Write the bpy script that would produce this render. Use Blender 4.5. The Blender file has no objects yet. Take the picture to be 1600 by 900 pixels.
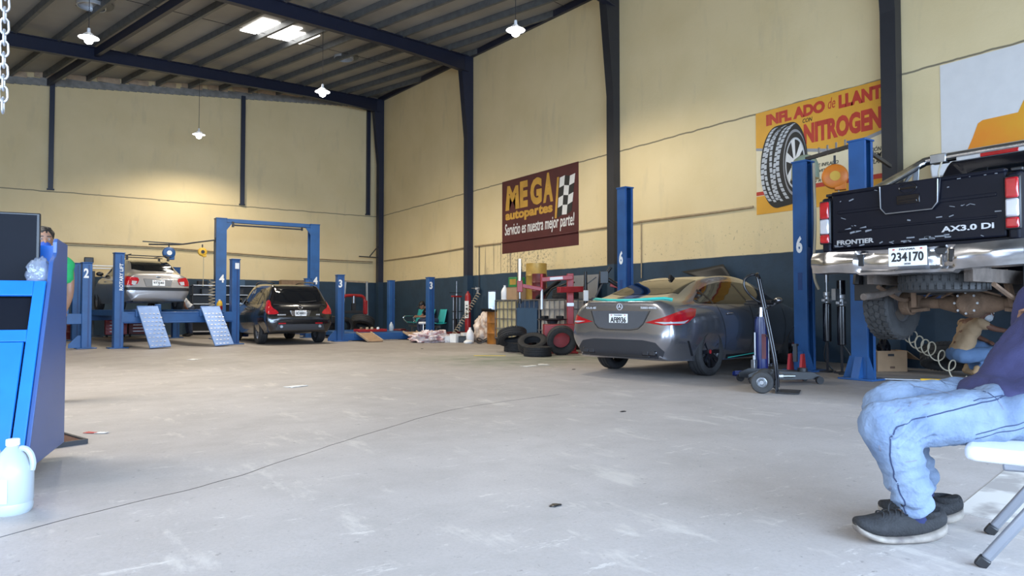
import bpy, bmesh, math, random
from math import sin, cos, pi, radians as R, sqrt, atan2
from mathutils import Vector as V, Matrix as M, noise as NZ
from mathutils.bvhtree import BVHTree
random.seed(7)
SC = bpy.context.scene
COL = SC.collection

# ------------------------------------------------------------------ camera, world, big lights, exposure
cd = bpy.data.cameras.new('camera'); cam = bpy.data.objects.new('camera', cd); COL.objects.link(cam)
cd.sensor_width = 36.0; cd.lens = 36.0 * 1080 / 1600; cd.clip_start = 0.05; cd.clip_end = 200
cam.location = (0, 0, 0.93); cam.rotation_euler = (R(90 + 1.644), 0, R(-33.98)); SC.camera = cam
w = bpy.data.worlds.new('sky'); SC.world = w; w.use_nodes = True
w.node_tree.nodes['Background'].inputs[0].default_value = (0.62, 0.76, 1.0, 1)
w.node_tree.nodes['Background'].inputs[1].default_value = 2.2
def area(name, loc, rot, sx, sy, power, col, spread=180):
    l = bpy.data.lights.new(name, 'AREA'); l.shape = 'RECTANGLE'; l.size = sx; l.size_y = sy; l.energy = power; l.color = col; l.spread = R(spread)
    o = bpy.data.objects.new(name, l); COL.objects.link(o); o.location = loc; o.rotation_euler = [R(a) for a in rot]; return o
area('entrance_daylight', (1.0, -4.6, 2.6), (74, 0, 0), 17, 4.0, 2100, (0.53, 0.725, 1.0), 140)
area('side_door_daylight', (-9.4, 3.0, 2.2), (0, -72, 0), 4.0, 8.5, 600, (0.62, 0.79, 1.0), 140)
area('skylight_daylight', (5.2, 18.9, 8.1), (0, 0, 20), 2.2, 1.6, 260, (1.0, 0.90, 0.75), 140)
area('front_roof_fill', (-3.0, 9.0, 6.6), (0, 0, 20), 4.0, 3.0, 300, (1.0, 0.90, 0.75), 140)  # added fill lamp under an unseen roof panel, warms the floor
SC.view_settings.view_transform = 'Standard'; SC.view_settings.look = 'None'
SC.view_settings.gamma = 1.0; SC.view_settings.use_curve_mapping = False
SC.view_settings.exposure = 0.0

# ------------------------------------------------------------------ materials
def nt_new(name):
    m = bpy.data.materials.new(name); m.use_nodes = True
    nt = m.node_tree; return m, nt, nt.nodes['Principled BSDF']
def mat(name, col, rough=0.5, metal=0.0, var=0.10, scale=6.0, bump=0.0, bscale=40.0, coat=0.0, emit=0.0, alpha=1.0, trans=0.0, col2=None, lo=0.35, hi=0.7):
    m, nt, b = nt_new(name); N, L = nt.nodes, nt.links
    b.inputs['Roughness'].default_value = rough; b.inputs['Metallic'].default_value = metal
    b.inputs['Coat Weight'].default_value = coat; b.inputs['Coat Roughness'].default_value = 0.06
    b.inputs['Alpha'].default_value = alpha; b.inputs['Transmission Weight'].default_value = trans
    tc = N.new('ShaderNodeTexCoord'); nz = N.new('ShaderNodeTexNoise'); nz.inputs['Scale'].default_value = scale; nz.inputs['Detail'].default_value = 5
    L.new(tc.outputs['Object'], nz.inputs['Vector'])
    rp = N.new('ShaderNodeValToRGB'); rp.color_ramp.elements[0].position = lo; rp.color_ramp.elements[1].position = hi
    c2 = col2 if col2 else tuple(c * (1 - var) for c in col)
    rp.color_ramp.elements[0].color = (*col, 1); rp.color_ramp.elements[1].color = (*c2, 1)
    L.new(nz.outputs['Fac'], rp.inputs[0]); L.new(rp.outputs[0], b.inputs['Base Color'])
    if emit:
        b.inputs['Emission Color'].default_value = (*col, 1); b.inputs['Emission Strength'].default_value = emit
    if bump:
        n2 = N.new('ShaderNodeTexNoise'); n2.inputs['Scale'].default_value = bscale; n2.inputs['Detail'].default_value = 4
        L.new(tc.outputs['Object'], n2.inputs['Vector'])
        bp = N.new('ShaderNodeBump'); bp.inputs['Strength'].default_value = bump; bp.inputs['Distance'].default_value = 0.02
        L.new(n2.outputs['Fac'], bp.inputs['Height']); L.new(bp.outputs[0], b.inputs['Normal'])
    return m
def math_node(nt, op, a, b=None):
    n = nt.nodes.new('ShaderNodeMath'); n.operation = op
    for i, v in enumerate((a, b)):
        if v is None: continue
        if isinstance(v, (int, float)): n.inputs[i].default_value = v
        else: nt.links.new(v, n.inputs[i])
    return n.outputs[0]
def mixc(nt, fac, a, b):
    n = nt.nodes.new('ShaderNodeMix'); n.data_type = 'RGBA'
    for i, v in ((0, fac), (6, a), (7, b)):
        if isinstance(v, (int, float)): n.inputs[i].default_value = v
        elif isinstance(v, tuple): n.inputs[i].default_value = (*v, 1)
        else: nt.links.new(v, n.inputs[i])
    return n.outputs[2]
def band(nt, v, c, hw, soft):        # 1 inside |v-c|<hw, soft edges
    d = math_node(nt, 'ABSOLUTE', math_node(nt, 'SUBTRACT', v, c))
    mr = nt.nodes.new('ShaderNodeMapRange'); mr.inputs[1].default_value = hw; mr.inputs[2].default_value = hw + soft
    mr.inputs[3].default_value = 1; mr.inputs[4].default_value = 0; nt.links.new(d, mr.inputs[0]); return mr.outputs[0]
def step(nt, v, a, b):
    mr = nt.nodes.new('ShaderNodeMapRange'); mr.inputs[1].default_value = a; mr.inputs[2].default_value = b; nt.links.new(v, mr.inputs[0]); return mr.outputs[0]
def nzn(nt, vec, scale, detail=5, rough=0.55):
    n = nt.nodes.new('ShaderNodeTexNoise'); n.inputs['Scale'].default_value = scale; n.inputs['Detail'].default_value = detail
    n.inputs['Roughness'].default_value = rough; nt.links.new(vec, n.inputs['Vector']); return n.outputs['Fac']
def scaled(nt, vec, s):
    mp = nt.nodes.new('ShaderNodeMapping'); mp.inputs['Scale'].default_value = s; nt.links.new(vec, mp.inputs['Vector']); return mp.outputs[0]

def wall_material(name, drips):
    m, nt, b = nt_new(name); N, L = nt.nodes, nt.links
    g = N.new('ShaderNodeNewGeometry').outputs['Position']
    sp = N.new('ShaderNodeSeparateXYZ'); L.new(g, sp.inputs[0]); z = sp.outputs['Z']; y = sp.outputs['Y']
    n1 = nzn(nt, g, 0.8, 6); n2 = nzn(nt, scaled(nt, g, (1, 1, .25)), 3.0, 6); n3 = nzn(nt, g, 9, 8, .7)
    c = mixc(nt, step(nt, n1, .38, .68), (0.75, 0.595, 0.335), (0.70, 0.55, 0.295))
    c = mixc(nt, math_node(nt, 'MULTIPLY', step(nt, n2, .57, .75), .35), c, (0.50, 0.41, 0.26))
    # cracks of dirt, small marks
    c = mixc(nt, math_node(nt, 'MULTIPLY', step(nt, nzn(nt, g, 2.3, 9, .75), .69, .74), .45), c, (0.2, 0.17, 0.12))
    wob = math_node(nt, 'MULTIPLY', math_node(nt, 'SUBTRACT', nzn(nt, scaled(nt, g, (1, 1, .1)), 2.5, 6), .5), .06)
    zz = math_node(nt, 'ADD', z, wob)
    c = mixc(nt, math_node(nt, 'MULTIPLY', band(nt, zz, 4.62, .008, .014), .85), c, (0.10, 0.085, 0.06))
    if drips:
        st = nzn(nt, scaled(nt, g, (1, 5, .22)), 2.0, 4)
        zone = math_node(nt, 'MULTIPLY', band(nt, y, 17.6, .9, .9), band(nt, z, 2.35, .35, .3))
        c = mixc(nt, math_node(nt, 'MULTIPLY', zone, math_node(nt, 'MULTIPLY', step(nt, st, .54, .62), .7)), c, (0.16, 0.13, 0.10))
        zone2 = math_node(nt, 'MULTIPLY', band(nt, y, 15.9, .75, .7), band(nt, z, 2.25, .32, .25))
        sp2 = nzn(nt, g, 12, 6, .75)
        c = mixc(nt, math_node(nt, 'MULTIPLY', zone2, math_node(nt, 'MULTIPLY', step(nt, sp2, .52, .60), .85)), c, (0.09, 0.075, 0.07))
        zone3 = math_node(nt, 'MULTIPLY', band(nt, y, 16.0, 9.0, .5), band(nt, z, 2.1, .25, .35))
        c = mixc(nt, math_node(nt, 'MULTIPLY', zone3, math_node(nt, 'MULTIPLY', step(nt, sp2, .60, .66), .6)), c, (0.16, 0.13, 0.10))
    wb = math_node(nt, 'MULTIPLY', math_node(nt, 'SUBTRACT', nzn(nt, g, 1.5, 4), .5), .05)
    blue = step(nt, math_node(nt, 'ADD', z, wb), 1.955, 1.94)
    bl = mixc(nt, step(nt, nzn(nt, g, 2.2, 7, .65), .42, .72), (0.021, 0.049, 0.083), (0.015, 0.034, 0.057))
    c = mixc(nt, blue, c, bl)
    L.new(c, b.inputs['Base Color']); b.inputs['Roughness'].default_value = .62
    bp = N.new('ShaderNodeBump'); bp.inputs['Strength'].default_value = .25; bp.inputs['Distance'].default_value = .02
    L.new(n3, bp.inputs['Height']); L.new(bp.outputs[0], b.inputs['Normal'])
    return m
def floor_material():
    m, nt, b = nt_new('concrete'); N, L = nt.nodes, nt.links
    g = N.new('ShaderNodeNewGeometry').outputs['Position']
    n1 = nzn(nt, g, .45, 7, .6); n2 = nzn(nt, g, 2.2, 8, .65); n3 = nzn(nt, g, 14, 8, .7); n4 = nzn(nt, scaled(nt, g, (1, .35, 1)), 3.2, 9, .72)
    mp = N.new('ShaderNodeMapping'); mp.inputs['Rotation'].default_value = (0, 0, R(34)); mp.inputs['Scale'].default_value = (.45, 1.5, 1); L.new(g, mp.inputs['Vector']); n5 = nzn(nt, mp.outputs[0], 5.5, 10, .8); n6 = nzn(nt, g, 60, 4, .6)
    c = mixc(nt, step(nt, n1, .35, .68), (0.495, 0.452, 0.43), (0.405, 0.367, 0.345))
    c = mixc(nt, math_node(nt, 'MULTIPLY', step(nt, n2, .45, .72), .45), c, (0.33, 0.297, 0.27))
    c = mixc(nt, math_node(nt, 'MULTIPLY', step(nt, n6, .45, .75), .3), c, (0.27, 0.24, 0.22))
    c = mixc(nt, math_node(nt, 'MULTIPLY', math_node(nt, 'MULTIPLY', step(nt, nzn(nt, g, 27, 6, .75), .60, .68), step(nt, n5, .47, .60)), .65), c, (0.70, 0.67, 0.65))
    c = mixc(nt, math_node(nt, 'MULTIPLY', step(nt, nzn(nt, g, 19, 5, .7), .635, .68), .7), c, (0.20, 0.18, 0.17))
    c = mixc(nt, math_node(nt, 'MULTIPLY', step(nt, n4, .565, .65), .7), c, (0.60, 0.55, 0.50))     # pale scuffs
    c = mixc(nt, math_node(nt, 'MULTIPLY', step(nt, n5, .585, .65), .8), c, (0.68, 0.63, 0.58))
    c = mixc(nt, math_node(nt, 'MULTIPLY', step(nt, nzn(nt, g, 5, 9, .8), .645, .69), .75), c, (0.12, 0.105, 0.10))
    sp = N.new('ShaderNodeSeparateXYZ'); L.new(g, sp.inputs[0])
    dirty = math_node(nt, 'MULTIPLY', step(nt, math_node(nt, 'ADD', sp.outputs['Y'], math_node(nt, 'MULTIPLY', n1, 5.0)), 13.0, 17.5), .62)  # back floor: dirt, plus a darker tone put in to offset lamp brightness
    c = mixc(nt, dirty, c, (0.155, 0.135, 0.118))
    wet = math_node(nt, 'MULTIPLY', band(nt, sp.outputs['X'], 7.4, 1.0, 1.3), band(nt, sp.outputs['Y'], 10.4, .7, 1.2))
    c = mixc(nt, math_node(nt, 'MULTIPLY', wet, math_node(nt, 'MULTIPLY', step(nt, n2, .3, .6), .75)), c, (0.17, 0.215, 0.15))
    oil = math_node(nt, 'MULTIPLY', band(nt, sp.outputs['X'], 8.9, 1.6, .9), band(nt, sp.outputs['Y'], 5.2, 1.9, .9))
    c = mixc(nt, math_node(nt, 'MULTIPLY', oil, .55), c, (0.11, 0.10, 0.09))
    L.new(c, b.inputs['Base Color'])
    b.inputs['Roughness'].default_value = .55
    L.new(math_node(nt, 'ADD', math_node(nt, 'MULTIPLY', n2, .35), .38), b.inputs['Roughness'])
    bp = N.new('ShaderNodeBump'); bp.inputs['Strength'].default_value = .18; bp.inputs['Distance'].default_value = .02
    L.new(n3, bp.inputs['Height']); L.new(bp.outputs[0], b.inputs['Normal'])
    return m

MT = {}
def P_(k, *a, **kw): MT[k] = mat(k, *a, **kw)
P_('navy_steel', (0.012, 0.016, 0.036), .45); P_('dark_steel', (0.022, 0.022, 0.026), .5); P_('blue_band', (0.020, 0.047, 0.080), .6)
P_('galvanised', (0.145, 0.15, 0.15), .5, .35, var=.3); P_('roof_sheet', (0.34, 0.325, 0.29), .6, var=.2, scale=.8)
P_('mortar', (0.27, 0.26, 0.24), .85, var=.35, bump=.5, bscale=12); P_('infill', (0.50, 0.37, 0.25), .8, var=.25)
P_('lift_blue', (0.018, 0.088, 0.255), .42, var=.22, scale=4); P_('lift_blue_dark', (0.014, 0.05, 0.17), .45); P_('ramp_blue', (0.13, 0.23, 0.46), .45, .2, var=.25)
P_('cab_blue', (0.006, 0.16, 0.66), .38, var=.18, scale=3); P_('cab_side', (0.035, 0.085, 0.24), .35, var=.12, scale=2)
P_('white_paint', (0.80, 0.80, 0.78), .5); P_('white_plastic', (0.82, 0.82, 0.83), .35); P_('black_plastic', (0.012, 0.012, 0.014), .4); P_('black_gloss', (0.006, 0.006, 0.009), .12)
P_('rubber', (0.020, 0.020, 0.022), .75, var=.35, scale=10, bump=.2); P_('rubber_worn', (0.045, 0.044, 0.044), .8, var=.4, scale=9, bump=.2)
P_('chrome', (0.72, 0.73, 0.76), .12, 1.0, var=.08); P_('chrome_worn', (0.62, 0.62, 0.64), .22, 1.0, var=.35, scale=5); P_('steel', (0.42, 0.43, 0.45), .35, .9, var=.25); P_('alu', (0.55, 0.56, 0.58), .4, .7)
P_('red', (0.38, 0.018, 0.022), .4, var=.3); P_('dark_red', (0.13, 0.014, 0.016), .5, var=.35); P_('orange', (0.74, 0.20, 0.015), .45, var=.2); P_('rust_orange', (0.40, 0.15, 0.018), .55, .2, var=.55, scale=5)
P_('yellow', (0.70, 0.40, 0.03), .5); P_('drum_yellow', (0.47, 0.29, 0.065), .4, .2, var=.3); P_('green', (0.02, 0.20, 0.055), .5); P_('teal', (0.03, 0.42, 0.42), .4)
P_('cardboard', (0.36, 0.23, 0.13), .8, var=.15); P_('wood', (0.30, 0.19, 0.11), .7, var=.3); P_('plank_wood', (0.42, 0.31, 0.20), .7, var=.3, scale=9)
P_('mural_maroon', (0.085, 0.012, 0.014), .5, var=.25, scale=2); P_('mural_gold', (0.60, 0.32, 0.045), .5, var=.25, scale=2.5); P_('mural_white', (0.74, 0.72, 0.68), .55); P_('mural_black', (0.018, 0.018, 0.018), .55)
P_('mural_orange', (0.75, 0.36, 0.035), .5, var=.12, scale=2); P_('mural_red', (0.52, 0.045, 0.025), .5, var=.15); P_('mural_cream', (0.78, 0.66, 0.43), .55, var=.06); P_('mural_grey', (0.30, 0.30, 0.31), .55)
P_('mural_pale', (0.72, 0.69, 0.66), .55, var=.05); P_('mural_amber', (0.78, 0.25, 0.015), .5, col2=(0.72, 0.38, 0.02), scale=1.2); P_('mural_lightgrey', (0.52, 0.53, 0.54), .55)
P_('screen', (0.004, 0.005, 0.009), .55); MT['screen'].node_tree.nodes['Principled BSDF'].inputs['Specular IOR Level'].default_value = .12; P_('pipe_tan', (0.40, 0.29, 0.16), .5, var=.3); P_('hose_tan', (0.42, 0.36, 0.26), .5); P_('hose_black', (0.015, 0.015, 0.016), .5)
P_('bag', (0.66, 0.55, 0.47), .4, col2=(0.40, 0.27, 0.20), lo=.45, hi=.62, scale=7, bump=.6, bscale=9); P_('bag_pink', (0.70, 0.60, 0.58), .35, col2=(0.42, 0.22, 0.22), lo=.5, hi=.62, scale=7, bump=.6, bscale=12); P_('paper', (0.80, 0.79, 0.77), .7)
P_('jug', (0.50, 0.56, 0.60), .35, var=.04, trans=0.25); P_('liquid', (0.62, 0.70, 0.72), .3, var=.05); P_('tote_yellow', (0.54, 0.46, 0.26), .4, var=.35, scale=3); P_('tote_grey', (0.50, 0.46, 0.40), .45, var=.5, scale=4); P_('tote_blue', (0.016, 0.045, 0.10), .4, var=.3); P_('panel_blue', (0.030, 0.075, 0.14), .5)
P_('tint', (0.005, 0.006, 0.008), .05, var=.05); P_('badge_silver', (0.66, 0.67, 0.70), .35, .3); P_('lamp_red', (0.45, 0.008, 0.015), .15, coat=1, var=.3, scale=14); P_('lamp_clear', (0.62, 0.62, 0.66), .12, .3, coat=1)
P_('cla_grey', (0.29, 0.29, 0.315), .25, .85, var=.04, coat=1); P_('rio_silver', (0.36, 0.34, 0.335), .3, .6, var=.05, coat=1); P_('suv_black', (0.008, 0.008, 0.010), .15, .2, var=.05, coat=1); P_('truck_black', (0.007, 0.0075, 0.013), .42, 0, var=.25, scale=3, coat=.12); MT['truck_black'].node_tree.nodes['Principled BSDF'].inputs['Specular IOR Level'].default_value = .12
P_('scratch', (0.20, 0.21, 0.23), .6); P_('diffuser', (0.020, 0.021, 0.026), .5); P_('mint', (0.05, 0.55, 0.45), .35); P_('rim_black', (0.012, 0.012, 0.014), .3, .4); P_('rim_silver', (0.5, 0.5, 0.52), .3, .8); P_('mud', (0.165, 0.098, 0.058), .85, var=.4, scale=8, bump=.4); P_('mud_grey', (0.13, 0.10, 0.08), .85, var=.5, scale=8, bump=.4)
P_('plate', (0.82, 0.83, 0.84), .45, var=.04); P_('plate_red', (0.55, 0.06, 0.05), .5)
P_('skin', (0.30, 0.155, 0.095), .5, var=.12); P_('skin_dark', (0.17, 0.075, 0.045), .5, var=.12); P_('hair', (0.008, 0.007, 0.007), .5, bump=.5); P_('eye_white', (0.7, 0.68, 0.65), .3)
P_('denim', (0.185, 0.245, 0.345), .85, col2=(0.10, 0.145, 0.235), scale=7, bump=.25, bscale=90, lo=.4, hi=.72); P_('denim_seam', (0.03, 0.045, 0.10), .9); P_('denim_stain', (0.16, 0.18, 0.24), .9); P_('denim_mid', (0.10, 0.17, 0.30), .85); P_('denim_dark', (0.03, 0.045, 0.09), .85)
P_('navy_shirt', (0.042, 0.042, 0.115), .9, var=.2, bump=.2, bscale=120); P_('tan_shirt', (0.40, 0.27, 0.155), .9, var=.2); P_('green_shirt', (0.015, 0.30, 0.085), .85); P_('black_shirt', (0.010, 0.010, 0.012), .9); P_('white_shirt', (0.7, 0.7, 0.72), .85); P_('mask_blue', (0.012, 0.065, 0.32), .7); P_('mask_white', (0.62, 0.66, 0.70), .8)
P_('shoe', (0.018, 0.018, 0.020), .8, var=.4, scale=30, bump=.3, bscale=120); P_('sole', (0.32, 0.28, 0.235), .75, col2=(0.12, 0.10, 0.09), scale=14); P_('sock', (0.012, 0.018, 0.075), .9); P_('boot_tan', (0.35, 0.22, 0.11), .8)
P_('chair_grey', (0.25, 0.26, 0.29), .38, .35, var=.1); P_('bulb', (1.0, 0.98, 0.95), .3, emit=30); P_('shade', (0.92, 0.93, 0.95), .3, trans=.4, emit=0); P_('skylight_sheet', (1.0, 0.985, 0.96), .3, emit=6.0); P_('mat_brown', (0.13, 0.055, 0.03), .9, bump=.5, bscale=60); P_('dome', (0.36, 0.45, 0.34), .25, trans=.3)
P_('yellow_mark', (0.75, 0.55, 0.06), .7); P_('cellophane', (0.45, 0.5, 0.6), .1, .2, bump=1.0, bscale=18, alpha=.45); P_('blue_jack', (0.008, 0.018, 0.11), .25, coat=.5); P_('old_floor_paint', (0.62, 0.59, 0.55), .8, col2=(0.36, 0.33, 0.31), scale=4, lo=.5, hi=.62)
P_('vent_light', (0.55, 0.58, 0.62), .35, .5); P_('board_grey', (0.20, 0.20, 0.205), .6); P_('fabric_grey', (0.08, 0.08, 0.085), .9); P_('brown_box', (0.11, 0.055, 0.03), .7); P_('sand', (0.40, 0.34, 0.24), .8)

# ------------------------------------------------------------------ mesh helpers
ONE3 = M.Identity(3)
def rz(a): return M.Rotation(R(a), 3, 'Z')
def ry(a): return M.Rotation(R(a), 3, 'Y')
def rx(a): return M.Rotation(R(a), 3, 'X')
def frame(o, x, y):
    x = V(x).normalized(); z = x.cross(V(y)).normalized(); y = z.cross(x)
    m = M.Identity(4)
    for i in range(3): m[i][0], m[i][1], m[i][2], m[i][3] = x[i], y[i], z[i], o[i]
    return m
def catmull(pts, sub):
    pts = [V(p) for p in pts]; n = len(pts); out = []
    for i in range(n - 1):
        p0, p1, p2, p3 = pts[max(i - 1, 0)], pts[i], pts[i + 1], pts[min(i + 2, n - 1)]
        for k in range(sub):
            t = k / sub
            out.append(.5 * ((2 * p1) + (p2 - p0) * t + (2 * p0 - 5 * p1 + 4 * p2 - p3) * t * t + (3 * p1 - p0 - 3 * p2 + p3) * t ** 3))
    return out + [pts[-1]]
class MB:
    def __init__(s): s.bm = bmesh.new()
    def face(s, vs):
        try: return s.bm.faces.new(vs)
        except ValueError: return None
    def box(s, c, d, rot=None):
        rot = rot or ONE3; c = V(c); vs = []
        for sx in (-1, 1):
            for sy in (-1, 1):
                for sz in (-1, 1): vs.append(s.bm.verts.new(c + rot @ V((sx * d[0] / 2, sy * d[1] / 2, sz * d[2] / 2))))
        for q in ((0, 1, 3, 2), (4, 6, 7, 5), (0, 4, 5, 1), (2, 3, 7, 6), (0, 2, 6, 4), (1, 5, 7, 3)): s.face([vs[i] for i in q])
        return s
    def beam(s, a, b, wd, h, up=(0, 0, 1)):      # rectangular bar between two points
        a, b = V(a), V(b); x = (b - a); l = x.length; x.normalize(); u = V(up)
        y = u.cross(x)
        if y.length < 1e-4: y = V((1, 0, 0)).cross(x)
        y.normalize(); z = x.cross(y); rot = M((x, y, z)).transposed()
        return s.box((a + b) / 2, (l, wd, h), rot)
    def ring(s, c, ax, r, n, ref=None, ry=None):
        ax = V(ax).normalized(); ref = V(ref) if ref else (V((0, 0, 1)) if abs(ax.z) < .9 else V((1, 0, 0)))
        u = (ref - ax * ref.dot(ax)).normalized(); v = ax.cross(u); ry = r if ry is None else ry
        return [s.bm.verts.new(V(c) + u * (cos(2 * pi * k / n) * r) + v * (sin(2 * pi * k / n) * ry)) for k in range(n)]
    def bridge(s, a, b):
        n = len(a)
        for k in range(n): s.face([a[k], a[(k + 1) % n], b[(k + 1) % n], b[k]])
    def cyl(s, a, b, r0, r1=None, n=16, caps=True):
        r1 = r0 if r1 is None else r1; ax = V(b) - V(a)
        A, B = s.ring(a, ax, r0, n), s.ring(b, ax, r1, n); s.bridge(A, B)
        if caps: s.face(A[::-1]); s.face(B)
        return s
    def tube(s, pts, r, n=8, sub=0, caps=True, closed=False):
        pts = catmull(pts, sub) if sub else [V(p) for p in pts]
        m = len(pts); rs = r if isinstance(r, (list, tuple)) else None; ref = None; rings = []
        for i in range(m):
            t = (pts[(i + 1) % m] - pts[i - 1]) if closed else (pts[min(i + 1, m - 1)] - pts[max(i - 1, 0)])
            if t.length < 1e-9: t = V((0, 0, 1))
            t.normalize()
            if ref is None: ref = V((0, 0, 1)) if abs(t.z) < .9 else V((1, 0, 0))
            ref = (ref - t * ref.dot(t));
            ref = ref.normalized() if ref.length > 1e-6 else V((1, 0, 0)).cross(t).normalized()
            if rs: f = i / (m - 1) * (len(rs) - 1); k = min(int(f), len(rs) - 2); rr = rs[k] * (1 - f + k) + rs[k + 1] * (f - k)
            else: rr = r
            rings.append(s.ring(pts[i], t, rr, n, ref))
        for i in range(m - 1): s.bridge(rings[i], rings[i + 1])
        if closed: s.bridge(rings[-1], rings[0])
        elif caps: s.face(rings[0][::-1]); s.face(rings[-1])
        return s
    def lathe(s, prof, n=24, mtx=None, caps=True):       # profile of (radius, height) about local Z
        mtx = mtx or M.Identity(4); rings = []
        for r, h in prof:
            if r < 1e-6: rings.append([s.bm.verts.new(mtx @ V((0, 0, h)))])
            else: rings.append([s.bm.verts.new(mtx @ V((r * cos(2 * pi * k / n), r * sin(2 * pi * k / n), h))) for k in range(n)])
        for a, b in zip(rings, rings[1:]):
            if len(a) == 1 and len(b) == 1: continue
            for k in range(n):
                k2 = (k + 1) % n
                if len(a) == 1: s.face([a[0], b[k2], b[k]])
                elif len(b) == 1: s.face([a[k], a[k2], b[0]])
                else: s.face([a[k], a[k2], b[k2], b[k]])
        if caps:
            if len(rings[0]) > 1: s.face(rings[0][::-1])
            if len(rings[-1]) > 1: s.face(rings[-1])
        return s
    def prism(s, pts, d, mtx=None):
        mtx = mtx or M.Identity(4); n = len(pts)
        A = [s.bm.verts.new(mtx @ V((p[0], p[1], 0))) for p in pts]; B = [s.bm.verts.new(mtx @ V((p[0], p[1], d))) for p in pts]
        s.face(A[::-1]); s.face(B)
        for k in range(n): s.face([A[k], A[(k + 1) % n], B[(k + 1) % n], B[k]])
        return s
    def ball(s, c, r, n=14, rot=None):
        r = (r, r, r) if isinstance(r, (int, float)) else r; rot = rot or ONE3; c = V(c); m = max(4, n // 2); rings = []
        for i in range(m + 1):
            t = pi * i / m
            if i in (0, m): rings.append([s.bm.verts.new(c + rot @ V((0, 0, r[2] * cos(t))))])
            else: rings.append([s.bm.verts.new(c + rot @ V((r[0] * sin(t) * cos(2 * pi * k / n), r[1] * sin(t) * sin(2 * pi * k / n), r[2] * cos(t)))) for k in range(n)])
        for a, b in zip(rings, rings[1:]):
            for k in range(n):
                k2 = (k + 1) % n
                if len(a) == 1: s.face([a[0], b[k], b[k2]])
                elif len(b) == 1: s.face([a[k2], a[k], b[0]])
                else: s.face([a[k2], a[k], b[k], b[k2]])
        return s
    def limb(s, pts, rad, n=10, sub=5):                  # rounded chain, for remeshing
        s.tube(pts, rad, n, sub)
        for p, r in zip(pts, rad): s.ball(p, r * .985, n)
        return s
    def grid(s, f, nu, nv):
        vs = [[s.bm.verts.new(f(i / nu, j / nv)) for j in range(nv + 1)] for i in range(nu + 1)]
        for i in range(nu):
            for j in range(nv): s.face([vs[i][j], vs[i + 1][j], vs[i + 1][j + 1], vs[i][j + 1]])
        return s
    def build(s, name, m, parent=None, bevel=0.0, seg=2, smooth=True, ang=38, solid=0.0):
        bmesh.ops.recalc_face_normals(s.bm, faces=s.bm.faces) if not getattr(s, 'open', False) else None
        me = bpy.data.meshes.new(name); s.bm.to_mesh(me); s.bm.free()
        return link(name, me, m, parent, bevel, seg, smooth, ang, solid)
def link(name, me, m, parent=None, bevel=0.0, seg=2, smooth=True, ang=38, solid=0.0):
    o = bpy.data.objects.new(name, me); COL.objects.link(o)
    me.materials.clear(); me.materials.append(MT[m] if isinstance(m, str) else m)
    if smooth and len(me.polygons):
        me.polygons.foreach_set('use_smooth', [True] * len(me.polygons)); me.set_sharp_from_angle(angle=R(ang))
    if parent: o.parent = parent
    if solid:
        md = o.modifiers.new('solid', 'SOLIDIFY'); md.thickness = solid; md.offset = 0
    if bevel:
        md = o.modifiers.new('bevel', 'BEVEL'); md.width = bevel; md.segments = seg; md.limit_method = 'ANGLE'; md.angle_limit = R(40); md.harden_normals = False
    return o
def tag(o, label=None, cat=None, group=None, kind=None):
    for k, v in (('label', label), ('category', cat), ('group', group), ('kind', kind)):
        if v: o[k] = v
    return o
def thing(name, label, cat, loc=(0, 0, 0), rot=0, group=None):
    o = bpy.data.objects.new(name, None); COL.objects.link(o); o.empty_display_size = .1
    o.location = loc; o.rotation_euler = (0, 0, R(rot)) if isinstance(rot, (int, float)) else rot
    return tag(o, label, cat, group)
def struct(o): o['kind'] = 'structure'; return o
def children_of(o): return [c for c in COL.objects if c.parent == o]
def copy_tree(o, loc=None, rot=None, label=None, parent=None):
    c = o.copy(); COL.objects.link(c); c.parent = parent
    if loc is not None: c.location = loc
    if rot is not None: c.rotation_euler = (0, 0, R(rot)) if isinstance(rot, (int, float)) else rot
    if label: c['label'] = label
    for ch in children_of(o): copy_tree(ch, parent=c)
    return c
def evaluated(o):
    bpy.context.view_layer.update(); dg = bpy.context.evaluated_depsgraph_get()
    return bpy.data.meshes.new_from_object(o.evaluated_get(dg))
def bake(o):                                             # apply modifiers
    me = evaluated(o); o.modifiers.clear(); old = o.data; o.data = me; bpy.data.meshes.remove(old); return o
def organic(mb, name, m, parent, voxel=.015, smooth=6, fac=.5):
    o = mb.build(name, m, None, smooth=False)
    r = o.modifiers.new('r', 'REMESH'); r.mode = 'VOXEL'; r.voxel_size = voxel
    s = o.modifiers.new('s', 'SMOOTH'); s.iterations = smooth; s.factor = fac
    bake(o); o.data.polygons.foreach_set('use_smooth', [True] * len(o.data.polygons)); o.parent = parent; return o
def text_mesh(st, w, h, mtx, shear=0.0, bold=0.02, depth=0.004, bend=None):
    c = bpy.data.curves.new('t', 'FONT'); c.body = st; c.size = 1; c.extrude = .01; c.shear = shear; c.offset = bold; c.resolution_u = 3
    o = bpy.data.objects.new('t', c); COL.objects.link(o); me = evaluated(o); bpy.data.objects.remove(o); bpy.data.curves.remove(c)
    xs = [v.co.x for v in me.vertices]; ys = [v.co.y for v in me.vertices]; x0, x1, y0, y1 = min(xs), max(xs), min(ys), max(ys)
    for v in me.vertices:
        u, t = (v.co.x - x0) / (x1 - x0), (v.co.y - y0) / (y1 - y0); p = V((u * w, t * h, (v.co.z / .01) * depth / 2))
        if bend: p = bend(u, t, p)
        v.co = mtx @ p
    return me
def lettering(st, w, h, mtx, m, parent, name='lettering', **k): return link(name, text_mesh(st, w, h, mtx, **k), m, parent, smooth=False)
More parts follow.
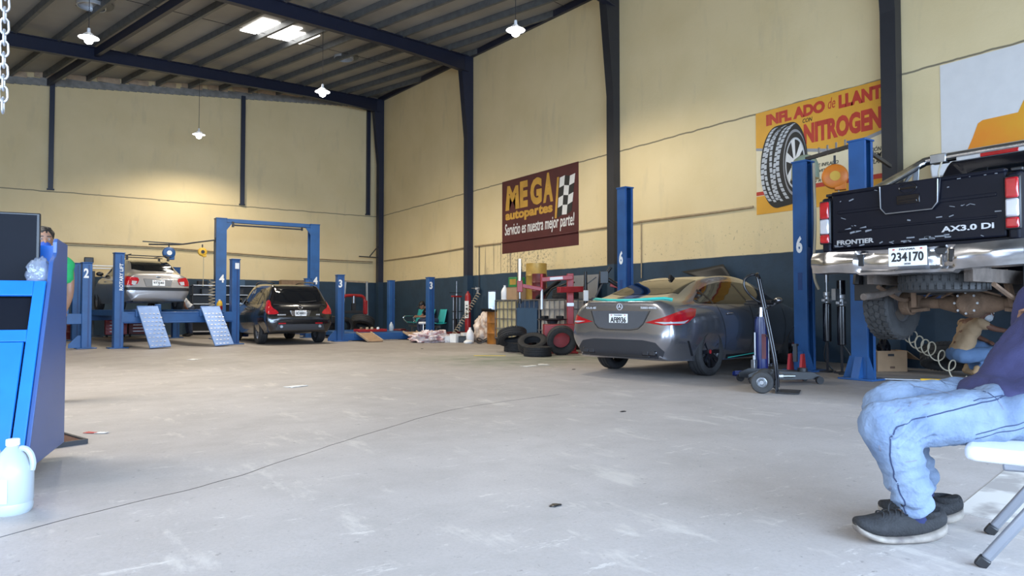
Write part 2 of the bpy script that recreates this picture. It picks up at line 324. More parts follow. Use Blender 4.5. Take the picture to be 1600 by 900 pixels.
# ------------------------------------------------------------------ the building
W, D = 11.16, 26.27
def roof(x, y): return 6.7916 + .0993 * x + .0529 * y
XL, YF = -9.0, -2.6
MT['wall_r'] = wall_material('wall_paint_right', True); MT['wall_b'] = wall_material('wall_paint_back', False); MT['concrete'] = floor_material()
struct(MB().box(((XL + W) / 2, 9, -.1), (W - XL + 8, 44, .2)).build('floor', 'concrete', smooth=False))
def wall_poly(name, pts, d, m):
    b = MB(); A = [b.bm.verts.new(V(p)) for p in pts]; B = [b.bm.verts.new(V(p) + V(d)) for p in pts]
    b.face(A); b.face(B[::-1])
    for k in range(len(pts)): b.face([A[k], A[(k + 1) % len(pts)], B[(k + 1) % len(pts)], B[k]])
    return struct(b.build(name, m, smooth=False))
t = .20
wall_poly('wall_right', [(W, YF, 0), (W, D, 0), (W, D, roof(W, D) + t), (W, YF, roof(W, YF) + t)], (.2, 0, 0), 'wall_r')
wall_poly('wall_back', [(XL, D, 0), (W, D, 0), (W, D, roof(W, D) + t), (XL, D, roof(XL, D) + t)], (0, .2, 0), 'wall_b')
wall_poly('wall_left', [(XL, 7.5, 0), (XL, D, 0), (XL, D, roof(XL, D) + t), (XL, YF, roof(XL, YF) + t), (XL, YF, 4.8), (XL, 7.5, 4.8)], (-.2, 0, 0), 'wall_b')
wall_poly('wall_front', [(XL, YF, 4.5), (W, YF, 4.5), (W, YF, roof(W, YF) + t), (XL, YF, roof(XL, YF) + t)], (0, -.2, 0), 'wall_b')
def rp(x, y, dz=0): return V((x, y, roof(x, y) + dz))
b = MB(); nx, ny = 20, 29                                # roof sheet, with a hole where the skylight sits
U = V((.936, .352, 0)); PV = V((.25, -.968, 0))
wall_poly('ceiling', [rp(XL - .2, YF - .2, t), rp(W + .2, YF - .2, t), rp(W + .2, D + .2, t), rp(XL - .2, D + .2, t)], (0, 0, .05), 'roof_sheet')
# lower mortar band and infill pieces along the back wall head
b = MB(); N_ = 90
for i in range(N_):
    x0, x1 = XL + (W - XL) * i / N_, XL + (W - XL) * (i + 1) / N_; e = random.uniform(-.03, .03)
    b.box(((x0 + x1) / 2, D - .02, roof((x0 + x1) / 2, D) - .09 + e / 2), (x1 - x0 + .002, .06, .24 + e))
struct(b.build('trim_1', 'mortar', smooth=False))
b = MB()
for i in range(24):
    x0 = XL + .1 + i * .845; b.box((x0 + .36, D - .03, roof(x0 + .36, D) + .11), (.66, .05, .17))
struct(b.build('trim_2', 'infill', smooth=False))
# rafters: tapered I-beams hung from the right wall columns
def rafter(x0, y0, L, sag=0.0):
    b = MB(); a = V((x0, y0, 0)); n = U.cross(V((0, 0, 1)))
    for i in range(12):
        p, q = a - U * (L * i / 12), a - U * (L * (i + 1) / 12)
        dp, dq = (.50 if i == 0 else .40 if i == 1 else .34), (.40 if i == 0 else .34)
        P0, P1 = rp(p.x, p.y, .03), rp(q.x, q.y, .03)
        for h, wd in ((0, .17), (1, .17)):
            z0, z1 = (-dp, -dq) if h else (0, 0)
            b.beam(P0 + V((0, 0, z0 - .0)), P1 + V((0, 0, z1)), wd, .025)
        vs = [b.bm.verts.new(v) for v in (P0 - n * .02, P1 - n * .02, P1 - n * .02 - V((0, 0, dq)), P0 - n * .02 - V((0, 0, dp)), P0 + n * .02, P1 + n * .02, P1 + n * .02 - V((0, 0, dq)), P0 + n * .02 - V((0, 0, dp)))]
        for q4 in ((0, 1, 2, 3), (7, 6, 5, 4), (0, 4, 5, 1), (3, 2, 6, 7)): b.face([vs[k] for k in q4])
    return struct(b.build('roof_rafter', 'navy_steel', smooth=False))
CY = (25.85, 18.85, 12.1, 5.63)
for y0 in CY: rafter(W - .1, y0, 21 if y0 < 20 else 21)
# purlins across the rafters
def line_clip(p, d):
    ts = []
    lo, hi = -99, 99
    for v0, dv, a, c in ((p.x, d.x, XL, W - .02), (p.y, d.y, YF, D - .02)):
        t0, t1 = sorted(((a - v0) / dv, (c - v0) / dv)); lo, hi = max(lo, t0), min(hi, t1)
    return (p + d * lo, p + d * hi) if hi - lo > .4 else None
a0 = V((W - .1, CY[0], 0))
for i in range(-6, 28):
    x = 9.31 - .92 * i; p = V((x, a0.y - (a0.x - x) * .376, 0)); seg = line_clip(p, PV)
    if not seg: continue
    tie = (i == 9)
    A, B = rp(seg[0].x, seg[0].y), rp(seg[1].x, seg[1].y)
    if tie:
        b = MB(); b.beam(A + V((0, 0, -.10)), B + V((0, 0, -.10)), .10, .22); struct(b.build('roof_tie_beam', 'navy_steel', smooth=False))
        A, B = A - U * .16, B - U * .16
    b = MB(); b.beam(A + V((0, 0, .11)), B + V((0, 0, .11)), .012, .17); s_ = U * .035
    b.beam(A + s_ + V((0, 0, .03)), B + s_ + V((0, 0, .03)), .07, .012); b.beam(A + s_ + V((0, 0, .188)), B + s_ + V((0, 0, .188)), .07, .012)
    b.beam(A + s_ * 2 + V((0, 0, .045)), B + s_ * 2 + V((0, 0, .045)), .010, .03)
    struct(b.build('roof_purlin', 'galvanised', smooth=False))
# bracing wires between purlins, eave beam, sheet laps
for (x, y) in ((1.06, 17.77), (6.0, 12.0)):
    p = V((x, y, 0)); q0, q1 = p - U * 8, p + U * min(9, (W - .1 - x) / U.x)
    struct(MB().tube([rp(q0.x, q0.y, .10), rp(q1.x, q1.y, .10)], .008, 6).build('roof_sag_rod', 'dark_steel'))
b = MB(); b.beam(rp(W - .05, D - .1, .09), rp(W - .05, YF, .09), .09, .17); struct(b.build('eave_beam', 'navy_steel', smooth=False))
# columns on the right wall: dark above, painted blue to the height of the band
for y in CY:
    top = roof(W - .2, y) + .02; low = 1.95
    fm = frame((W, y + .10, 0), (-1, 0, 0), (0, 0, 1))
    m4 = M.Translation((0, .22, 0)) @ fm
    b = MB(); zt = top - 2.6
    b.prism([(0.005, low), (.20, low), (.20, zt), (.42, top - .35), (.42, top), (0.005, top)], -.20, fm)
    b.prism([(0.195, low), (.225, low), (.225, zt), (.445, top - .35), (.42, top - .35), (.195, zt)], -.24, M.Translation((0, .02, 0)) @ fm)
    c = struct(b.build('steel_column', 'navy_steel' if y > 12.2 else 'dark_steel', smooth=False))
    b = MB(); b.prism([(0.005, 0), (.20, 0), (.20, low), (0.005, low)], -.20, fm); b.prism([(.195, 0), (.225, 0), (.225, low), (.195, low)], -.24, M.Translation((0, .02, 0)) @ fm)
    b.build('column_foot', 'blue_band', c, smooth=False)
for x in (0.06, 5.85, 10.68, -5.8):
    b = MB(); h = roof(x, D) - .12; b.box((x, D - .06, (4.66 + h) / 2), (.14, .12, h - 4.66)); b.box((x, D - .03, 4.68), (.2, .06, .05))
    struct(b.build('wall_post', 'navy_steel', smooth=False))
# skylight: three staggered translucent sheets
sk = []
for i, (x0, y0, lu, lv) in enumerate(((4.40, 18.95, .72, 1.25), (5.02, 18.98, .80, 1.25), (5.82, 19.12, .52, 1.0))):
    pass
def roof_quad(name, pts, m, dz):
    b = MB(); b.prism([(p[0], p[1]) for p in pts], .02)
    o = b.build(name, m, smooth=False)
    for v in o.data.vertices: v.co.z += roof(v.co.x, v.co.y) + dz
    return o
for i, q in enumerate((((4.23, 19.42), (4.51, 18.15), (4.93, 18.30), (4.66, 19.56)), ((4.70, 19.58), (4.96, 18.35), (5.66, 18.58), (5.40, 19.80)), ((5.44, 19.80), (5.62, 18.95), (6.28, 19.0), (6.02, 20.0)))):
    struct(roof_quad('window_%d' % (i + 1), q, 'skylight_sheet', t - .03))
struct(roof_quad('window_4', ((-5, 7.5), (-1, 7.5), (-1, 10.5), (-5, 10.5)), 'skylight_sheet', t - .03))  # unseen glowing panel, added so the roof fill has a source
# roof ventilators: a round throat with a pale turbine above
for i, (x, y, lb) in enumerate(((.77, 18.75, 'round galvanised roof ventilator opening above the pendant lamp over the blue cabinet'), (7.64, 20.8, 'round galvanised roof ventilator opening beyond the bright skylight'))):
    v = thing('roof_ventilator', lb, 'roof vent', rp(x, y, t), group=None)
    MB().lathe([(.28, -.10), (.30, -.10), (.30, .0), (.27, .0), (.27, -.08)], 28, caps=False).build('collar', 'vent_light', v)
    MB().lathe([(.0, -.012), (.27, -.012), (.27, -.004), (0, -.004)], 28).build('turbine_dome', 'vent_light', v)
    MB().lathe([(.29, -.015), (.46, -.015), (.46, -.005), (.29, -.005)], 28, caps=False).build('flashing', 'galvanised', v)
# hairline joint across the front bay of the slab, painted strip at the right
def ground_strip(name, pts, wd, m, z=.002):
    b = MB(); pts = [V((*p, 0)) for p in pts]
    for p, q in zip(pts, pts[1:]): b.beam(p + V((0, 0, z / 2)), q + V((0, 0, z / 2)), wd, z)
    return struct(b.build(name, m, smooth=False))
# ------------------------------------------------------------------ painted signs on the right wall
def flat(pts, mtx, name, m, parent, d=.004, lift=0.0):
    return MB().prism(pts, d, mtx @ M.Translation((0, 0, lift))).build(name, m, parent, smooth=False)
def on_wall(y, z): return frame((W - .001, y, z), (0, -1, 0), (0, 0, 1))
def at(mtx, u, v, k=.006): return mtx @ M.Translation((u, v, k))
s = thing('painted_sign', 'maroon wall sign reading MEGA autopartes with a chequered flag', 'wall sign', (W, 17.07, 2.52))
Fm = s.matrix_world.inverted() if False else frame((-.001, 0, 0), (0, -1, 0), (0, 0, 1))
flat([(0, 0), (3.54, 0), (3.54, 2.13), (0, 2.13)], Fm, 'background', 'mural_maroon', s)
def taper(k0, k1, lean):                                   # MEGA letters lean and spread to their feet
    return lambda u, t, p: V((p.x + (u - .5) * k0 * (1 - t) + lean * t, p.y + k1 * u * t, p.z))
for ch, u, w_, v, h, f in (('M', .26, .56, 1.25, .72, taper(.16, -.05, .02)), ('E', .93, .38, 1.25, .75, None), ('G', 1.44, .53, 1.25, .75, None), ('A', 2.05, .42, 1.25, .80, taper(.02, 0, 0))):
    lettering(ch, w_, h, at(Fm, u, v), 'mural_gold', s, bold=.055, bend=f)
lettering('autopartes', 2.28, .32, at(Fm, .18, .89), 'mural_gold', s, bold=.045)
lettering('Servicio es nuestra mejor parte!', 3.22, .44, at(Fm, .15, .42), 'mural_white', s, bold=.012, shear=.12)
MB().tube([V((-.03, -.03, .33)), V((-.03, -3.52, .335))], .02, 8).build('pipe_crossing', 'mural_maroon', s)
flat([(2.55, .78), (2.63, .78), (2.74, 1.86), (2.66, 1.86)], Fm, 'flag_pole', 'mural_gold', s, lift=.005)
def fl(i, j):
    u, v = i / 3, j / 4; x0 = 2.66 + (2.78 - 2.66) * v; x1 = 3.26 + (3.41 - 3.26) * v
    wave = .03 * sin(u * pi * 2)
    return (x0 + (x1 - x0) * u, .78 + .12 * u + (1.83 - .78 - .1 * u) * v + wave)
for c in (0, 1):
    b = MB()
    for i in range(3):
        for j in range(4):
            if (i + j) % 2 == c: b.prism([fl(i, j), fl(i + 1, j), fl(i + 1, j + 1), fl(i, j + 1)], .004, Fm @ M.Translation((0, 0, .005)))
    b.build('flag_checks', ('mural_black', 'mural_white')[c], s, smooth=False)

s = thing('painted_sign', 'orange and cream wall sign reading INFLADO de LLANTAS CON NITROGENO with a painted tyre', 'wall sign', (W, 8.24, 2.69))
flat([(0, 0), (2.62, 0), (2.62, 1.93), (0, 1.93)], Fm, 'background', 'mural_cream', s)
flat([(0, 1.93), (0, 1.27), (1.65, .95), (2.62, 1.17), (2.62, 1.93)], Fm, 'upper_field', 'mural_orange', s, lift=.003)
flat([(0, 1.27), (0, 1.22), (1.65, .89), (2.62, 1.11), (2.62, 1.17), (1.65, .95)], Fm, 'grey_stripe', 'mural_grey', s, lift=.003)
flat([(0, 0), (2.62, 0), (2.62, .345), (0, .345)], Fm, 'lower_field', 'mural_orange', s, lift=.003)
flat([(0, .36), (2.62, .33), (2.62, .41), (0, .43)], Fm, 'red_stripe', 'mural_red', s, lift=.004)
for st, u, w_, v, h, m, sh, bo in (('INFL ADO', .23, 1.18, 1.64, .215, 'mural_red', 0, .06), ('de', 1.465, .135, 1.67, .19, 'mural_red', .25, .0), ('LLANTAS', 1.66, 1.01, 1.63, .235, 'mural_red', 0, .06), ('NITROGENO', 1.00, 1.62, 1.145, .365, 'mural_red', 0, .055), ('CON', .98, .19, 1.535, .075, 'mural_black', .2, .01),
    ('PRESIÓN', 2.09, .28, .785, .085, 'mural_black', .2, .008), ('TIEMPO', 2.17, .33, .685, .08, 'mural_black', .2, .008), ('EGULAR', 2.09, .28, .585, .075, 'mural_black', .2, .008), ('DE', 2.14, .10, .45, .06, 'mural_black', .2, .008),
    ('DE INFLADO', 1.22, .42, .70, .06, 'mural_black', .2, .006), ('y EVITA EL', 1.16, .42, .59, .065, 'mural_black', .2, .006), ('y R', 1.19, .13, .42, .065, 'mural_black', .2, .006)):
    lettering(st, w_, h, at(Fm, u, v, .008), m, s, shear=sh, bold=bo)
def ell(cx, cy, a, b_, n=40, t0=0, t1=2 * pi): return [(cx + a * cos(t0 + (t1 - t0) * k / n), cy + b_ * sin(t0 + (t1 - t0) * k / n)) for k in range(n + (t1 - t0 < 6.2))]
tr = flat(ell(.46, .84, .36, .76, 24, pi / 2, 3 * pi / 2) + ell(.76, .86, .31, .745, 24, -pi / 2, pi / 2), Fm, 'painted_tyre', 'mural_black', s, lift=.010)
b = MB()
for c in range(5):
    for k in range(17):
        a0_, a1_ = pi * .53 + pi * .80 * k / 17, pi * .53 + pi * .80 * (k + .78) / 17
        def pt(a, u): return (.46 + .085 * c + .36 * cos(a) + u + .02 * sin(c * 2 + a * 3), .84 + .73 * sin(a) - (.03 if c % 2 else 0))
        wd = .065 + .012 * (c in (0, 4))
        b.prism([pt(a0_, 0.012), pt(a0_, wd), pt(a1_, wd), pt(a1_, 0.012)], .003, Fm @ M.Translation((0, 0, .0145)))
b.build('painted_tread', 'mural_lightgrey', tr, smooth=False)
flat(ell(.82, .86, .235, .60), Fm, 'painted_sidewall', 'mural_grey', tr, lift=.0145)
flat(ell(.83, .86, .225, .55), Fm, 'painted_sidewall_ring', 'mural_black', tr, lift=.0165)
flat(ell(.83, .85, .20, .46), Fm, 'painted_rim', 'mural_lightgrey', tr, lift=.019)
flat(ell(.83, .85, .175, .42), Fm, 'painted_rim_recess', 'mural_black', tr, lift=.0215)
b = MB()
for k in range(6):
    a = pi / 2 + k * pi / 3 + .2
    p = lambda r, d: (.83 + .185 * r * cos(a + d), .85 + .44 * r * sin(a + d))
    b.prism([p(.12, -.9), p(1, -.20), p(1, .20), p(.12, .9)], .003, Fm @ M.Translation((0, 0, .024)))
b.prism(ell(.83, .85, .05, .11, 20), .003, Fm @ M.Translation((0, 0, .0245)))
b.build('painted_spokes', 'mural_white', tr, smooth=False)
s = thing('painted_sign', 'large pale wall sign with an amber shape above the black pickup', 'wall sign', (W, 4.97, 2.3))
flat([(0, 0), (3.4, 0), (3.4, 2.31), (0, 2.29)], Fm, 'background', 'mural_pale', s)
flat([(.36, .95), (.43, 1.11), (.50, 1.30), (.56, 1.335), (1.0, 1.345), (1.07, 1.50), (1.35, 1.62), (2.5, 1.6), (2.5, .95)], Fm, 'amber_shape', 'mural_amber', s, lift=.004)

# ------------------------------------------------------------------ air pipe along both walls
pp = [(-3, D - .03, 3.02), (.1, D - .03, 3.0), (3.4, D - .03, 3.0), (5.5, D - .03, 2.9), (7.5, D - .03, 2.82), (10.9, D - .03, 2.78), (W - .04, D - .05, 2.79), (W - .04, 26.15, 2.8), (W - .03, 22.5, 2.80), (W - .03, 18.95, 2.86)]
p2 = [(W - .03, 18.75, 2.86), (W - .03, 17.1, 2.84), (W - .03, 13.5, 2.86), (W - .03, 12.25, 2.86)]
p3 = [(W - .03, 12.0, 2.86), (W - .03, 11.3, 2.88), (W - .03, 9.2, 2.85), (W - .03, 7.4, 2.85), (W - .03, 5.8, 2.84)]
pb = pp[:6]; pr_ = pp[7:]
p1 = [(W - .03, 25.6, 2.8), (W - .03, 22.5, 2.80), (W - .03, 19.1, 2.86)]
p3 = [(W - .03, 11.85, 2.86), (W - .03, 11.3, 2.88), (W - .03, 9.2, 2.85), (W - .03, 8.3, 2.85)]
def rel(ps, o): return [V(p) - V(o) for p in ps]
for ps, lb in ((pb, 'tan air pipe and cable running along the back wall behind the lifts'), (p1, 'tan air pipe on the right wall nearest the back corner'), ([(W - .03, 18.6, 2.86), (W - .03, 17.12, 2.84)], 'tan air pipe with a drop line left of the maroon sign'), ([(W - .03, 13.48, 2.86), (W - .03, 12.35, 2.86)], 'short tan air pipe right of the maroon sign'), (p3, 'tan air pipe between the dark column and the tyre inflation sign')):
    org = V(ps[0]); ap = thing('air_pipe', lb, 'pipe', org, 0, 'air pipes along the walls')
    MB().tube(rel(ps, org), .024, 8).build('pipe_run', 'pipe_tan', ap)
    if ps is pb: MB().tube(rel([(x, y, z - .07) for x, y, z in ps[1:]], org), .008, 6).build('cable', 'hose_black', ap)
    if ps[0][1] == 18.6: MB().tube(rel([(W - .03, 18.34, 2.84), (W - .03, 18.34, 1.52)], org), .013, 8).build('drop_pipe', 'dark_steel', ap)
    if ps is p3: MB().tube(rel([(W - .03, 11.29, 2.87), (W - .03, 11.29, 1.6)], org), .013, 8).build('drop_pipe', 'pipe_tan', ap)
br = thing('wall_bracket', 'dark triangular bracket on the column in the back corner', 'bracket', (10.9, 25.8, 2.95))
MB().beam((-.75, 0, .0), (.05, 0, -.02), .04, .04).build('arm', 'dark_steel', br); MB().beam((-.3, 0, .02), (.06, 0, .45), .035, .035).build('brace', 'dark_steel', br)

# ------------------------------------------------------------------ pendant lamps
def pendant(x, y, z, label):
    t_ = thing('pendant_lamp', label, 'lamp', (x, y, z), 0, 'pendant lamps hanging from the roof')
    MB().tube([(0, 0, .14), (0, 0, roof(x, y) + .05 - z)], .007, 6).build('cord', 'dark_steel', t_)
    MB().lathe([(.0, .17), (.028, .17), (.034, .10), (.05, .07), (.05, .05), (0, .05)], 16).build('socket', 'white_plastic', t_)
    MB().lathe([(.05, .075), (.075, .06), (.13, .01), (.19, -.025), (.195, -.03), (.125, .0), (.07, .045), (.045, .062)], 28, caps=False).build('lamp_shade', 'shade', t_)
    MB().lathe([(0, .05), (.035, .03), (.075, -.03), (.085, -.08), (.07, -.13), (.03, -.155), (0, -.16)], 20).build('bulb', 'bulb', t_)
    l = bpy.data.lights.new('lamp_light', 'SPOT'); l.spot_size = R(158); l.spot_blend = .5; l.energy = 520; l.color = (1.0, .90, .72); l.shadow_soft_size = .12
    o = bpy.data.objects.new('lamp_light', l); COL.objects.link(o); o.parent = t_; o.location = (0, 0, -.2)
pendant(.64, 16.5, 6.5, 'pendant lamp hanging high above the silver sedan, leftmost of the four'); pendant(3.97, 23.82, 6.5, 'small distant pendant lamp hanging low in front of the back wall on a long cord')
pendant(5.8, 17.31, 6.5, 'pendant lamp hanging beyond the skylight above the black SUV'); pendant(7.69, 11.28, 6.5, 'pendant lamp hanging near the top of the right wall, rightmost of the four')
# hanging chain at the left edge
ch = MB()
for k in range(46):
    z = 1.92 + k * .066; ax = (1, 0, 0) if k % 2 else (.15, 1, 0); ax = V(ax).normalized()
    pts = []
    for q in range(12):
        a = 2 * pi * q / 12; pts.append(V((0, 0, z - 1.92)) + ax * (.020 * cos(a)) + V((0, 0, .030 * sin(a) + (.016 if sin(a) > 0 else -.016))))
    ch.tube(pts, .0065, 6, closed=True)
c = ch.build('hanging_chain', 'alu'); c.location = (-.225, 4.93, 2.10)
tag(c, 'galvanised steel chain hanging at the left edge above the screen', 'chain')
# ------------------------------------------------------------------ car lifts
def post_square(parent, x, y, h, s=.2, num=None, name='post', m='lift_blue', sticker=False, gusset=True, text=None):
    p = MB().box((x, y, h / 2), (s, s, h)).box((x, y, h + .01), (s + .03, s + .03, .025)).box((x, y, .012), (s + .2, s + .16, .024)).build(name, m, parent, bevel=.012)
    MB().box((x + .03, y - s / 2 - .001, h / 2), (.035, .004, h * .96)).build('ladder_slot', 'lift_blue_dark', p)
    f = frame((x - .03, y - s / 2 - .004, 0), (1, 0, 0), (0, 0, 1))
    if gusset:
        MB().prism([(-.10, .02), (-.10, .30), (-.16, .30), (-.34, .10), (-.34, .02)], .02, frame((x, y, 0), (1, 0, 0), (0, 0, 1))).build('gusset', m, p)
    if num: lettering(num, .10, .22, f @ M.Translation((-.045, h - .34, .002)), 'white_paint', p, name='number', bold=.035)
    if sticker:
        MB().box((x + .02, y - s / 2 - .004, h - .16), (.10, .006, .15)).build('sticker', 'white_paint', p)
    if text: lettering(text, .62, .075, frame((x + .07, y - s / 2 - .006, h - .85), (0, 0, 1), (-1, 0, 0)), 'white_paint', p, bold=.02)
    return p
# lift 2: four-post lift with the silver sedan up on it
L2 = thing('four_post_lift', 'blue four-post car lift raised under the silver sedan with two ramps at its front end', 'car lift', (2.69, 18.45, 0), 8)
post_square(L2, -1.325, 0, 2.18, text='ROTARY LIFT', gusset=False); post_square(L2, 1.32, 0, 2.16, sticker=True, gusset=False)
post_square(L2, -1.325, 4.9, 2.18, gusset=False); post_square(L2, 1.32, 4.9, 2.16, gusset=False)
for y in (0.0, 4.9): MB().box((0, y, .70), (2.45, .16, .25)).box((0, y - .085, .82), (2.45, .02, .03)).box((0, y - .085, .585), (2.45, .02, .03)).build('crossbeam', 'lift_blue', L2, bevel=.01)
for k, cx in ((0, -.72), (1, .70)):
    r = MB().box((cx, 2.45, .78), (.50, 5.2, .10)).box((cx - .26, 2.45, .80), (.03, 5.2, .16)).box((cx + .26, 2.45, .80), (.03, 5.2, .16)).build('runway', 'lift_blue', L2, bevel=.006)
    q = MB(); q.box((cx, .3, .855), (.42, .22, .09))
    q.build('wheel_stop', 'lift_blue_dark', r, bevel=.01)
    a, b_ = V((cx - .02, -.12, .95)), V((cx + .08, -.86, .03)); d = (b_ - a)
    rm = MB().beam(a, b_, .46, .035, up=(0, -.5, .86)).build('ramp', 'ramp_blue', L2, bevel=.008)
    MB().box(((a + b_) / 2 + V((-.045, .40, .40))), (.45, .05, .17), rx(-8)).build('ramp_hinge', 'ramp_blue', rm, bevel=.008)
    dn = d.normalized(); nrm = V((0, dn.z, -dn.y)).normalized(); nrm = nrm if nrm.y < 0 else -nrm; b = MB()
    for i in range(9):
        for j in range(5):
            p = a + dn * (.22 + .115 * i) + V((-.17 + .085 * j + (.04 if i % 2 else 0), 0, 0)) + nrm * .021
            if abs(p.x - (a.x + d.x * .5)) > .21: continue
            b.beam(p - V((.022, 0, 0)), p + V((.022, 0, 0)), .012, .012, up=tuple(nrm))
    b.build('tread_pattern', 'alu', rm, smooth=False)
q = MB().prism([(-.22, .0), (.05, 0), (.05, .1), (0, .16), (-.2, .25), (-.22, .25)], .02, frame((-1.05, -.1, .60), (1, 0, 0), (0, 0, 1)))
q.build('lock_plate', 'lift_blue', L2)
q = MB().prism([(.25, .0), (-.25, 0), (-.25, .05), (-.15, .08), (0, .19), (.06, .22), (.25, .22)], .02, frame((1.0, -.1, .60), (1, 0, 0), (0, 0, 1))); q.build('lock_plate', 'lift_blue', L2)
MB().box((-.35, .5, .92), (.12, .12, .20)).build('jack_block', 'lift_blue', L2, bevel=.01)
# neighbouring lift: one post with the number 2 and its crossbeam
LA = thing('four_post_lift', 'blue four-post car lift at the left with the number 2 on its post', 'car lift', (.76, 18.55, 0), 8)
post_square(LA, 0, 0, 1.95, num='2'); post_square(LA, -2.65, 0, 1.95); post_square(LA, 0, 4.9, 1.95, gusset=False); post_square(LA, -2.65, 4.9, 1.95, gusset=False)
for y in (0, 4.9): MB().box((-1.32, y, .68), (2.45, .16, .24)).build('crossbeam', 'lift_blue', LA, bevel=.01)
for cx in (-.60, -2.05): MB().box((cx, 2.45, .80), (.46, 5.0, .10)).box((cx - .24, 2.45, .82), (.03, 5.0, .15)).box((cx + .24, 2.45, .82), (.03, 5.0, .15)).build('runway', 'lift_blue', LA, bevel=.006)
# lift 3: lowered four-post lift
L3 = thing('four_post_lift', 'blue four-post car lift lowered to the floor, posts marked 3', 'car lift', (8.17, 18.6, 0))
for x, y, n, g in ((-1.40, 0, '3', True), (1.40, 0, '3', True), (-1.40, 2.85, None, False), (1.40, 2.85, None, False)): post_square(L3, x, y, 1.83, num=n, gusset=g)
for y in (0, 2.85): MB().box((0, y, .12), (2.60, .16, .20)).build('crossbeam', 'lift_blue', L3, bevel=.01)
for cx in (-.76, .66):
    MB().box((cx, 1.4, .16), (.48, 3.1, .12)).build('runway', 'lift_blue', L3, bevel=.006)
    rm = MB().beam((cx, -.15, .22), (cx, -1.0, .02), .43, .03).build('ramp', 'wood', L3, bevel=.005)
    for sx in (-.21, .21): MB().beam((cx + sx, -.15, .24), (cx + sx, -1.0, .04), .03, .05).build('ramp_edge', 'plank_wood', rm)
# lift 4: tall two-post lift over the SUV
L4 = thing('two_post_lift', 'tall blue two-post lift with an overhead beam around the black SUV, marked 4', 'car lift', (5.71, 22.0, 0))
for sx in (-1.41, 1.41):
    dd = 1 if sx < 0 else -1; h = 3.6
    p = MB().box((sx, -.14, h / 2), (.30, .02, h)).box((sx, .14, h / 2), (.30, .02, h)).box((sx - dd * .14, 0, h / 2), (.02, .28, h)).box((sx, 0, h), (.32, .32, .03)).box((sx, 0, .012), (.5, .5, .024)).build('post', 'lift_blue', L4, bevel=.006)
    MB().prism([(0, -.0), (.16 * dd, 0), (0, -.22)] if dd > 0 else [(0, 0), (0, -.22), (-.16, 0)], .02, frame((sx + dd * .15, -.12, h - .12), (1, 0, 0), (0, 0, 1))).build('corner_gusset', 'lift_blue', p)
    lettering('4', .14, .24, frame((sx - .05, -.154, 1.68), (1, 0, 0), (0, 0, 1)), 'white_paint', p, name='number', bold=.035)
    cg = MB().box((sx + dd * .05, 0, .35), (.2, .22, .6)).build('carriage', 'lift_blue_dark', L4, bevel=.01)
    for a in (-1, 1): MB().beam((sx + dd * .1, a * .08, .12), (sx + dd * .62, a * .8, .12), .09, .07).build('swing_arm', 'lift_blue_dark', cg)
MB().box((0, 0, 3.55), (2.6, .16, .12)).build('overhead_beam', 'lift_blue', L4, bevel=.008)
MB().beam((-1.05, -.1, 3.42), (1.0, -.1, 3.42), .05, .05).box((-1.08, -.1, 3.44), (.06, .06, .16)).box((1.0, -.1, 3.44), (.05, .05, .12)).build('shutoff_bar', 'dark_steel', L4)
# two-post lifts of the right bays: C-section columns that open towards -Y
def c_post(parent, x, y, h, num, m='lift_blue'):
    p = MB().box((x - .095, y, h / 2), (.016, .22, h)).box((x + .095, y, h / 2), (.016, .22, h)).box((x, y + .10, h / 2), (.19, .016, h)).box((x - .075, y - .10, h / 2), (.04, .014, h)).box((x + .075, y - .10, h / 2), (.04, .014, h)).box((x, y, h), (.23, .25, .025)).box((x, y, .012), (.44, .46, .024)).build('post', m, parent, bevel=.005)
    for sy in (-1, 1):
        f = frame((x - .10, y + sy * .11, .024), (0, sy, 0), (0, 0, 1))
        MB().prism([(0, 0), (.11, 0), (.02, .28), (0, .28)], .02, f).build('gusset', m, p)
    f = frame((x - .10, y - .05, .024), (-1, 0, 0), (0, 0, 1)); MB().prism([(0, 0), (.12, 0), (.02, .27), (0, .27)], .10, f).build('gusset', m, p)
    if num:
        lettering(num, .10, .25, frame((x - .1045, y + .055, 1.74), (0, -1, 0), (0, 0, 1)), 'white_paint', p, name='number', bold=.04)
        MB().box((x - .1045, y - .0, 1.32), (.003, .07, .26)).build('decal', 'lift_blue_dark', p)
    MB().box((x, y - .02, h * .46), (.14, .13, .8)).build('carriage', 'lift_blue_dark', p)
    return p
L6 = thing('two_post_lift', 'blue two-post lift with posts marked 6 on either side of the grey coupe', 'car lift', (9.0, 9.3, 0))
c_post(L6, 0.0, 0.25, 3.18, '6'); c_post(L6, .33, -3.22, 3.10, '6')
L7 = thing('two_post_lift', 'blue two-post lift holding up the black pickup', 'car lift', (8.85, 4.93, 0))
c_post(L7, 0, 0, 3.12, None); c_post(L7, 0, -3.6, 3.12, None)
for y, d in ((-.2, -1), (-3.3, 1)):
    for dx in (-.75, .75): MB().beam((0, y, 1.06), (dx, y + d * .55, 1.06), .10, .08).cyl((dx, y + d * .55, 1.06), (dx, y + d * .55, 1.22), .05, n=14).build('swing_arm', 'lift_blue_dark', L7)
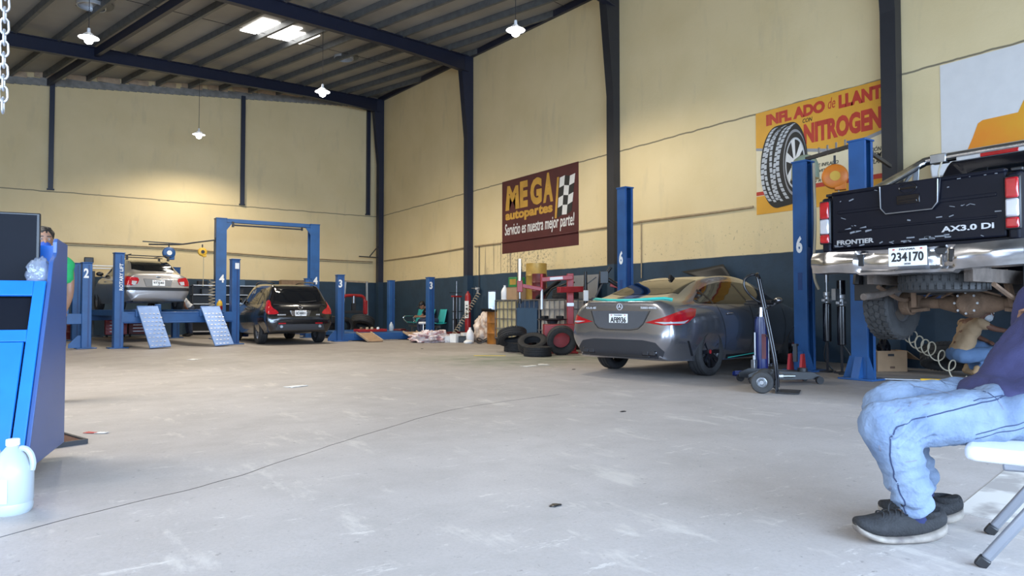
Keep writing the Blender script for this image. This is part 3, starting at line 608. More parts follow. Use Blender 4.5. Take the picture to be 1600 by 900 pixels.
# ------------------------------------------------------------------ vehicles
def spline1(rows, sub):
    n = len(rows); out = []
    for i in range(n - 1):
        r0, r1, r2, r3 = rows[max(i - 1, 0)], rows[i], rows[i + 1], rows[min(i + 2, n - 1)]
        for k in range(sub):
            t = k / sub
            out.append([.5 * (2 * b + (c - a) * t + (2 * a - 5 * b + 4 * c - d) * t * t + (3 * b - a - 3 * c + d) * t ** 3) for a, b, c, d in zip(r0, r1, r2, r3)])
    return out + [list(rows[-1])]
def body_mesh(st, sub=7):
    mb = MB(); rings = []
    for x, zb, wl, wm, zm, wb, zs, wt, zt, zr in spline1(st, sub):
        half = [(0, zb), (wl * .88, zb), (wl, zb + .05), (wm, zm), (wb, zs), (wt, zt), (wt * .72, zr - (zr - zt) * .22), (0, zr)]
        hp = catmull([V((0, y, z)) for y, z in half], 5)
        ring = [V((x, p.y, p.z)) for p in hp] + [V((x, -p.y, p.z)) for p in hp[-2:0:-1]]
        rings.append([mb.bm.verts.new(p) for p in ring])
    for a, b in zip(rings, rings[1:]): mb.bridge(a, b)
    for r in (rings[0][::-1], rings[-1]):
        c = mb.bm.verts.new(sum((v.co for v in r), V()) / len(r))
        for k in range(len(r)): mb.face([r[k], r[(k + 1) % len(r)], c])
    bmesh.ops.recalc_face_normals(mb.bm, faces=mb.bm.faces)
    return mb
def bvh_of(bm): bm.normal_update(); return BVHTree.FromBMesh(bm)
def chaikin(p, n=2):
    for _ in range(n):
        q = []
        for a, b in zip(p, p[1:] + p[:1]): q += [(a[0] * .75 + b[0] * .25, a[1] * .75 + b[1] * .25), (a[0] * .25 + b[0] * .75, a[1] * .25 + b[1] * .75)]
        p = q
    return p
def view(d, o=(0, 0, 0)):                                   # 2-D frame for looking along d
    d = V(d).normalized()
    if abs(d.z) > .9: return (V((1, 0, 0)), V((0, 1, 0)), d)
    uy = V((0, 0, 1)); ux = d.cross(uy).normalized(); return (ux, uy if abs(d.z) < 1e-6 else ux.cross(d).normalized(), d)
REAR = view((1, 0, 0)); RSIDE = view((0, 1, 0)); LSIDE = view((0, -1, 0)); TOP = view((0, 0, -1)); RQ = view((.819, .574, 0)); LQ = view((.819, -.574, 0))
def hit(bvh, fr, u, v, back=4.0):
    ux, uy, d = fr; o = ux * u + uy * v - d * back
    loc, nrm, i, dist = bvh.ray_cast(o, d)
    if loc is None:
        loc, nrm, i, dist = bvh.find_nearest(ux * u + uy * v - d * .9)
    if nrm.dot(d) > 0: nrm = -nrm
    return loc, nrm
def patch(bvh, poly, fr, eps=.004, nu=14, nv=12, mb=None, thick=.0):
    mb = mb or MB(); vs = sorted(set([round(p[1], 5) for p in poly] + [min(p[1] for p in poly) + (max(p[1] for p in poly) - min(p[1] for p in poly)) * k / nv for k in range(nv + 1)]))
    rows = []
    for v in vs:
        xs = []
        for a, b in zip(poly, poly[1:] + poly[:1]):
            if abs(a[1] - b[1]) < 1e-6:
                if abs(a[1] - v) < 1e-5: xs += [a[0], b[0]]
            elif min(a[1], b[1]) - 1e-6 <= v <= max(a[1], b[1]) + 1e-6: xs.append(a[0] + (b[0] - a[0]) * (v - a[1]) / (b[1] - a[1]))
        if not xs: continue
        u0, u1 = min(xs), max(xs); row = []
        for k in range(nu + 1):
            loc, nrm = hit(bvh, fr, u0 + (u1 - u0) * k / nu, v); row.append(mb.bm.verts.new(loc + nrm * eps))
        rows.append(row)
    for a, b in zip(rows, rows[1:]):
        for k in range(nu): mb.face([a[k], a[k + 1], b[k + 1], b[k]])
    return mb
def pline(bvh, pts, fr, wd, mb=None, eps=.003):              # thin seam following the surface
    mb = mb or MB(); P = []
    for a, b in zip(pts, pts[1:]):
        n = max(2, int(math.hypot(b[0] - a[0], b[1] - a[1]) / .05))
        P += [hit(bvh, fr, a[0] + (b[0] - a[0]) * k / n, a[1] + (b[1] - a[1]) * k / n) for k in range(n)]
    P.append(hit(bvh, fr, *pts[-1])); vs = []
    for i, (p, n_) in enumerate(P):
        t_ = (P[min(i + 1, len(P) - 1)][0] - P[max(i - 1, 0)][0]).normalized(); s_ = t_.cross(n_).normalized() * wd / 2
        vs.append((mb.bm.verts.new(p + s_ + n_ * eps), mb.bm.verts.new(p - s_ + n_ * eps)))
    for a, b in zip(vs, vs[1:]): mb.face([a[0], a[1], b[1], b[0]])
    return mb
def cut_arches(o, specs, w, parent=None):
    mb = MB()
    for x, z, r in specs:
        for s_ in (-1, 1): mb.cyl((x, s_ * (w - .28), z), (x, s_ * (w + .3), z), r, n=40)
    c = mb.build('cutter', 'black_plastic', None, smooth=False)
    o.data.materials.append(MT['black_plastic'])
    m = o.modifiers.new('b', 'BOOLEAN'); m.operation = 'DIFFERENCE'; m.object = c; m.solver = 'EXACT'
    try: m.material_mode = 'TRANSFER'
    except Exception: pass
    bake(o); bpy.data.objects.remove(c)
    o.data.polygons.foreach_set('use_smooth', [True] * len(o.data.polygons)); o.data.set_sharp_from_angle(angle=R(35)); return o
AX = M.Rotation(R(-90), 4, 'X')                             # lathe axis to +Y
def tyre_mb(r, w, rim, groove=True, n=40):
    h = w / 2; mb = MB()
    pr = [(rim - .012, -h * .78), (rim + .012, -h * .92), ((r + rim) / 2, -h * 1.03), (r - .03, -h * .98), (r - .006, -h * .80)]
    if groove:
        for k in (-.5, 0, .5): pr += [(r, h * (k * 1.0 - .17)), (r - .009, h * (k - .15)), (r - .009, h * (k + .0 - .07)), (r, h * (k - .05))]
    pr += [(r - .006, h * .80), (r - .03, h * .98), ((r + rim) / 2, h * 1.03), (rim + .012, h * .92), (rim - .012, h * .78)]
    return mb.lathe(pr, n, AX, caps=False)
def rim_mb(rim, w, spokes, face=.6, split=False):
    h = w / 2; mb = MB()
    mb.lathe([(rim, -h * .8), (rim - .02, -h * .6), (rim - .025, h * .55), (rim, h * .80), (rim + .006, h * .82), (rim - .006, h * .70), (rim - .035, h * .45)], 36, AX, caps=False)
    mb.lathe([(0, h * face), (.055, h * face), (.07, h * face - .02), (.07, h * face - .05), (0, h * face - .05)], 20, AX)
    mb.lathe([(rim * .5, -h * .1), (rim * .5, -h * .06), (0, -h * .06)], 24, AX, caps=False)
    for k in range(spokes):
        a = 2 * pi * k / spokes; d = V((cos(a), 0, sin(a))); s_ = V((-sin(a), 0, cos(a)))
        for q in ((-1, 1) if split else (0,)):
            p0 = d * .05 + V((0, h * face - .015, 0)); p1 = d * (rim - .02) + s_ * (q * rim * .16) + V((0, h * (face + .08), 0))
            mb.beam(p0, p1, .022 if split else rim * .22, .025, up=(0, 1, 0))
    return mb
def wheel(parent, loc, side, r, w, rim, spokes, rm, split=False, cap=None, name='wheel', tm='rubber', face=.6, blocks=False, steer=0):
    mb = tyre_mb(r, w, rim, not blocks)
    if blocks:
        for k in range(30):
            a = 2 * pi * k / 30
            for j in (-1.5, -.5, .5, 1.5):
                aa = a + (.105 if j in (-.5, 1.5) else 0); m3 = M.Rotation(-aa, 3, 'Y')
                mb.box(m3 @ V((r - .004, j * w * .215, 0)), (.022, w * .18, r * .145), m3 @ M.Rotation(.3 * (1 if j > 0 else -1), 3, 'X'))
    t_ = mb.build(name, tm, parent, ang=30); t_.location = loc; t_.rotation_euler = (0, 0, R(steer) + (0 if side > 0 else pi))
    k = rim_mb(rim, w, spokes, face, split).build('rim', rm, t_, ang=30)
    if cap: MB().cyl((0, w / 2 * face, 0), (0, w / 2 * face + .006, 0), .028, n=16).build('centre_cap', cap, t_)
    return t_
def emblem_star(r): 
    mb = MB(); mb.tube([V((0, r * cos(a), r * sin(a))) for a in [2 * pi * k / 28 for k in range(28)]], r * .11, 6, closed=True)
    for k in range(3):
        a = pi / 2 + k * 2 * pi / 3; tip = V((0, r * .95 * cos(a), r * .95 * sin(a)))
        for q in (-1, 1):
            s_ = V((0, r * .17 * cos(a + q * pi / 2), r * .17 * sin(a + q * pi / 2)))
            A = [mb.bm.verts.new(v) for v in (V((-.006, 0, 0)), s_ * 1.0 + V((0, r * .05 * cos(a), r * .05 * sin(a))), tip)]; mb.face(A)
    return mb
def number_plate(parent, loc, txt, top='PANAMA', bottom='2020', tilt=0, w_=.31, h_=.155):
    p = MB().box((0, 0, 0), (.006, w_, h_)).build('number_plate', 'plate', parent, bevel=.003)
    p.location = loc; p.rotation_euler = (0, R(tilt), 0)
    f = lambda u, v: frame((-.0045, -u, v), (0, -1, 0), (0, 0, 1))
    lettering(txt, w_ * .84, h_ * .50, f(-w_ * .42, -h_ * .27), 'mural_black', p, bold=.03, depth=.003)
    lettering(top, w_ * .42, h_ * .10, f(-w_ * .21, h_ * .34), 'mural_black', p, bold=.02, depth=.003)
    lettering(bottom, w_ * .17, h_ * .10, f(-w_ * .085, -h_ * .44), 'mural_black', p, bold=.02, depth=.003)
    MB().box((-.0045, w_ * .36, h_ * .39), (.002, .02, .012)).box((-.0045, -w_ * .36, h_ * .39), (.002, .02, .012)).build('plate_marks', 'plate_red', p, smooth=False)
    return p
def badge(bvh, fr, u, v, st, w_, h_, m, parent, k=.003, **kw):
    loc, n = hit(bvh, fr, u + w_ / 2, v + h_ / 2); ux = fr[0]; ux = (ux - n * ux.dot(n)).normalized(); uy = n.cross(ux)
    f = frame(loc + n * k - ux * w_ / 2 - uy * h_ / 2, ux, uy); return lettering(st, w_, h_, f, m, parent, depth=.006, **kw)

# --- grey coupe-style sedan in the right bay
th = 11.0
C1 = thing('car', 'dark grey four-door coupe with a mint green boot lip spoiler', 'car', (7.38, 7.18, 0), th)
ST = [(-.955, .40, .48, .58, .49, .56, .57, .42, .61, .615), (-.945, .33, .58, .70, .50, .68, .60, .50, .66, .67), (-.915, .28, .66, .79, .51, .75, .70, .56, .80, .83),
      (-.885, .26, .69, .82, .52, .775, .80, .60, .96, .99), (-.83, .24, .72, .845, .54, .79, .87, .62, 1.005, 1.03), (-.72, .23, .75, .865, .56, .81, .91, .62, 1.03, 1.055), (-.48, .22, .79, .885, .58, .825, .945, .58, 1.085, 1.11),
      (0, .20, .82, .892, .60, .835, .955, .54, 1.225, 1.265), (.5, .19, .82, .892, .60, .835, .955, .53, 1.325, 1.375), (1.05, .19, .82, .89, .60, .835, .95, .53, 1.37, 1.42), (1.6, .19, .82, .89, .60, .835, .945, .54, 1.345, 1.40),
      (2.15, .19, .82, .89, .60, .83, .935, .57, 1.22, 1.27), (2.62, .20, .82, .89, .58, .82, .92, .62, 1.02, 1.05), (2.85, .20, .81, .885, .57, .80, .90, .62, .965, .985), (3.3, .22, .78, .86, .54, .76, .80, .58, .88, .90), (3.58, .25, .66, .74, .50, .64, .68, .5, .74, .76), (3.68, .32, .5, .56, .48, .48, .58, .4, .62, .63)]
mb = body_mesh(ST); bv = bvh_of(mb.bm); bo = mb.build('body', 'cla_grey', C1, ang=50); cut_arches(bo, ((0, .33, .37), (2.70, .33, .37)), .89)
for x in (0, 2.70):
    for s_ in (-1, 1): wheel(C1, (x, s_ * .775, .33), s_, .33, .225, .235, 10, 'rim_black', split=False, cap='red', face=.7)
def sym(p): return [(-u, v) for u, v in p[::-1]]
patch(bv, chaikin([(-.47, -.60), (-.47, .60), (.02, .50), (.36, .47), (.36, -.47), (.02, -.50)], 1), TOP, .004, 20, 20).build('rear_window', 'tint', C1)
sw = chaikin([(-.30, 1.02), (-.10, 1.10), (.15, 1.20), (.55, 1.29), (1.05, 1.33), (1.55, 1.30), (2.0, 1.19), (2.36, 1.01), (2.30, .985), (1.0, .99), (-.2, .985)], 1)
for fr, f in ((RSIDE, 1), (LSIDE, -1)):
    pl = [(f * u, v) for u, v in sw]
    patch(bv, pl, fr, .004, 34, 14).build('side_window', 'tint', C1)
    q = MB()
    for x0, x1 in ((1.20, 1.27), (.16, .19)): pline(bv, [(f * x0, .99), (f * (x0 - .1), 1.29 if x0 > 1 else 1.18)], fr, .05, q, .006)
    q.build('window_pillar', 'black_plastic', C1)
    q = MB(); pline(bv, [(f * 1.22, .97), (f * 1.22, .40), (f * 1.18, .28)], fr, .008, q); pline(bv, [(f * .22, .97), (f * .36, .62), (f * .42, .34)], fr, .008, q); pline(bv, [(f * 2.34, .93), (f * 2.33, .36)], fr, .008, q)
    q.build('door_seam', 'black_plastic', C1)
    for x in (.52, 1.50):
        loc, n = hit(bv, fr, f * x, .845); MB().box(loc + n * .012, (.19, .022, .028)).build('door_handle', 'cla_grey', C1, bevel=.01)
    patch(bv, [(f * .50, .27), (f * 2.2, .25), (f * 2.2, .20), (f * .50, .21)], fr, .006, 20, 3).build('side_skirt', 'black_gloss', C1)
    patch(bv, [(f * .55, .232), (f * 1.35, .262), (f * 1.35, .247), (f * .55, .217)], fr, .009, 20, 2).build('skirt_stripe', 'mint', C1)
    loc, n = hit(bv, fr, f * 2.12, .98); mr = MB().ball(loc + n * .09 + V((-.02, 0, .02)), (.05, .075, .05)); mr.beam(loc, loc + n * .08 + V((0, 0, .02)), .04, .03); mr.build('side_mirror', 'cla_grey', C1)
    # tail lamp wrapping the corner
    fq = RQ if f > 0 else LQ
    tl = [(f * u, v) for u, v in [(-.18, .735), (.03, .80), (.22, .872), (.40, .925), (.49, .915), (.47, .82), (.36, .735), (.25, .705), (.02, .705)]]
    t_ = patch(bv, tl, fq, .006, 22, 12).build('tail_lamp', 'lamp_red', C1)
    patch(bv, [(f * u, v) for u, v in [(-.06, .742), (.32, .757), (.38, .775), (.31, .725), (.06, .717)]], fq, .010, 14, 4).build('reversing_lamp', 'lamp_clear', t_)
    patch(bv, [(f * u, v) for u, v in [(.36, .50), (.385, .50), (.45, .29), (.42, .29)]], fq, .004, 4, 8).build('corner_vent', 'black_plastic', C1)
pr = [(-.47, .885), (-.40, .72), (-.33, .665), (-.2, .645), (.2, .645), (.33, .665), (.40, .72), (.47, .885)]
patch(bv, pr, REAR, .003, 20, 12).build('plate_recess', 'fabric_grey', C1)
q = MB(); pline(bv, [(-.49, .89), (-.40, .71), (-.33, .65), (-.2, .632), (.2, .632), (.33, .65), (.40, .71), (.49, .89)], REAR, .010, q, .004); q.build('boot_lid_seam', 'black_plastic', C1)
df = [(-.66, .27), (-.71, .36), (-.60, .475), (-.40, .505), (.40, .505), (.60, .475), (.71, .36), (.66, .27)]
patch(bv, df, REAR, .005, 24, 10).build('diffuser', 'diffuser', C1)
MB().box((-.88, 0, .295), (.12, 1.0, .06)).build('diffuser_lip', 'black_plastic', C1, bevel=.01)
for s_ in (-1, 1):
    e = MB().box((-.89, s_ * .50, .335), (.12, .23, .075)).build('exhaust_surround', 'black_gloss', C1, bevel=.015)
    for k in (-.05, .055): MB().box((-.953, s_ * .50 + k, .335), (.01, .085, .05)).build('exhaust_tip', 'dark_steel', e, bevel=.01)
loc, n = hit(bv, REAR, 0, .77); number_plate(C1, loc + V((-.008, 0, 0)), 'AF8936')
loc, n = hit(bv, REAR, 0, .945); e = emblem_star(.043).build('star_emblem', 'badge_silver', C1, smooth=False); e.location = loc + V((-.008, 0, 0))
badge(bv, REAR, -.58, .915, 'CLA 45', .17, .028, 'badge_silver', C1, bold=.03); badge(bv, REAR, .34, .915, 'TURBO 4MATIC', .25, .028, 'badge_silver', C1, bold=.03)
sp = []
for k in range(17):
    y = -.66 + 1.32 * k / 16; x = -.845 + .22 * abs(y / .66) ** 2.4; loc, n = hit(bv, TOP, x, y); sp.append(loc + V((0, 0, .012)))
MB().tube(sp, .016, 8).build('boot_lip_spoiler', 'mint', C1)
loc, n = hit(bv, TOP, .42, 0); MB().prism([(-.09, 0), (.09, 0), (-.03, .06), (-.06, .065)], .03, frame(loc + V((0, .015, -.005)), (1, 0, 0), (0, 0, 1))).build('roof_antenna', 'black_plastic', C1)
# --- silver sedan on lift 2
C2 = thing('car', 'silver sedan with a roof rack standing up on the blue four-post lift', 'car', (2.40, 21.66, .835), 98)
ST = [(-.86, .42, .50, .58, .50, .56, .58, .42, .62, .63), (-.85, .34, .60, .70, .50, .67, .62, .50, .68, .70), (-.82, .30, .66, .77, .52, .73, .74, .56, .86, .89), (-.79, .28, .68, .79, .54, .75, .82, .60, .96, 1.0), (-.70, .27, .71, .81, .58, .77, .88, .61, 1.0, 1.04), (-.42, .25, .74, .835, .6, .785, .93, .57, 1.06, 1.09),
      (-.05, .23, .76, .845, .62, .79, .94, .54, 1.28, 1.32), (.35, .22, .77, .847, .62, .795, .95, .54, 1.38, 1.43), (.9, .21, .77, .847, .62, .795, .94, .545, 1.41, 1.46), (1.4, .21, .77, .847, .62, .795, .93, .55, 1.38, 1.43), (1.9, .21, .77, .845, .62, .79, .92, .57, 1.22, 1.26), (2.4, .22, .77, .84, .60, .78, .91, .60, 1.0, 1.03), (2.7, .22, .76, .83, .58, .75, .86, .58, .93, .95), (3.1, .25, .70, .78, .54, .69, .74, .52, .82, .84), (3.32, .30, .56, .62, .5, .52, .62, .45, .68, .69), (3.38, .36, .45, .5, .48, .4, .54, .35, .58, .59)]
mb = body_mesh(ST); bv = bvh_of(mb.bm); bo = mb.build('body', 'rio_silver', C2, ang=50); cut_arches(bo, ((0, .30, .345), (2.50, .30, .345)), .845)
for x in (0, 2.5):
    for s_ in (-1, 1): wheel(C2, (x, s_ * .735, .30), s_, .30, .185, .19, 7, 'rim_silver')
patch(bv, chaikin([(-.40, -.56), (-.40, .56), (.0, .49), (.30, .47), (.30, -.47), (.0, -.49)], 1), TOP, .004, 16, 16).build('rear_window', 'tint', C2)
sw = chaikin([(-.18, 1.04), (.0, 1.18), (.25, 1.32), (.6, 1.385), (1.0, 1.39), (1.4, 1.34), (1.8, 1.20), (2.15, 1.02), (2.1, .975), (-.1, .985)], 1)
for fr, f in ((RSIDE, 1), (LSIDE, -1)):
    patch(bv, [(f * u, v) for u, v in sw], fr, .004, 30, 12).build('side_window', 'tint', C2)
    q = MB(); pline(bv, [(f * 1.05, .98), (f * .98, 1.39)], fr, .07, q, .006); pline(bv, [(f * .13, .98), (f * .13, 1.25)], fr, .03, q, .006); q.build('window_pillar', 'rio_silver', C2)
    q = MB(); pline(bv, [(f * 1.05, .97), (f * 1.05, .30)], fr, .008, q); pline(bv, [(f * .12, .97), (f * .3, .6), (f * .36, .3)], fr, .008, q); pline(bv, [(f * 2.1, .93), (f * 2.05, .3)], fr, .008, q); q.build('door_seam', 'black_plastic', C2)
    patch(bv, [(f * .38, .50), (f * 2.1, .50), (f * 2.1, .56), (f * .38, .56)], fr, .012, 20, 2).build('side_moulding', 'rio_silver', C2)
    for x in (.40, 1.35): loc, n = hit(bv, fr, f * x, .84); MB().box(loc + n * .012, (.17, .022, .028)).build('door_handle', 'rio_silver', C2, bevel=.01)
    loc, n = hit(bv, fr, f * 1.98, .98); mr = MB().ball(loc + n * .11 + V((-.02, 0, .04)), (.06, .10, .065)); mr.beam(loc, loc + n * .08 + V((0, 0, .02)), .04, .03); mr.build('side_mirror', 'black_plastic', C2)
    fq = RQ if f > 0 else LQ
    t_ = patch(bv, chaikin([(f * u, v) for u, v in [(-.10, .895), (.10, .92), (.40, .96), (.46, .84), (.40, .70), (-.04, .68)]], 1), fq, .008, 16, 10).build('tail_lamp', 'lamp_red', C2)
    patch(bv, [(f * u, v) for u, v in [(-.05, .80), (.06, .815), (.06, .72), (-.02, .71)]], fq, .011, 6, 6).build('reversing_lamp', 'lamp_clear', t_)
patch(bv, [(-.36, .86), (.36, .86), (.30, .68), (-.30, .68)], REAR, .002, 12, 8).build('plate_recess', 'board_grey', C2)
q = MB(); pline(bv, [(-.37, .87), (-.31, .665), (.31, .665), (.37, .87), (-.37, .87)], REAR, .012, q, .004); q.build('plate_surround', 'chrome', C2)
patch(bv, [(-.70, .645), (.70, .645), (.72, .56), (-.72, .56)], REAR, .006, 20, 4).build('bumper_strip', 'black_plastic', C2)
for fq, f in ((RQ, 1), (LQ, -1)): patch(bv, [(f * u, v) for u, v in [(0, .64), (.40, .66), (.40, .56), (.0, .56)]], fq, .006, 10, 4).build('bumper_strip', 'black_plastic', C2)
MB().box((-.60, 0, .30), (.3, 1.2, .1)).build('underbody', 'black_plastic', C2)
loc, n = hit(bv, REAR, 0, .765); number_plate(C2, loc + V((-.01, 0, 0)), '973J40', tilt=6)
loc, n = hit(bv, REAR, 0, .93); MB().lathe([(0, 0), (.055, 0), (.055, .006), (0, .008)], 20, M.Translation(loc) @ M.Rotation(R(-90), 4, 'Y') @ M.Scale(.5, 4, (1, 0, 0))).build('oval_emblem', 'chrome', C2)
badge(bv, REAR, .48, .90, 'Rio', .10, .045, 'badge_silver', C2, shear=.3)
for x in (.25, 1.15):
    rb = MB().beam((x, -.62, 1.56), (x, .62, 1.56), .05, .025).build('roof_bar', 'black_plastic', C2, bevel=.008)
    for s_ in (-1, 1): MB().prism([(-.05, 0), (.05, 0), (.03, .13), (-.03, .13)], .05, frame((x, s_ * .53 + .025, 1.43), (1, 0, 0), (0, 0, 1))).build('rack_foot', 'black_plastic', rb)
for s_ in (-1, 1): MB().beam((.15, s_ * .45, 1.585), (1.3, s_ * .45, 1.585), .02, .02).build('rack_rail', 'black_plastic', C2)

# --- black SUV in the middle bay
C3 = thing('car', 'black SUV parked between the posts of the tall lift marked 4', 'car', (5.355, 18.42, 0), 90); C3.scale = (.95, .93, .925)
ST = [(-.96, .48, .56, .64, .58, .62, .66, .48, .70, .71), (-.95, .40, .68, .78, .58, .74, .70, .56, .78, .80), (-.92, .36, .76, .86, .60, .82, .82, .60, .92, .95), (-.87, .34, .79, .89, .62, .85, .95, .64, 1.08, 1.11), (-.78, .33, .81, .91, .66, .86, 1.02, .66, 1.22, 1.27), (-.62, .32, .83, .925, .7, .865, 1.06, .65, 1.42, 1.48), (-.45, .30, .85, .935, .72, .87, 1.07, .645, 1.55, 1.60), (-.2, .28, .87, .94, .72, .875, 1.07, .645, 1.60, 1.65),
      (.4, .27, .87, .94, .72, .88, 1.06, .65, 1.63, 1.68), (1.0, .26, .87, .94, .72, .88, 1.05, .655, 1.63, 1.69), (1.5, .26, .87, .94, .72, .88, 1.04, .66, 1.58, 1.64), (2.0, .26, .87, .94, .72, .87, 1.03, .67, 1.40, 1.45), (2.5, .26, .86, .935, .70, .86, 1.02, .70, 1.14, 1.18), (2.9, .27, .85, .92, .68, .82, .98, .68, 1.06, 1.08), (3.4, .30, .78, .86, .62, .76, .84, .6, .92, .94), (3.65, .34, .66, .72, .58, .62, .7, .5, .78, .79), (3.72, .42, .5, .56, .55, .48, .62, .4, .66, .67)]
mb = body_mesh(ST); bv = bvh_of(mb.bm); bo = mb.build('body', 'suv_black', C3, ang=50); cut_arches(bo, ((0, .37, .42), (2.82, .37, .42)), .94)
for x in (0, 2.82):
    for s_ in (-1, 1): wheel(C3, (x, s_ * .81, .37), s_, .37, .225, .235, 6, 'rim_silver', split=True)
patch(bv, chaikin([(-.70, 1.14), (.70, 1.14), (.64, 1.38), (.54, 1.545), (-.54, 1.545), (-.64, 1.38)], 1), REAR, .004, 18, 12).build('rear_window', 'tint', C3)
MB().tube([hit(bv, REAR, u, v)[0] + V((-.02, 0, 0)) for u, v in ((-.02, 1.17), (.12, 1.165), (.30, 1.18), (.46, 1.20))], .010, 6).build('rear_wiper', 'black_plastic', C3)
sw = chaikin([(-.62, 1.16), (-.45, 1.40), (-.15, 1.53), (.4, 1.585), (1.0, 1.59), (1.45, 1.53), (1.95, 1.36), (2.4, 1.12), (2.3, 1.085), (-.5, 1.12)], 1)
for fr, f in ((RSIDE, 1), (LSIDE, -1)):
    patch(bv, [(f * u, v) for u, v in sw], fr, .004, 30, 12).build('side_window', 'tint', C3)
    q = MB(); pline(bv, [(f * 1.1, 1.09), (f * 1.02, 1.58)], fr, .06, q, .006); pline(bv, [(f * .12, 1.1), (f * .0, 1.55)], fr, .06, q, .006); q.build('window_pillar', 'black_plastic', C3)
    q = MB(); pline(bv, [(f * 1.1, 1.08), (f * 1.1, .36)], fr, .008, q); pline(bv, [(f * .10, 1.08), (f * .36, .7), (f * .44, .36)], fr, .008, q); q.build('door_seam', 'diffuser', C3)
    for x in (.42, 1.40): loc, n = hit(bv, fr, f * x, .98); MB().box(loc + n * .012, (.19, .022, .03)).build('door_handle', 'suv_black', C3, bevel=.01)
    loc, n = hit(bv, fr, f * 2.2, 1.12); mr = MB().ball(loc + n * .13 + V((-.02, 0, .05)), (.07, .12, .09)); mr.beam(loc, loc + n * .08 + V((0, 0, .02)), .04, .03); mr.build('side_mirror', 'suv_black', C3)
    fq = RQ if f > 0 else LQ
    t_ = patch(bv, chaikin([(f * u, v) for u, v in [(-.06, .83), (.26, .83), (.34, 1.16), (.28, 1.22), (.19, 1.20), (.12, 1.02), (-.03, .92)]], 1), fq, .008, 14, 16).build('tail_lamp', 'lamp_red', C3)
    rl = MB(); rl.tube([(-.35, f * .56, 1.685), (-.1, f * .575, 1.725), (.7, f * .58, 1.755), (1.25, f * .575, 1.74), (1.5, f * .57, 1.68)], .018, 8, 6); rl.build('roof_rail', 'black_gloss', C3)
    loc, n = hit(bv, REAR, f * .52, .50); MB().cyl(loc + V((-.03, 0, 0)), loc + V((.1, 0, 0)), .04, n=20, caps=False).cyl(loc + V((-.01, 0, 0)), loc + V((.0, 0, 0)), .037, n=20).build('exhaust_tip', 'steel', C3)
    loc, n = hit(bv, REAR, f * .22, .86); MB().prism([(f * -.055, .06), (f * .065, .075), (f * .01, -.075), (f * -.055, -.065)], .02, frame(loc + V((-.012, 0, 0)), (0, -1, 0), (0, 0, 1)) @ M.Translation((0, 0, -.015))).build('plate_trim', 'chrome', C3, bevel=.005)
loc, n = hit(bv, REAR, 0, .86); number_plate(C3, loc + V((-.012, 0, 0)), 'BD8801', tilt=8)
loc, n = hit(bv, REAR, 0, 1.03); f4 = M.Translation(loc + V((-.012, 0, 0)))
q = MB(); q.tube([V((0, .062 * cos(a), .055 * sin(a))) for a in [2 * pi * k / 24 for k in range(24)]], .009, 6, closed=True); q.box((-.004, 0, 0), (.01, .15, .026)); e = q.build('ring_emblem', 'chrome', C3); e.location = loc + V((-.012, 0, 0))
badge(bv, REAR, -.62, .80, 'MURANO', .22, .035, 'badge_silver', C3, bold=.02); badge(bv, REAR, .42, .80, 'AWD', .11, .035, 'badge_silver', C3, bold=.02)
q = MB(); pline(bv, [(-.70, 1.10), (-.3, 1.08), (.3, 1.08), (.70, 1.10)], REAR, .012, q, .005); pline(bv, [(-.72, .70), (.72, .70)], REAR, .012, q, .005); q.build('tailgate_seam', 'diffuser', C3)
patch(bv, [(-.62, .56), (.62, .56), (.66, .40), (-.66, .40)], REAR, .005, 14, 5).build('bumper_valance', 'diffuser', C3)
for u in (-.5, .5): patch(bv, [(u - .1, .60), (u + .1, .60), (u + .1, .57), (u - .1, .57)], REAR, .008, 6, 2).build('bumper_reflector', 'lamp_red', C3)
# --- black pickup raised on the right-hand lift: tail faces the room, nose towards the wall
TR = thing('pickup_truck', 'black double-cab pickup with a dented chrome bumper raised on the right lift', 'pickup truck', (7.50, 3.12, .615), 0)
# local frame: rear axle at x=0, ground plane of the tyres at z=0 (hanging), tail at x=-1.10
for s_ in (-1, 1):                                          # bed sides with flared arches
    y = s_ * .80
    o = MB().prism([(-1.04, .80), (-.47, .80), (-.45, .82), (-.34, .93), (0, .99), (.34, .93), (.45, .82), (.50, .66), (1.0, .66), (1.0, 1.42), (-1.04, 1.42)], .07, frame((0, y + .035, 0), (1, 0, 0), (0, 0, 1))).build('bed_side', 'truck_black', TR, bevel=.02)
    fl_ = [V((.47 * cos(a), 0, .56 + .45 * sin(a))) for a in [pi * k / 12 for k in range(13)]]
    MB().tube([p + V((0, y + s_ * .05, 0)) for p in fl_], .045, 8).build('wheel_arch_flare', 'black_plastic', o)
    MB().beam((-1.04, y, 1.435), (1.0, y, 1.435), .085, .03).build('bed_rail', 'black_plastic', o, bevel=.008)
    MB().beam((-1.07, y + s_ * .0, .86), (-1.07, y, 1.40), .085, .08).build('corner_post', 'truck_black', o, bevel=.02)
    lm = MB().box((-1.115, s_ * .80, 1.155), (.035, .115, .43)).build('tail_lamp', 'black_plastic', TR, bevel=.012)
    MB().box((-1.135, s_ * .80, 1.275), (.03, .095, .165)).build('stop_lens', 'lamp_red', lm, bevel=.02)
    MB().box((-1.135, s_ * .80, 1.115), (.03, .095, .145)).build('reversing_lens', 'lamp_clear', lm, bevel=.02)
    MB().box((-1.135, s_ * .80, .995), (.03, .095, .085)).build('indicator_lens', 'lamp_red', lm, bevel=.015)
MB().box((0, 0, .86), (2.1, 1.56, .05)).box((1.0, 0, 1.05), (.04, 1.6, .72)).build('bed_floor', 'truck_black', TR)
tg = MB().box((-1.075, 0, 1.155), (.05, 1.49, .53)).box((-1.07, 0, 1.43), (.08, 1.49, .035))
tg = tg.build('tailgate', 'truck_black', TR, bevel=.015)
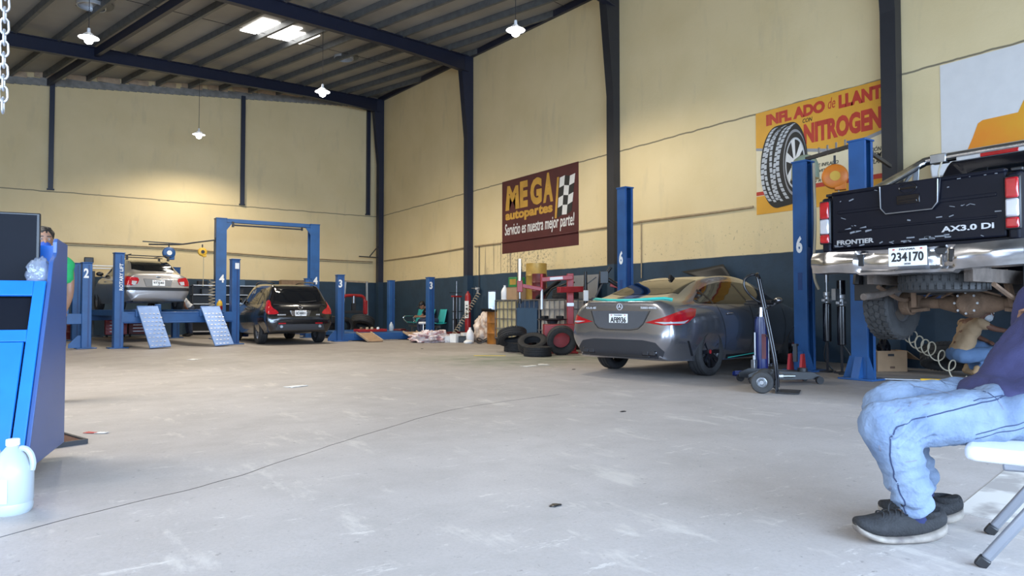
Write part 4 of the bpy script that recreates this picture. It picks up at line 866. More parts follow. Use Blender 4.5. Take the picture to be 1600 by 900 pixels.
MB().box((-1.103, 0, 1.24), (.012, 1.36, .03)).box((-1.103, 0, 1.06), (.012, 1.36, .02)).build('tailgate_crease', 'truck_black', tg, bevel=.005)
b = MB()                                                    # worn paint along the top edge and lower lip
for i in range(46):
    y = random.uniform(-.72, .72); b.box((-1.1015, y, random.choice((1.425, 1.41, 1.35, 1.18, .92, .91, 1.10))), (.003, random.uniform(.008, .05), random.uniform(.004, .012)), rx(random.uniform(-30, 30)))
for i in range(10): b.box((-1.1015, random.uniform(-.35, .1),   .925 + random.uniform(-.015, .02)), (.003, random.uniform(.03, .09), .012))
for i in range(5): b.box((-1.1015, .58 - i * .05, 1.055 + random.uniform(-.02, .02)), (.003, .06, .018), rx(-12))
b.build('paint_scratches', 'scratch', tg, smooth=False)
hp = [(-.27, 1.445), (.27, 1.445), (.25, 1.22), (.20, 1.17), (-.20, 1.17), (-.25, 1.22)]
h = MB().prism([(-a, c) for a, c in hp][::-1], .03, frame((-1.10, 0, 0), (0, -1, 0), (0, 0, 1))).build('handle_panel', 'truck_black', tg, bevel=.012)
MB().tube([(-1.135, y, z) for y, z in ((-.25, 1.43), (-.245, 1.23), (-.20, 1.175), (.20, 1.175), (.245, 1.23), (.25, 1.43))], .006, 6).build('panel_trim', 'steel', h)
MB().box((-1.133, 0, 1.285), (.012, .20, .085)).box((-1.139, 0, 1.27), (.012, .16, .03)).build('latch', 'black_gloss', h, bevel=.008)
q = MB(); q.tube([V((-1.134, .075 * cos(a), 1.385 + .045 * sin(a))) for a in [2 * pi * k / 24 for k in range(24)]], .006, 6, closed=True); q.box((-1.134, 0, 1.385), (.008, .14, .018)); q.build('ring_emblem', 'black_gloss', h)
f = lambda u, v: frame((-1.102, -u, v), (0, -1, 0), (0, 0, 1))
lettering('FRONTIER', .36, .045, f(-.69, .925), 'alu', tg, bold=.03, depth=.008); lettering('AX3.0 Di', .40, .05, f(.26, .965), 'alu', tg, bold=.03, depth=.008)
# bumper: pressed chrome with wrapped ends, dented at the right of the plate
bm = MB()
def bump(u, v):
    y = .90 - 1.80 * u; k = abs(y) / .90; x = -1.235 + .20 * max(0, k - .80) ** 1.2 * 5 * .35 - .03 * sin(pi * v)
    z = .64 + .20 * v + .035 * max(0, k - .5); z -= .02 * (1 - v) * (1 if k < .45 else 0)
    if .62 < u < .70: x += .06 * sin((u - .62) / .08 * pi) * (.4 + .6 * v)
    x += .010 * NZ.noise(V((y * 5, v * 4, 2))); z += .012 * NZ.noise(V((y * 4, v * 2, 7)))
    if abs(y) < .42 and .12 < v < .95: x += .03
    return V((x, y, z))
bm.grid(bump, 72, 10)
def bump2(u, v):
    p = bump(u, 1.0); return p + V((.16 * v, 0, .012 * v))
def bump3(u, v):
    p = bump(u, 0.0); return p + V((.10 * v, 0, -.01 * v))
bm.grid(bump2, 72, 3); bm.grid(bump3, 72, 2)
bmp = bm.build('rear_bumper', 'chrome_worn', TR, ang=50)
for y in (.40, -.42): MB().box((-1.225, y, .755), (.03, .10, .11)).build('bumper_step_bolt', 'black_plastic', bmp, bevel=.01)
MB().box((-1.10, 0, .80), (.18, 1.5, .05)).build('bumper_bracket', 'black_plastic', TR)
number_plate(TR, (-1.262, -.05, .765), '234170', w_=.325, h_=.165)
# running gear under the bed
for s_ in (-1, 1):
    wheel(TR, (0, s_ * .735, .36), s_, .375, .265, .20, 6, 'rim_silver', tm='rubber_worn', blocks=True)
    if s_ < 0: wheel(TR, (2.55, s_ * .735, .40), s_, .375, .265, .20, 6, 'rim_silver', tm='rubber_worn', blocks=True)
    MB().beam((-1.0, s_ * .42, .60), (2.9, s_ * .42, .58), .07, .12).build('chassis_rail', 'mud_grey', TR)
    ls = MB(); ls.tube([(-.72, s_ * .50, .52), (-.3, s_ * .50, .40), (0, s_ * .50, .42), (.35, s_ * .50, .42), (.7, s_ * .50, .55)], .022, 6, 5); ls.build('leaf_spring', 'mud', TR)
    MB().beam((-.15, s_ * .44, .33), (-.25, s_ * .40, .66), .045, .045).build('shock_absorber', 'mud', TR)
    MB().cyl((0, s_ * .52, .36), (0, s_ * .62, .36), .12, n=24).build('brake_drum', 'mud', TR, bevel=.01)
    MB().box((-.43, s_ * .76, .58), (.012, .29, .38)).build('mud_flap', 'black_plastic', TR, bevel=.005)
    MB().beam((-.06, s_ * .5, .28), (-.06, s_ * .34, .30), .05, .03).box((-.03, s_ * .48, .38), (.12, .10, .13)).build('spring_clamp', 'mud', TR)
ax = MB(); ax.cyl((0, -.62, .36), (0, .62, .36), .052, n=20); ax.build('rear_axle', 'mud', TR)
dfm = MB(); dfm.ball((-.02, -.05, .36), (.15, .15, .145), 22); dfm.cyl((0, .10, .36), (0, .26, .36), .10, .055, n=20); dfm.cyl((0, -.19, .36), (0, -.33, .36), .10, .055, n=20); dfm.cyl((-.13, -.05, .36), (-.175, -.05, .36), .115, .09, n=20)
dfm = organic(dfm, 'differential', 'mud', TR, voxel=.014, smooth=3)
bt = MB()
for k in range(8): a = 2 * pi * k / 8; bt.cyl((-.165, -.05 + .10 * cos(a), .36 + .10 * sin(a)), (-.178, -.05 + .10 * cos(a), .36 + .10 * sin(a)), .012, n=6)
bt.build('cover_bolts', 'steel', dfm)
spt = tyre_mb(.36, .235, .20, True).build('spare_tyre', 'rubber_worn', TR, ang=30); spt.location = (-.62, -.05, .58); spt.rotation_euler = (R(90), 0, 0)
rb = MB()
for k in range(36):
    a = 2 * pi * k / 36
    for j in (-1, 0, 1): m3 = M.Rotation(-a - .08 * (j == 0), 3, 'Y'); rb.box(m3 @ V((.358, j * .072, 0)), (.02, .06, .042), m3)
rb.build('tread_blocks', 'rubber_worn', spt)
rim_mb(.20, .235, 6).build('spare_rim', 'mud_grey', spt)
MB().tube([(-.95, .52, .42), (-.6, .50, .46), (-.2, .36, .56), (.6, .36, .52)], .035, 10, 5).build('exhaust_pipe', 'mud_grey', TR)
for ys in ((.2, -.3), (.35, .1)): MB().tube([(-.1, ys[0], .42), (-.16, (ys[0] + ys[1]) / 2, .50), (-.05, ys[1], .43)], .010, 6, 5).build('brake_line', 'mud', TR)
MB().cyl((.1, -.03, .36), (1.6, -.05, .46), .045, n=16).build('drive_shaft', 'mud_grey', TR)
MB().box((1.3, 0, .50), (2.6, 1.0, .10)).build('underbody', 'black_plastic', TR)
# cab and short nose
ST = [(1.03, .60, .76, .80, .9, .80, 1.42, .60, 1.90, 1.95), (1.05, .56, .78, .82, .9, .81, 1.43, .63, 1.93, 1.985), (1.2, .50, .80, .84, .9, .815, 1.42, .65, 1.95, 2.01), (1.8, .48, .80, .84, .9, .815, 1.40, .65, 1.96, 2.03), (2.2, .48, .80, .84, .9, .815, 1.38, .65, 1.90, 1.96), (2.6, .48, .80, .84, .9, .81, 1.36, .68, 1.58, 1.62), (2.8, .48, .80, .84, .9, .80, 1.34, .70, 1.40, 1.43), (3.2, .50, .78, .82, .85, .76, 1.24, .66, 1.32, 1.34), (3.38, .52, .70, .74, .8, .68, 1.12, .6, 1.22, 1.24), (3.42, .56, .6, .64, .8, .58, 1.05, .5, 1.14, 1.15)]
mb = body_mesh(ST); bv = bvh_of(mb.bm); cb = mb.build('cab', 'truck_black', TR, ang=45); cut_arches(cb, ((2.55, .42, .46),), .84)
patch(bv, chaikin([(-.70, 1.46), (.70, 1.46), (.60, 1.86), (-.60, 1.86)], 1), REAR, .004, 12, 10).build('rear_window', 'tint', TR)
sw = [(1.15, 1.46), (1.22, 1.84), (2.05, 1.86), (2.5, 1.58), (2.55, 1.44)]
for fr, f_ in ((RSIDE, 1), (LSIDE, -1)): patch(bv, [(f_ * u, v) for u, v in sw], fr, .004, 18, 10).build('side_window', 'tint', TR)
# chromed sports bar
sb = MB(); sb.tube([(-.55, .76, 1.44), (.30, .70, 1.80), (.48, .64, 1.90), (.52, .50, 1.93), (.52, -.50, 1.93), (.48, -.64, 1.90), (.30, -.70, 1.80), (-.55, -.76, 1.44)], .047, 12, 6)
sb = sb.build('sports_bar', 'chrome_worn', TR)
for s_ in (-1, 1): MB().beam((.42, s_ * .67, 1.86), (.55, s_ * .76, 1.44), .06, .05).beam((-.0, s_ * .74, 1.45), (.35, s_ * .69, 1.78), .03, .03).box((.52, s_ * .47, 1.93), (.11, .16, .10)).build('bar_brace', 'steel', sb, bevel=.008)
bl = MB().box((.47, -.08, 1.885), (.04, .72, .05)).build('light_strip', 'alu', sb, bevel=.008)
MB().box((.446, -.12, 1.885), (.012, .34, .04)).build('brake_light', 'lamp_red', bl, bevel=.006)
MB().tube([(.45, .42, 1.88), (.42, .44, 1.75), (.44, .41, 1.6), (.42, .42, 1.46)], .009, 6, 5).build('light_cable', 'hose_tan', sb)
# ------------------------------------------------------------------ people
def displace(o, f):
    me = o.data; ns = [v.normal.copy() for v in me.vertices]
    for v, n in zip(me.vertices, ns): v.co += n * f(v.co, n)
def hand(mb, el, wr, side, k=1.0, curl=.5, r=.0105):
    d = (wr - el).normalized(); up = V((0, 0, 1)); s_ = d.cross(up)
    s_ = s_.normalized() if s_.length > .1 else V((0, 1, 0)); n = s_.cross(d).normalized(); s_ = s_ * side
    pc = wr + d * .05 * k
    mb.ball(pc, (.043 * k, .043 * k, .03 * k), 10, M((d, s_, n)).transposed())
    for j, L in enumerate((.070, .078, .072, .056)):
        b = wr + d * .082 * k + s_ * (.030 - .020 * j) * k
        m1 = b + d * L * .5 * k - n * .006; e = m1 + (d * (1 - curl) - n * curl).normalized() * L * .5 * k
        mb.limb([b - d * .03, b, m1, e], [r * 1.1, r * 1.05, r, r * .85], 8, 3)
    b = wr + d * .025 * k + s_ * .036 * k; m1 = b + (d + s_ * .8).normalized() * .035 * k; mb.limb([wr + d * .02, b, m1, m1 + (d * .9 + s_ * .1 - n * .3).normalized() * .03 * k], [r * 1.3, r * 1.3, r * 1.15, r * .9], 8, 3)
def head_mb(mb, c, face, up, k=1.0):
    f = V(face).normalized(); u = V(up); u = (u - f * u.dot(f)).normalized(); s_ = u.cross(f)
    rot = M((f, s_, u)).transposed(); c = V(c)
    mb.ball(c + u * .03 * k, (.098 * k, .076 * k, .10 * k), 18, rot); mb.ball(c + f * .022 * k - u * .045 * k, (.070 * k, .058 * k, .075 * k), 16, rot)
    mb.limb([c + f * .09 * k + u * .015 * k, c + f * .112 * k - u * .022 * k], [.010 * k, .016 * k], 8, 3)
    mb.ball(c + f * .088 * k - u * .062 * k, (.014 * k, .026 * k, .010 * k), 8, rot); mb.ball(c + f * .075 * k - u * .10 * k, (.022 * k, .028 * k, .02 * k), 8, rot)
    for q in (-1, 1): mb.ball(c + s_ * .078 * k * q - u * .012 * k - f * .005, (.020 * k, .010 * k, .032 * k), 8, rot)
    return f, u, s_, rot
def person(label, loc, rot, J, shirt, trousers, skin='skin', hair='hair', mask=None, sleeve=.5, shoes='shoe', face=(1, 0, 0), k=1.0, hat=None, cat='person', sit=False):
    p = thing('person', label, cat, loc, rot)
    J = {a: V(b) for a, b in J.items()}; C = lambda a: J[a]
    mb = MB()
    f, u, s_, hr = head_mb(mb, C('head'), face, (C('head') - C('neck')) + V((0, 0, .05)), k)
    mb.limb([C('chest'), C('neck'), C('head')], [.075, .055, .052], 10, 4)
    mb.limb([C('pelvis'), (C('pelvis') + C('chest')) / 2, C('chest')], [.115, .11, .115], 12, 4)
    for q in 'LR':
        mb.limb([C('chest'), C('sh' + q), C('el' + q), C('wr' + q)], [.07, .050, .040, .028], 10, 5); hand(mb, C('el' + q), C('wr' + q), 1 if q == 'L' else -1, k)
        mb.limb([C('pelvis'), C('hip' + q), C('kn' + q), C('an' + q)], [.08, .075, .048, .034], 10, 1)
        mb.limb([C('an' + q), C('toe' + q)], [.035, .03], 8, 3)
    organic(mb, 'body', skin, p, voxel=.0115, smooth=3)
    mb = MB(); mid = (C('pelvis') + C('chest')) / 2
    dn_ = (C('chest') - C('pelvis')).normalized(); lat = V((0, 1, 0)); fw_ = lat.cross(dn_); rt_ = M((fw_, lat, dn_)).transposed()
    L_ = (C('chest') - C('pelvis')).length
    mb.ball(mid - dn_ * .02, (.118, .165, L_ * .62), 16, rt_); mb.ball(C('chest') - dn_ * .06, (.122, .185, .16), 16, rt_); mb.ball(C('pelvis') + dn_ * .04, (.13, .175, .10), 14, rt_); mb.limb([C('chest'), C('chest') + (C('neck') - C('chest')) * .6], [.10, .075], 12, 3)
    for q in 'LR':
        e = C('sh' + q) + (C('el' + q) - C('sh' + q)) * sleeve; mb.limb([C('chest') + (C('neck') - C('chest')) * .25, C('sh' + q), (C('sh' + q) + e) / 2, e], [.07, .066, .063, .060], 12, 4)
    o = organic(mb, 'shirt', shirt, p, voxel=.016, smooth=5); displace(o, lambda c, n: .010 * NZ.noise(c * 14) + .004 * NZ.noise(c * 40))
    mb = MB(); mb.ball(C('pelvis'), (.135, .135, .12), 14)
    for q in 'LR': mb.limb([C('pelvis'), C('hip' + q), C('kn' + q), C('an' + q) + (C('kn' + q) - C('an' + q)) * .12], [.12, .105, .078, .062], 12, 5)
    o = organic(mb, 'trousers', trousers, p, voxel=.016, smooth=5); displace(o, lambda c, n: .008 * NZ.noise(c * 16))
    mb = MB()
    for q in 'LR':
        a, t_ = C('an' + q), C('toe' + q); d = (t_ - a); d.z *= .6
        m2 = MB(); m2.limb([a - d * .18 - V((0, 0, .02)), (a + t_) / 2 - V((0, 0, .012)), t_], [.042, .046, .036], 12, 4); m2.limb([a, a + V((0, 0, .04))], [.046, .044], 10, 2)
        organic(m2, 'shoe', shoes, p, voxel=.012, smooth=3)
    if hair:
        mb = MB(); c = C('head'); mb.ball(c + u * .062 * k - f * .02 * k, (.104 * k, .09 * k, .088 * k), 18, hr); mb.ball(c + u * .01 * k - f * .055 * k, (.060 * k, .080 * k, .085 * k), 14, hr)
        o = organic(mb, 'hair', hair, p, voxel=.012, smooth=2); displace(o, lambda c_, n: .012 * NZ.noise(c_ * 38))
    if hat:
        mb = MB(); c = C('head'); mb.ball(c + u * .06 * k - f * .01 * k, (.108 * k, .09 * k, .075 * k), 18, hr); mb.beam(c + u * .05 * k + f * .06 * k, c + u * .04 * k + f * .17 * k, .13 * k, .012); organic(mb, 'cap', hat, p, voxel=.010, smooth=2)
    if mask:
        mb = MB(); c = C('head'); mb.ball(c + f * .050 * k - u * .065 * k, (.072 * k, .064 * k, .062 * k), 16, hr); mb.ball(c + f * .09 * k - u * .03 * k, (.034 * k, .03 * k, .02 * k), 10, hr)
        m_ = organic(mb, 'face_mask', mask, p, voxel=.009, smooth=3)
        q = MB()
        for e in (-1, 1): q.tube([c + f * .06 * k - u * .03 * k + s_ * e * .068 * k, c + s_ * e * .087 * k + u * .0, c - f * .012 + s_ * e * .084 * k - u * .03 * k], .003, 5, 3)
        q.build('mask_loop', 'white_plastic', m_)
    q = MB()
    for e in (-1, 1): q.ball(C('head') + f * .088 * k + s_ * e * .032 * k + u * .012 * k, .0095 * k, 10)
    q.build('eyes', 'eye_white', p); q = MB()
    for e in (-1, 1): q.ball(C('head') + f * .0945 * k + s_ * e * .031 * k + u * .012 * k, .006 * k, 8); q.beam(C('head') + f * .093 * k + s_ * e * .014 * k + u * .038 * k, C('head') + f * .084 * k + s_ * e * .052 * k + u * .040 * k, .008, .008)
    q.build('pupils_and_brows', 'hair', p)
    return p

# crouching mechanic behind the pickup
J = dict(pelvis=(-.16, 0, .33), chest=(.0, 0, .69), neck=(.10, 0, .80), head=(.20, 0, .885), shL=(.0, .17, .72), elL=(.20, .22, .56), wrL=(.30, .12, .48), shR=(.01, -.17, .73), elR=(.17, -.20, .66), wrR=(.36, -.16, .63),
    hipL=(-.14, .11, .32), knL=(.33, .20, .40), anL=(.06, .18, .10), toeL=(.22, .20, .04), hipR=(-.14, -.11, .30), knR=(.36, -.14, .34), anR=(-.02, -.14, .10), toeR=(.13, -.15, .04))
person('mechanic in a tan shirt and white mask crouching under the raised pickup', (10.20, 4.22, 0), -34, J, 'tan_shirt', 'denim_mid', skin='skin_dark', mask='mask_white', shoes='boot_tan', face=(.85, -.1, -.42), sleeve=.42)
# standing man behind the blue cabinet
J = dict(pelvis=(0, 0, .93), chest=(.0, 0, 1.32), neck=(.01, 0, 1.47), head=(.03, 0, 1.59), shL=(0, .19, 1.38), elL=(.0, .225, 1.09), wrL=(.12, .17, .90), shR=(0, -.17, 1.38), elR=(.0, -.20, 1.10), wrR=(.14, -.13, .98),
    hipL=(0, .10, .90), knL=(.03, .12, .50), anL=(0, .12, .09), toeL=(.15, .14, .04), hipR=(0, -.10, .90), knR=(.03, -.12, .50), anR=(0, -.12, .09), toeR=(.15, -.14, .04))
person('man in a green T-shirt and blue mask standing behind the blue cabinet', (-.03, 8.25, 0), -86, J, 'green_shirt', 'denim_dark', mask='mask_blue', face=(1, .05, .0), sleeve=.55)
# man bending by the silver sedan
J = dict(pelvis=(-.10, 0, .93), chest=(.16, 0, 1.22), neck=(.27, 0, 1.30), head=(.38, 0, 1.33), shL=(.18, .17, 1.22), elL=(.16, .28, .98), wrL=(.02, .20, .86), shR=(.18, -.17, 1.22), elR=(.20, -.27, .98), wrR=(.05, -.20, .88),
    hipL=(-.10, .10, .90), knL=(-.06, .12, .50), anL=(-.10, .12, .09), toeL=(.05, .14, .04), hipR=(-.10, -.10, .90), knR=(-.06, -.12, .50), anR=(-.10, -.12, .09), toeR=(.05, -.14, .04))
person('man in a white T-shirt bending over behind the silver sedan on the lift', (3.78, 24.45, 0), 190, J, 'white_shirt', 'denim_dark', skin='skin_dark', face=(.8, 0, -.5), sleeve=.5)
# seated man on the teal bench against the right wall
J = dict(pelvis=(-.02, 0, .50), chest=(.22, 0, .86), neck=(.33, 0, .94), head=(.43, 0, 1.0), shL=(.22, .17, .88), elL=(.36, .20, .66), wrL=(.58, .10, .64), shR=(.22, -.17, .88), elR=(.36, -.20, .66), wrR=(.58, -.08, .66),
    hipL=(0, .11, .50), knL=(.44, .16, .50), anL=(.50, .16, .09), toeL=(.66, .18, .04), hipR=(0, -.11, .50), knR=(.44, -.16, .50), anR=(.46, -.16, .09), toeR=(.62, -.18, .04))
person('man in a dark shirt and cap sitting hunched on the teal bench by the wall', (10.72, 20.55, 0), 176, J, 'black_shirt', 'denim_dark', hat='black_plastic', face=(.8, 0, -.5), sleeve=.5)

# ---- seated man in light jeans, right foreground (local x = the way he faces, y = towards the entrance)
S = thing('person', 'man in stained light blue jeans and navy shirt sitting on the folding chair', 'person', (2.85, 1.46, 0), 146.0)
kn = V((.062, .02, .462)); an = V((-.055, .02, .165)); hp = V((-.50, .0, .510)); kn2 = V((-.10, -.26, .50)); an2 = V((-.235, -.235, .185)); hp2 = V((-.54, -.20, .515)); pv = V((-.58, -.10, .53)); ch = V((-.86, -.10, .93)); nk = V((-.92, -.10, 1.09)); hd_ = V((-.92, -.10, 1.21))
mb = MB(); f, u, s_, hr = head_mb(mb, hd_, (1, 0, -.15), (0, 0, 1))
mb.limb([ch, nk, hd_], [.08, .058, .055], 10, 4); mb.limb([pv, (pv + ch) / 2, ch], [.13, .13, .13], 12, 4)
arms = {'L': (V((-.84, .09, 1.0)), V((-.76, .14, .74)), V((-.68, .03, .83))), 'R': (V((-.84, -.29, 1.0)), V((-.76, -.33, .74)), V((-.70, -.22, .85)))}
for q in 'LR':
    a = arms[q]; mb.limb([ch, a[0], a[1], a[2]], [.08, .056, .045, .030], 10, 5); hand(mb, a[1], a[2], 1 if q == 'L' else -1)
for h_, k_, a_, tx in ((hp, kn, an, V((.10, .02, .045))), (hp2, kn2, an2, V((-.10, -.25, .05)))):
    mb.limb([pv, h_, k_, a_], [.09, .07, .046, .034], 10, 1); mb.limb([a_, a_ - V((0, 0, .05)), tx], [.04, .04, .03], 8, 3)
organic(mb, 'body', 'skin', S, voxel=.0115, smooth=3)
mb = MB(); mb.ball(pv, (.15, .20, .135), 16)
shin = lambda k_, a_, t: k_ + (a_ - k_) * t
mb.limb([pv, hp, hp + (kn - hp) * .5 + V((0, 0, .0)), kn + V((-.03, 0, .0)), kn, shin(kn, an, .35) + V((-.012, 0, 0)), shin(kn, an, .75) + V((-.008, 0, 0)), an + V((.0, 0, .0))], [.13, .122, .108, .098, .094, .088, .078, .070], 18, 6)
mb.limb([pv, hp2, hp2 + (kn2 - hp2) * .5, kn2, shin(kn2, an2, .4), shin(kn2, an2, .8), an2], [.13, .12, .108, .092, .084, .076, .066], 18, 6)
jn = organic(mb, 'jeans', 'denim', S, voxel=.0085, smooth=5)
def wr(c, n):
    d = .006 * NZ.noise(c * 20) + .003 * NZ.noise(c * 55)
    for a_, k_ in ((an, kn), (an2, kn2)):
        t = (c - a_).dot((k_ - a_).normalized()) / (k_ - a_).length
        dist = (c - a_ - (k_ - a_) * max(0, min(1, t))).length
        if dist < .13 and -.3 < t < .62:
            w_ = max(0, .62 - t) / .62; ph = t * 30 + 5 * NZ.noise(c * 7)
            d += .010 * (sin(ph + 2.5 * NZ.noise(c * 13)) * .6 + .4) * min(1, w_ * 1.8)
        if dist < .16 and .70 < t < 1.05 and n.x < .2: d += .009 * sin((c.z * 1.2 + c.x) * 85 + 3 * NZ.noise(c * 9))
    tt = (c.x - hp.x) / (kn.x - hp.x)
    if c.z > .36 and tt < .45: d += .010 * sin((c.x + c.z * .7) * 62 + 5 * NZ.noise(c * 6)) * (1 - max(0, tt) / .45) ** .6
    return d
displace(jn, wr); jn.data.update(); bj = BVHTree.FromPolygons([v.co.copy() for v in jn.data.vertices], [tuple(p.vertices) for p in jn.data.polygons])
def on_jeans(pts, wd, name, m):                              # stitched seams and smudges lie on the near face of the jeans
    q = MB(); P = []
    for a, b in zip(pts, pts[1:]):
        for k in range(10): P.append((a[0] + (b[0] - a[0]) * k / 10, a[1] + (b[1] - a[1]) * k / 10))
    P.append(pts[-1]); vs = []
    for x, z in P:
        loc, n, i, dd = bj.ray_cast(V((x, .8, z)), V((0, -1, 0)))
        if loc is None:
            if vs: break
            continue
        vs.append((loc, n))
    rows = []
    for i, (l, n) in enumerate(vs):
        t_ = (vs[min(i + 1, len(vs) - 1)][0] - vs[max(i - 1, 0)][0]).normalized(); sd = t_.cross(n).normalized() * wd / 2
        rows.append((q.bm.verts.new(l + sd + n * .0012), q.bm.verts.new(l - sd + n * .0012)))
    for a, b in zip(rows, rows[1:]): q.face([a[0], a[1], b[1], b[0]])
    return q.build(name, m, jn)
X_ = lambda px, py: ((1400 - px) * .00256, (843 - py) * .00256)
on_jeans([X_(*p) for p in ((1560, 613), (1500, 627), (1440, 641), (1400, 650), (1378, 660), (1369, 676), (1372, 705), (1384, 745), (1396, 775), (1404, 800))], .0055, 'side_seam', 'denim_seam')
on_jeans([X_(*p) for p in ((1512, 592), (1524, 606), (1536, 622))], .004, 'pocket_seam', 'denim_seam'); on_jeans([X_(*p) for p in ((1500, 622), (1530, 616), (1550, 614))], .004, 'pocket_seam', 'denim_seam')
on_jeans([X_(*p) for p in ((1498, 672), (1530, 662), (1568, 652))], .0045, 'pocket_seam', 'denim_seam'); on_jeans([X_(*p) for p in ((1500, 679), (1532, 669), (1570, 660))], .004, 'pocket_seam', 'denim_seam')
for pts, wd in ((((1470, 607), (1474, 612), (1477, 615)), .006), (((1380, 640), (1392, 634)), .005), (((1425, 629), (1436, 626)), .006), (((1440, 612), (1452, 607)), .004), (((1352, 700), (1360, 722), (1368, 742)), .014), (((1358, 690), (1362, 700)), .006), (((1392, 713), (1410, 711)), .005), (((1404, 631), (1412, 625)), .004), (((1376, 745), (1384, 765)), .010), (((1535, 620), (1540, 634)), .004)): on_jeans([X_(*p) for p in pts], wd, 'grease_smudge', 'denim_stain')
mb = MB(); mb.limb([pv + V((.0, 0, .06)), pv + (ch - pv) * .25 + V((.03, 0, .0)), (pv + ch) / 2 + V((.02, 0, 0)), ch, ch + (nk - ch) * .6], [.165, .175, .175, .17, .10], 18, 5)
mb.ball(pv + V((.12, .02, .062)), (.13, .19, .065), 14, ry(18)); mb.ball(pv + V((.05, .09, -.02)), (.10, .10, .11), 14)
for q in 'LR': a = arms[q]; mb.limb([ch, a[0], a[0] + (a[1] - a[0]) * .6], [.12, .088, .078], 14, 4)
sh = organic(mb, 'shirt', 'navy_shirt', S, voxel=.012, smooth=6); displace(sh, lambda c, n: .009 * sin((c.x * .9 + c.z * .5 + .15 * c.y) * 60 + 6 * NZ.noise(c * 5)) * (.4 + .6 * abs(NZ.noise(c * 4))) + .003 * NZ.noise(c * 50))
mb = MB(); c = hd_; mb.ball(c + u * .062 - f * .02, (.098, .084, .082), 18, hr); mb.ball(c + u * .01 - f * .055, (.060, .080, .085), 14, hr); organic(mb, 'hair', 'hair', S, voxel=.012, smooth=2)
for a_, dx in ((an, 0), (an2, 0)): MB().limb([a_ + V((.0, 0, .02)), a_ + V((-.008, 0, -.10))], [.048, .045], 14, 3).build('sock', 'sock', S)
def shoe(o, ang, pitch=0, k=1.0):
    T = M.Translation(o) @ M.Rotation(R(ang), 4, 'Z') @ M.Rotation(R(pitch), 4, 'Y') @ M.Scale(k, 4)
    # x, half width, underside z, sole top z, upper top z
    st = [(-.142, .022, .048, .074, .100), (-.134, .034, .026, .066, .118), (-.10, .042, .010, .050, .112), (-.05, .044, .003, .036, .100), (.0, .046, .002, .030, .108), (.045, .050, .002, .029, .108), (.09, .052, .005, .031, .098), (.125, .049, .013, .038, .090), (.150, .042, .024, .048, .088), (.168, .030, .036, .058, .086), (.176, .016, .048, .066, .080)]
    st = spline1(st, 5)
    def loft(lo, hi, wk, top):
        q = MB(); rings = []
        for x, hw, z0, z1, z2 in st:
            a, b = (z0, z1) if not top else (z1 - .006, z2); hw = hw * wk; ring = []
            for k_ in range(20):
                t = 2 * pi * k_ / 20; cy, sz = cos(t), sin(t)
                e = .55 if not top else (.8 if sz > 0 else .5)
                ring.append(q.bm.verts.new(T @ V((x, hw * math.copysign(abs(cy) ** e, cy) * (1 - .28 * max(0, sz) * top), (a + b) / 2 + (b - a) / 2 * math.copysign(abs(sz) ** .8, sz)))))
            rings.append(ring)
        for a, b in zip(rings, rings[1:]): q.bridge(a, b)
        q.face(rings[0][::-1]); q.face(rings[-1]); return q
    up_ = loft(0, 0, 1.0, 1).build('shoe', 'shoe', S, ang=60)
    loft(0, 0, 1.06, 0).build('sole', 'sole', up_, ang=60)
    q = MB(); q.lathe([(.036, .080), (.046, .095), (.048, .106), (.043, .108), (.040, .09)], 20, T @ M.Translation((-.075, 0, .005)) @ M.Scale(1.18, 4, (1, 0, 0)), caps=False); q.build('collar', 'shoe', up_)
    q = MB()
    for i in range(5): x = -.005 + .022 * i; z = .118 - .004 * i; q.tube([T @ V((x, -.030, z - .018)), T @ V((x + .008, -.01, z + .002)), T @ V((x - .004, .012, z + .003)), T @ V((x + .010, .032, z - .018))], .003, 6, 3)
    q.tube([T @ V(p) for p in ((-.01, .0, .118), (.01, .02, .142), (.025, .03, .136), (.0, .01, .119))], .003, 6, 4); q.tube([T @ V(p) for p in ((-.01, .0, .118), (.02, -.01, .140), (.05, .0, .130), (.06, .01, .108))], .003, 6, 4)
    q.build('laces', 'shoe', up_)
shoe(V((-.015, .02, .0)), 2, 0, 1.13); shoe(V((-.24, -.22, .0)), -6, 0, 1.05)
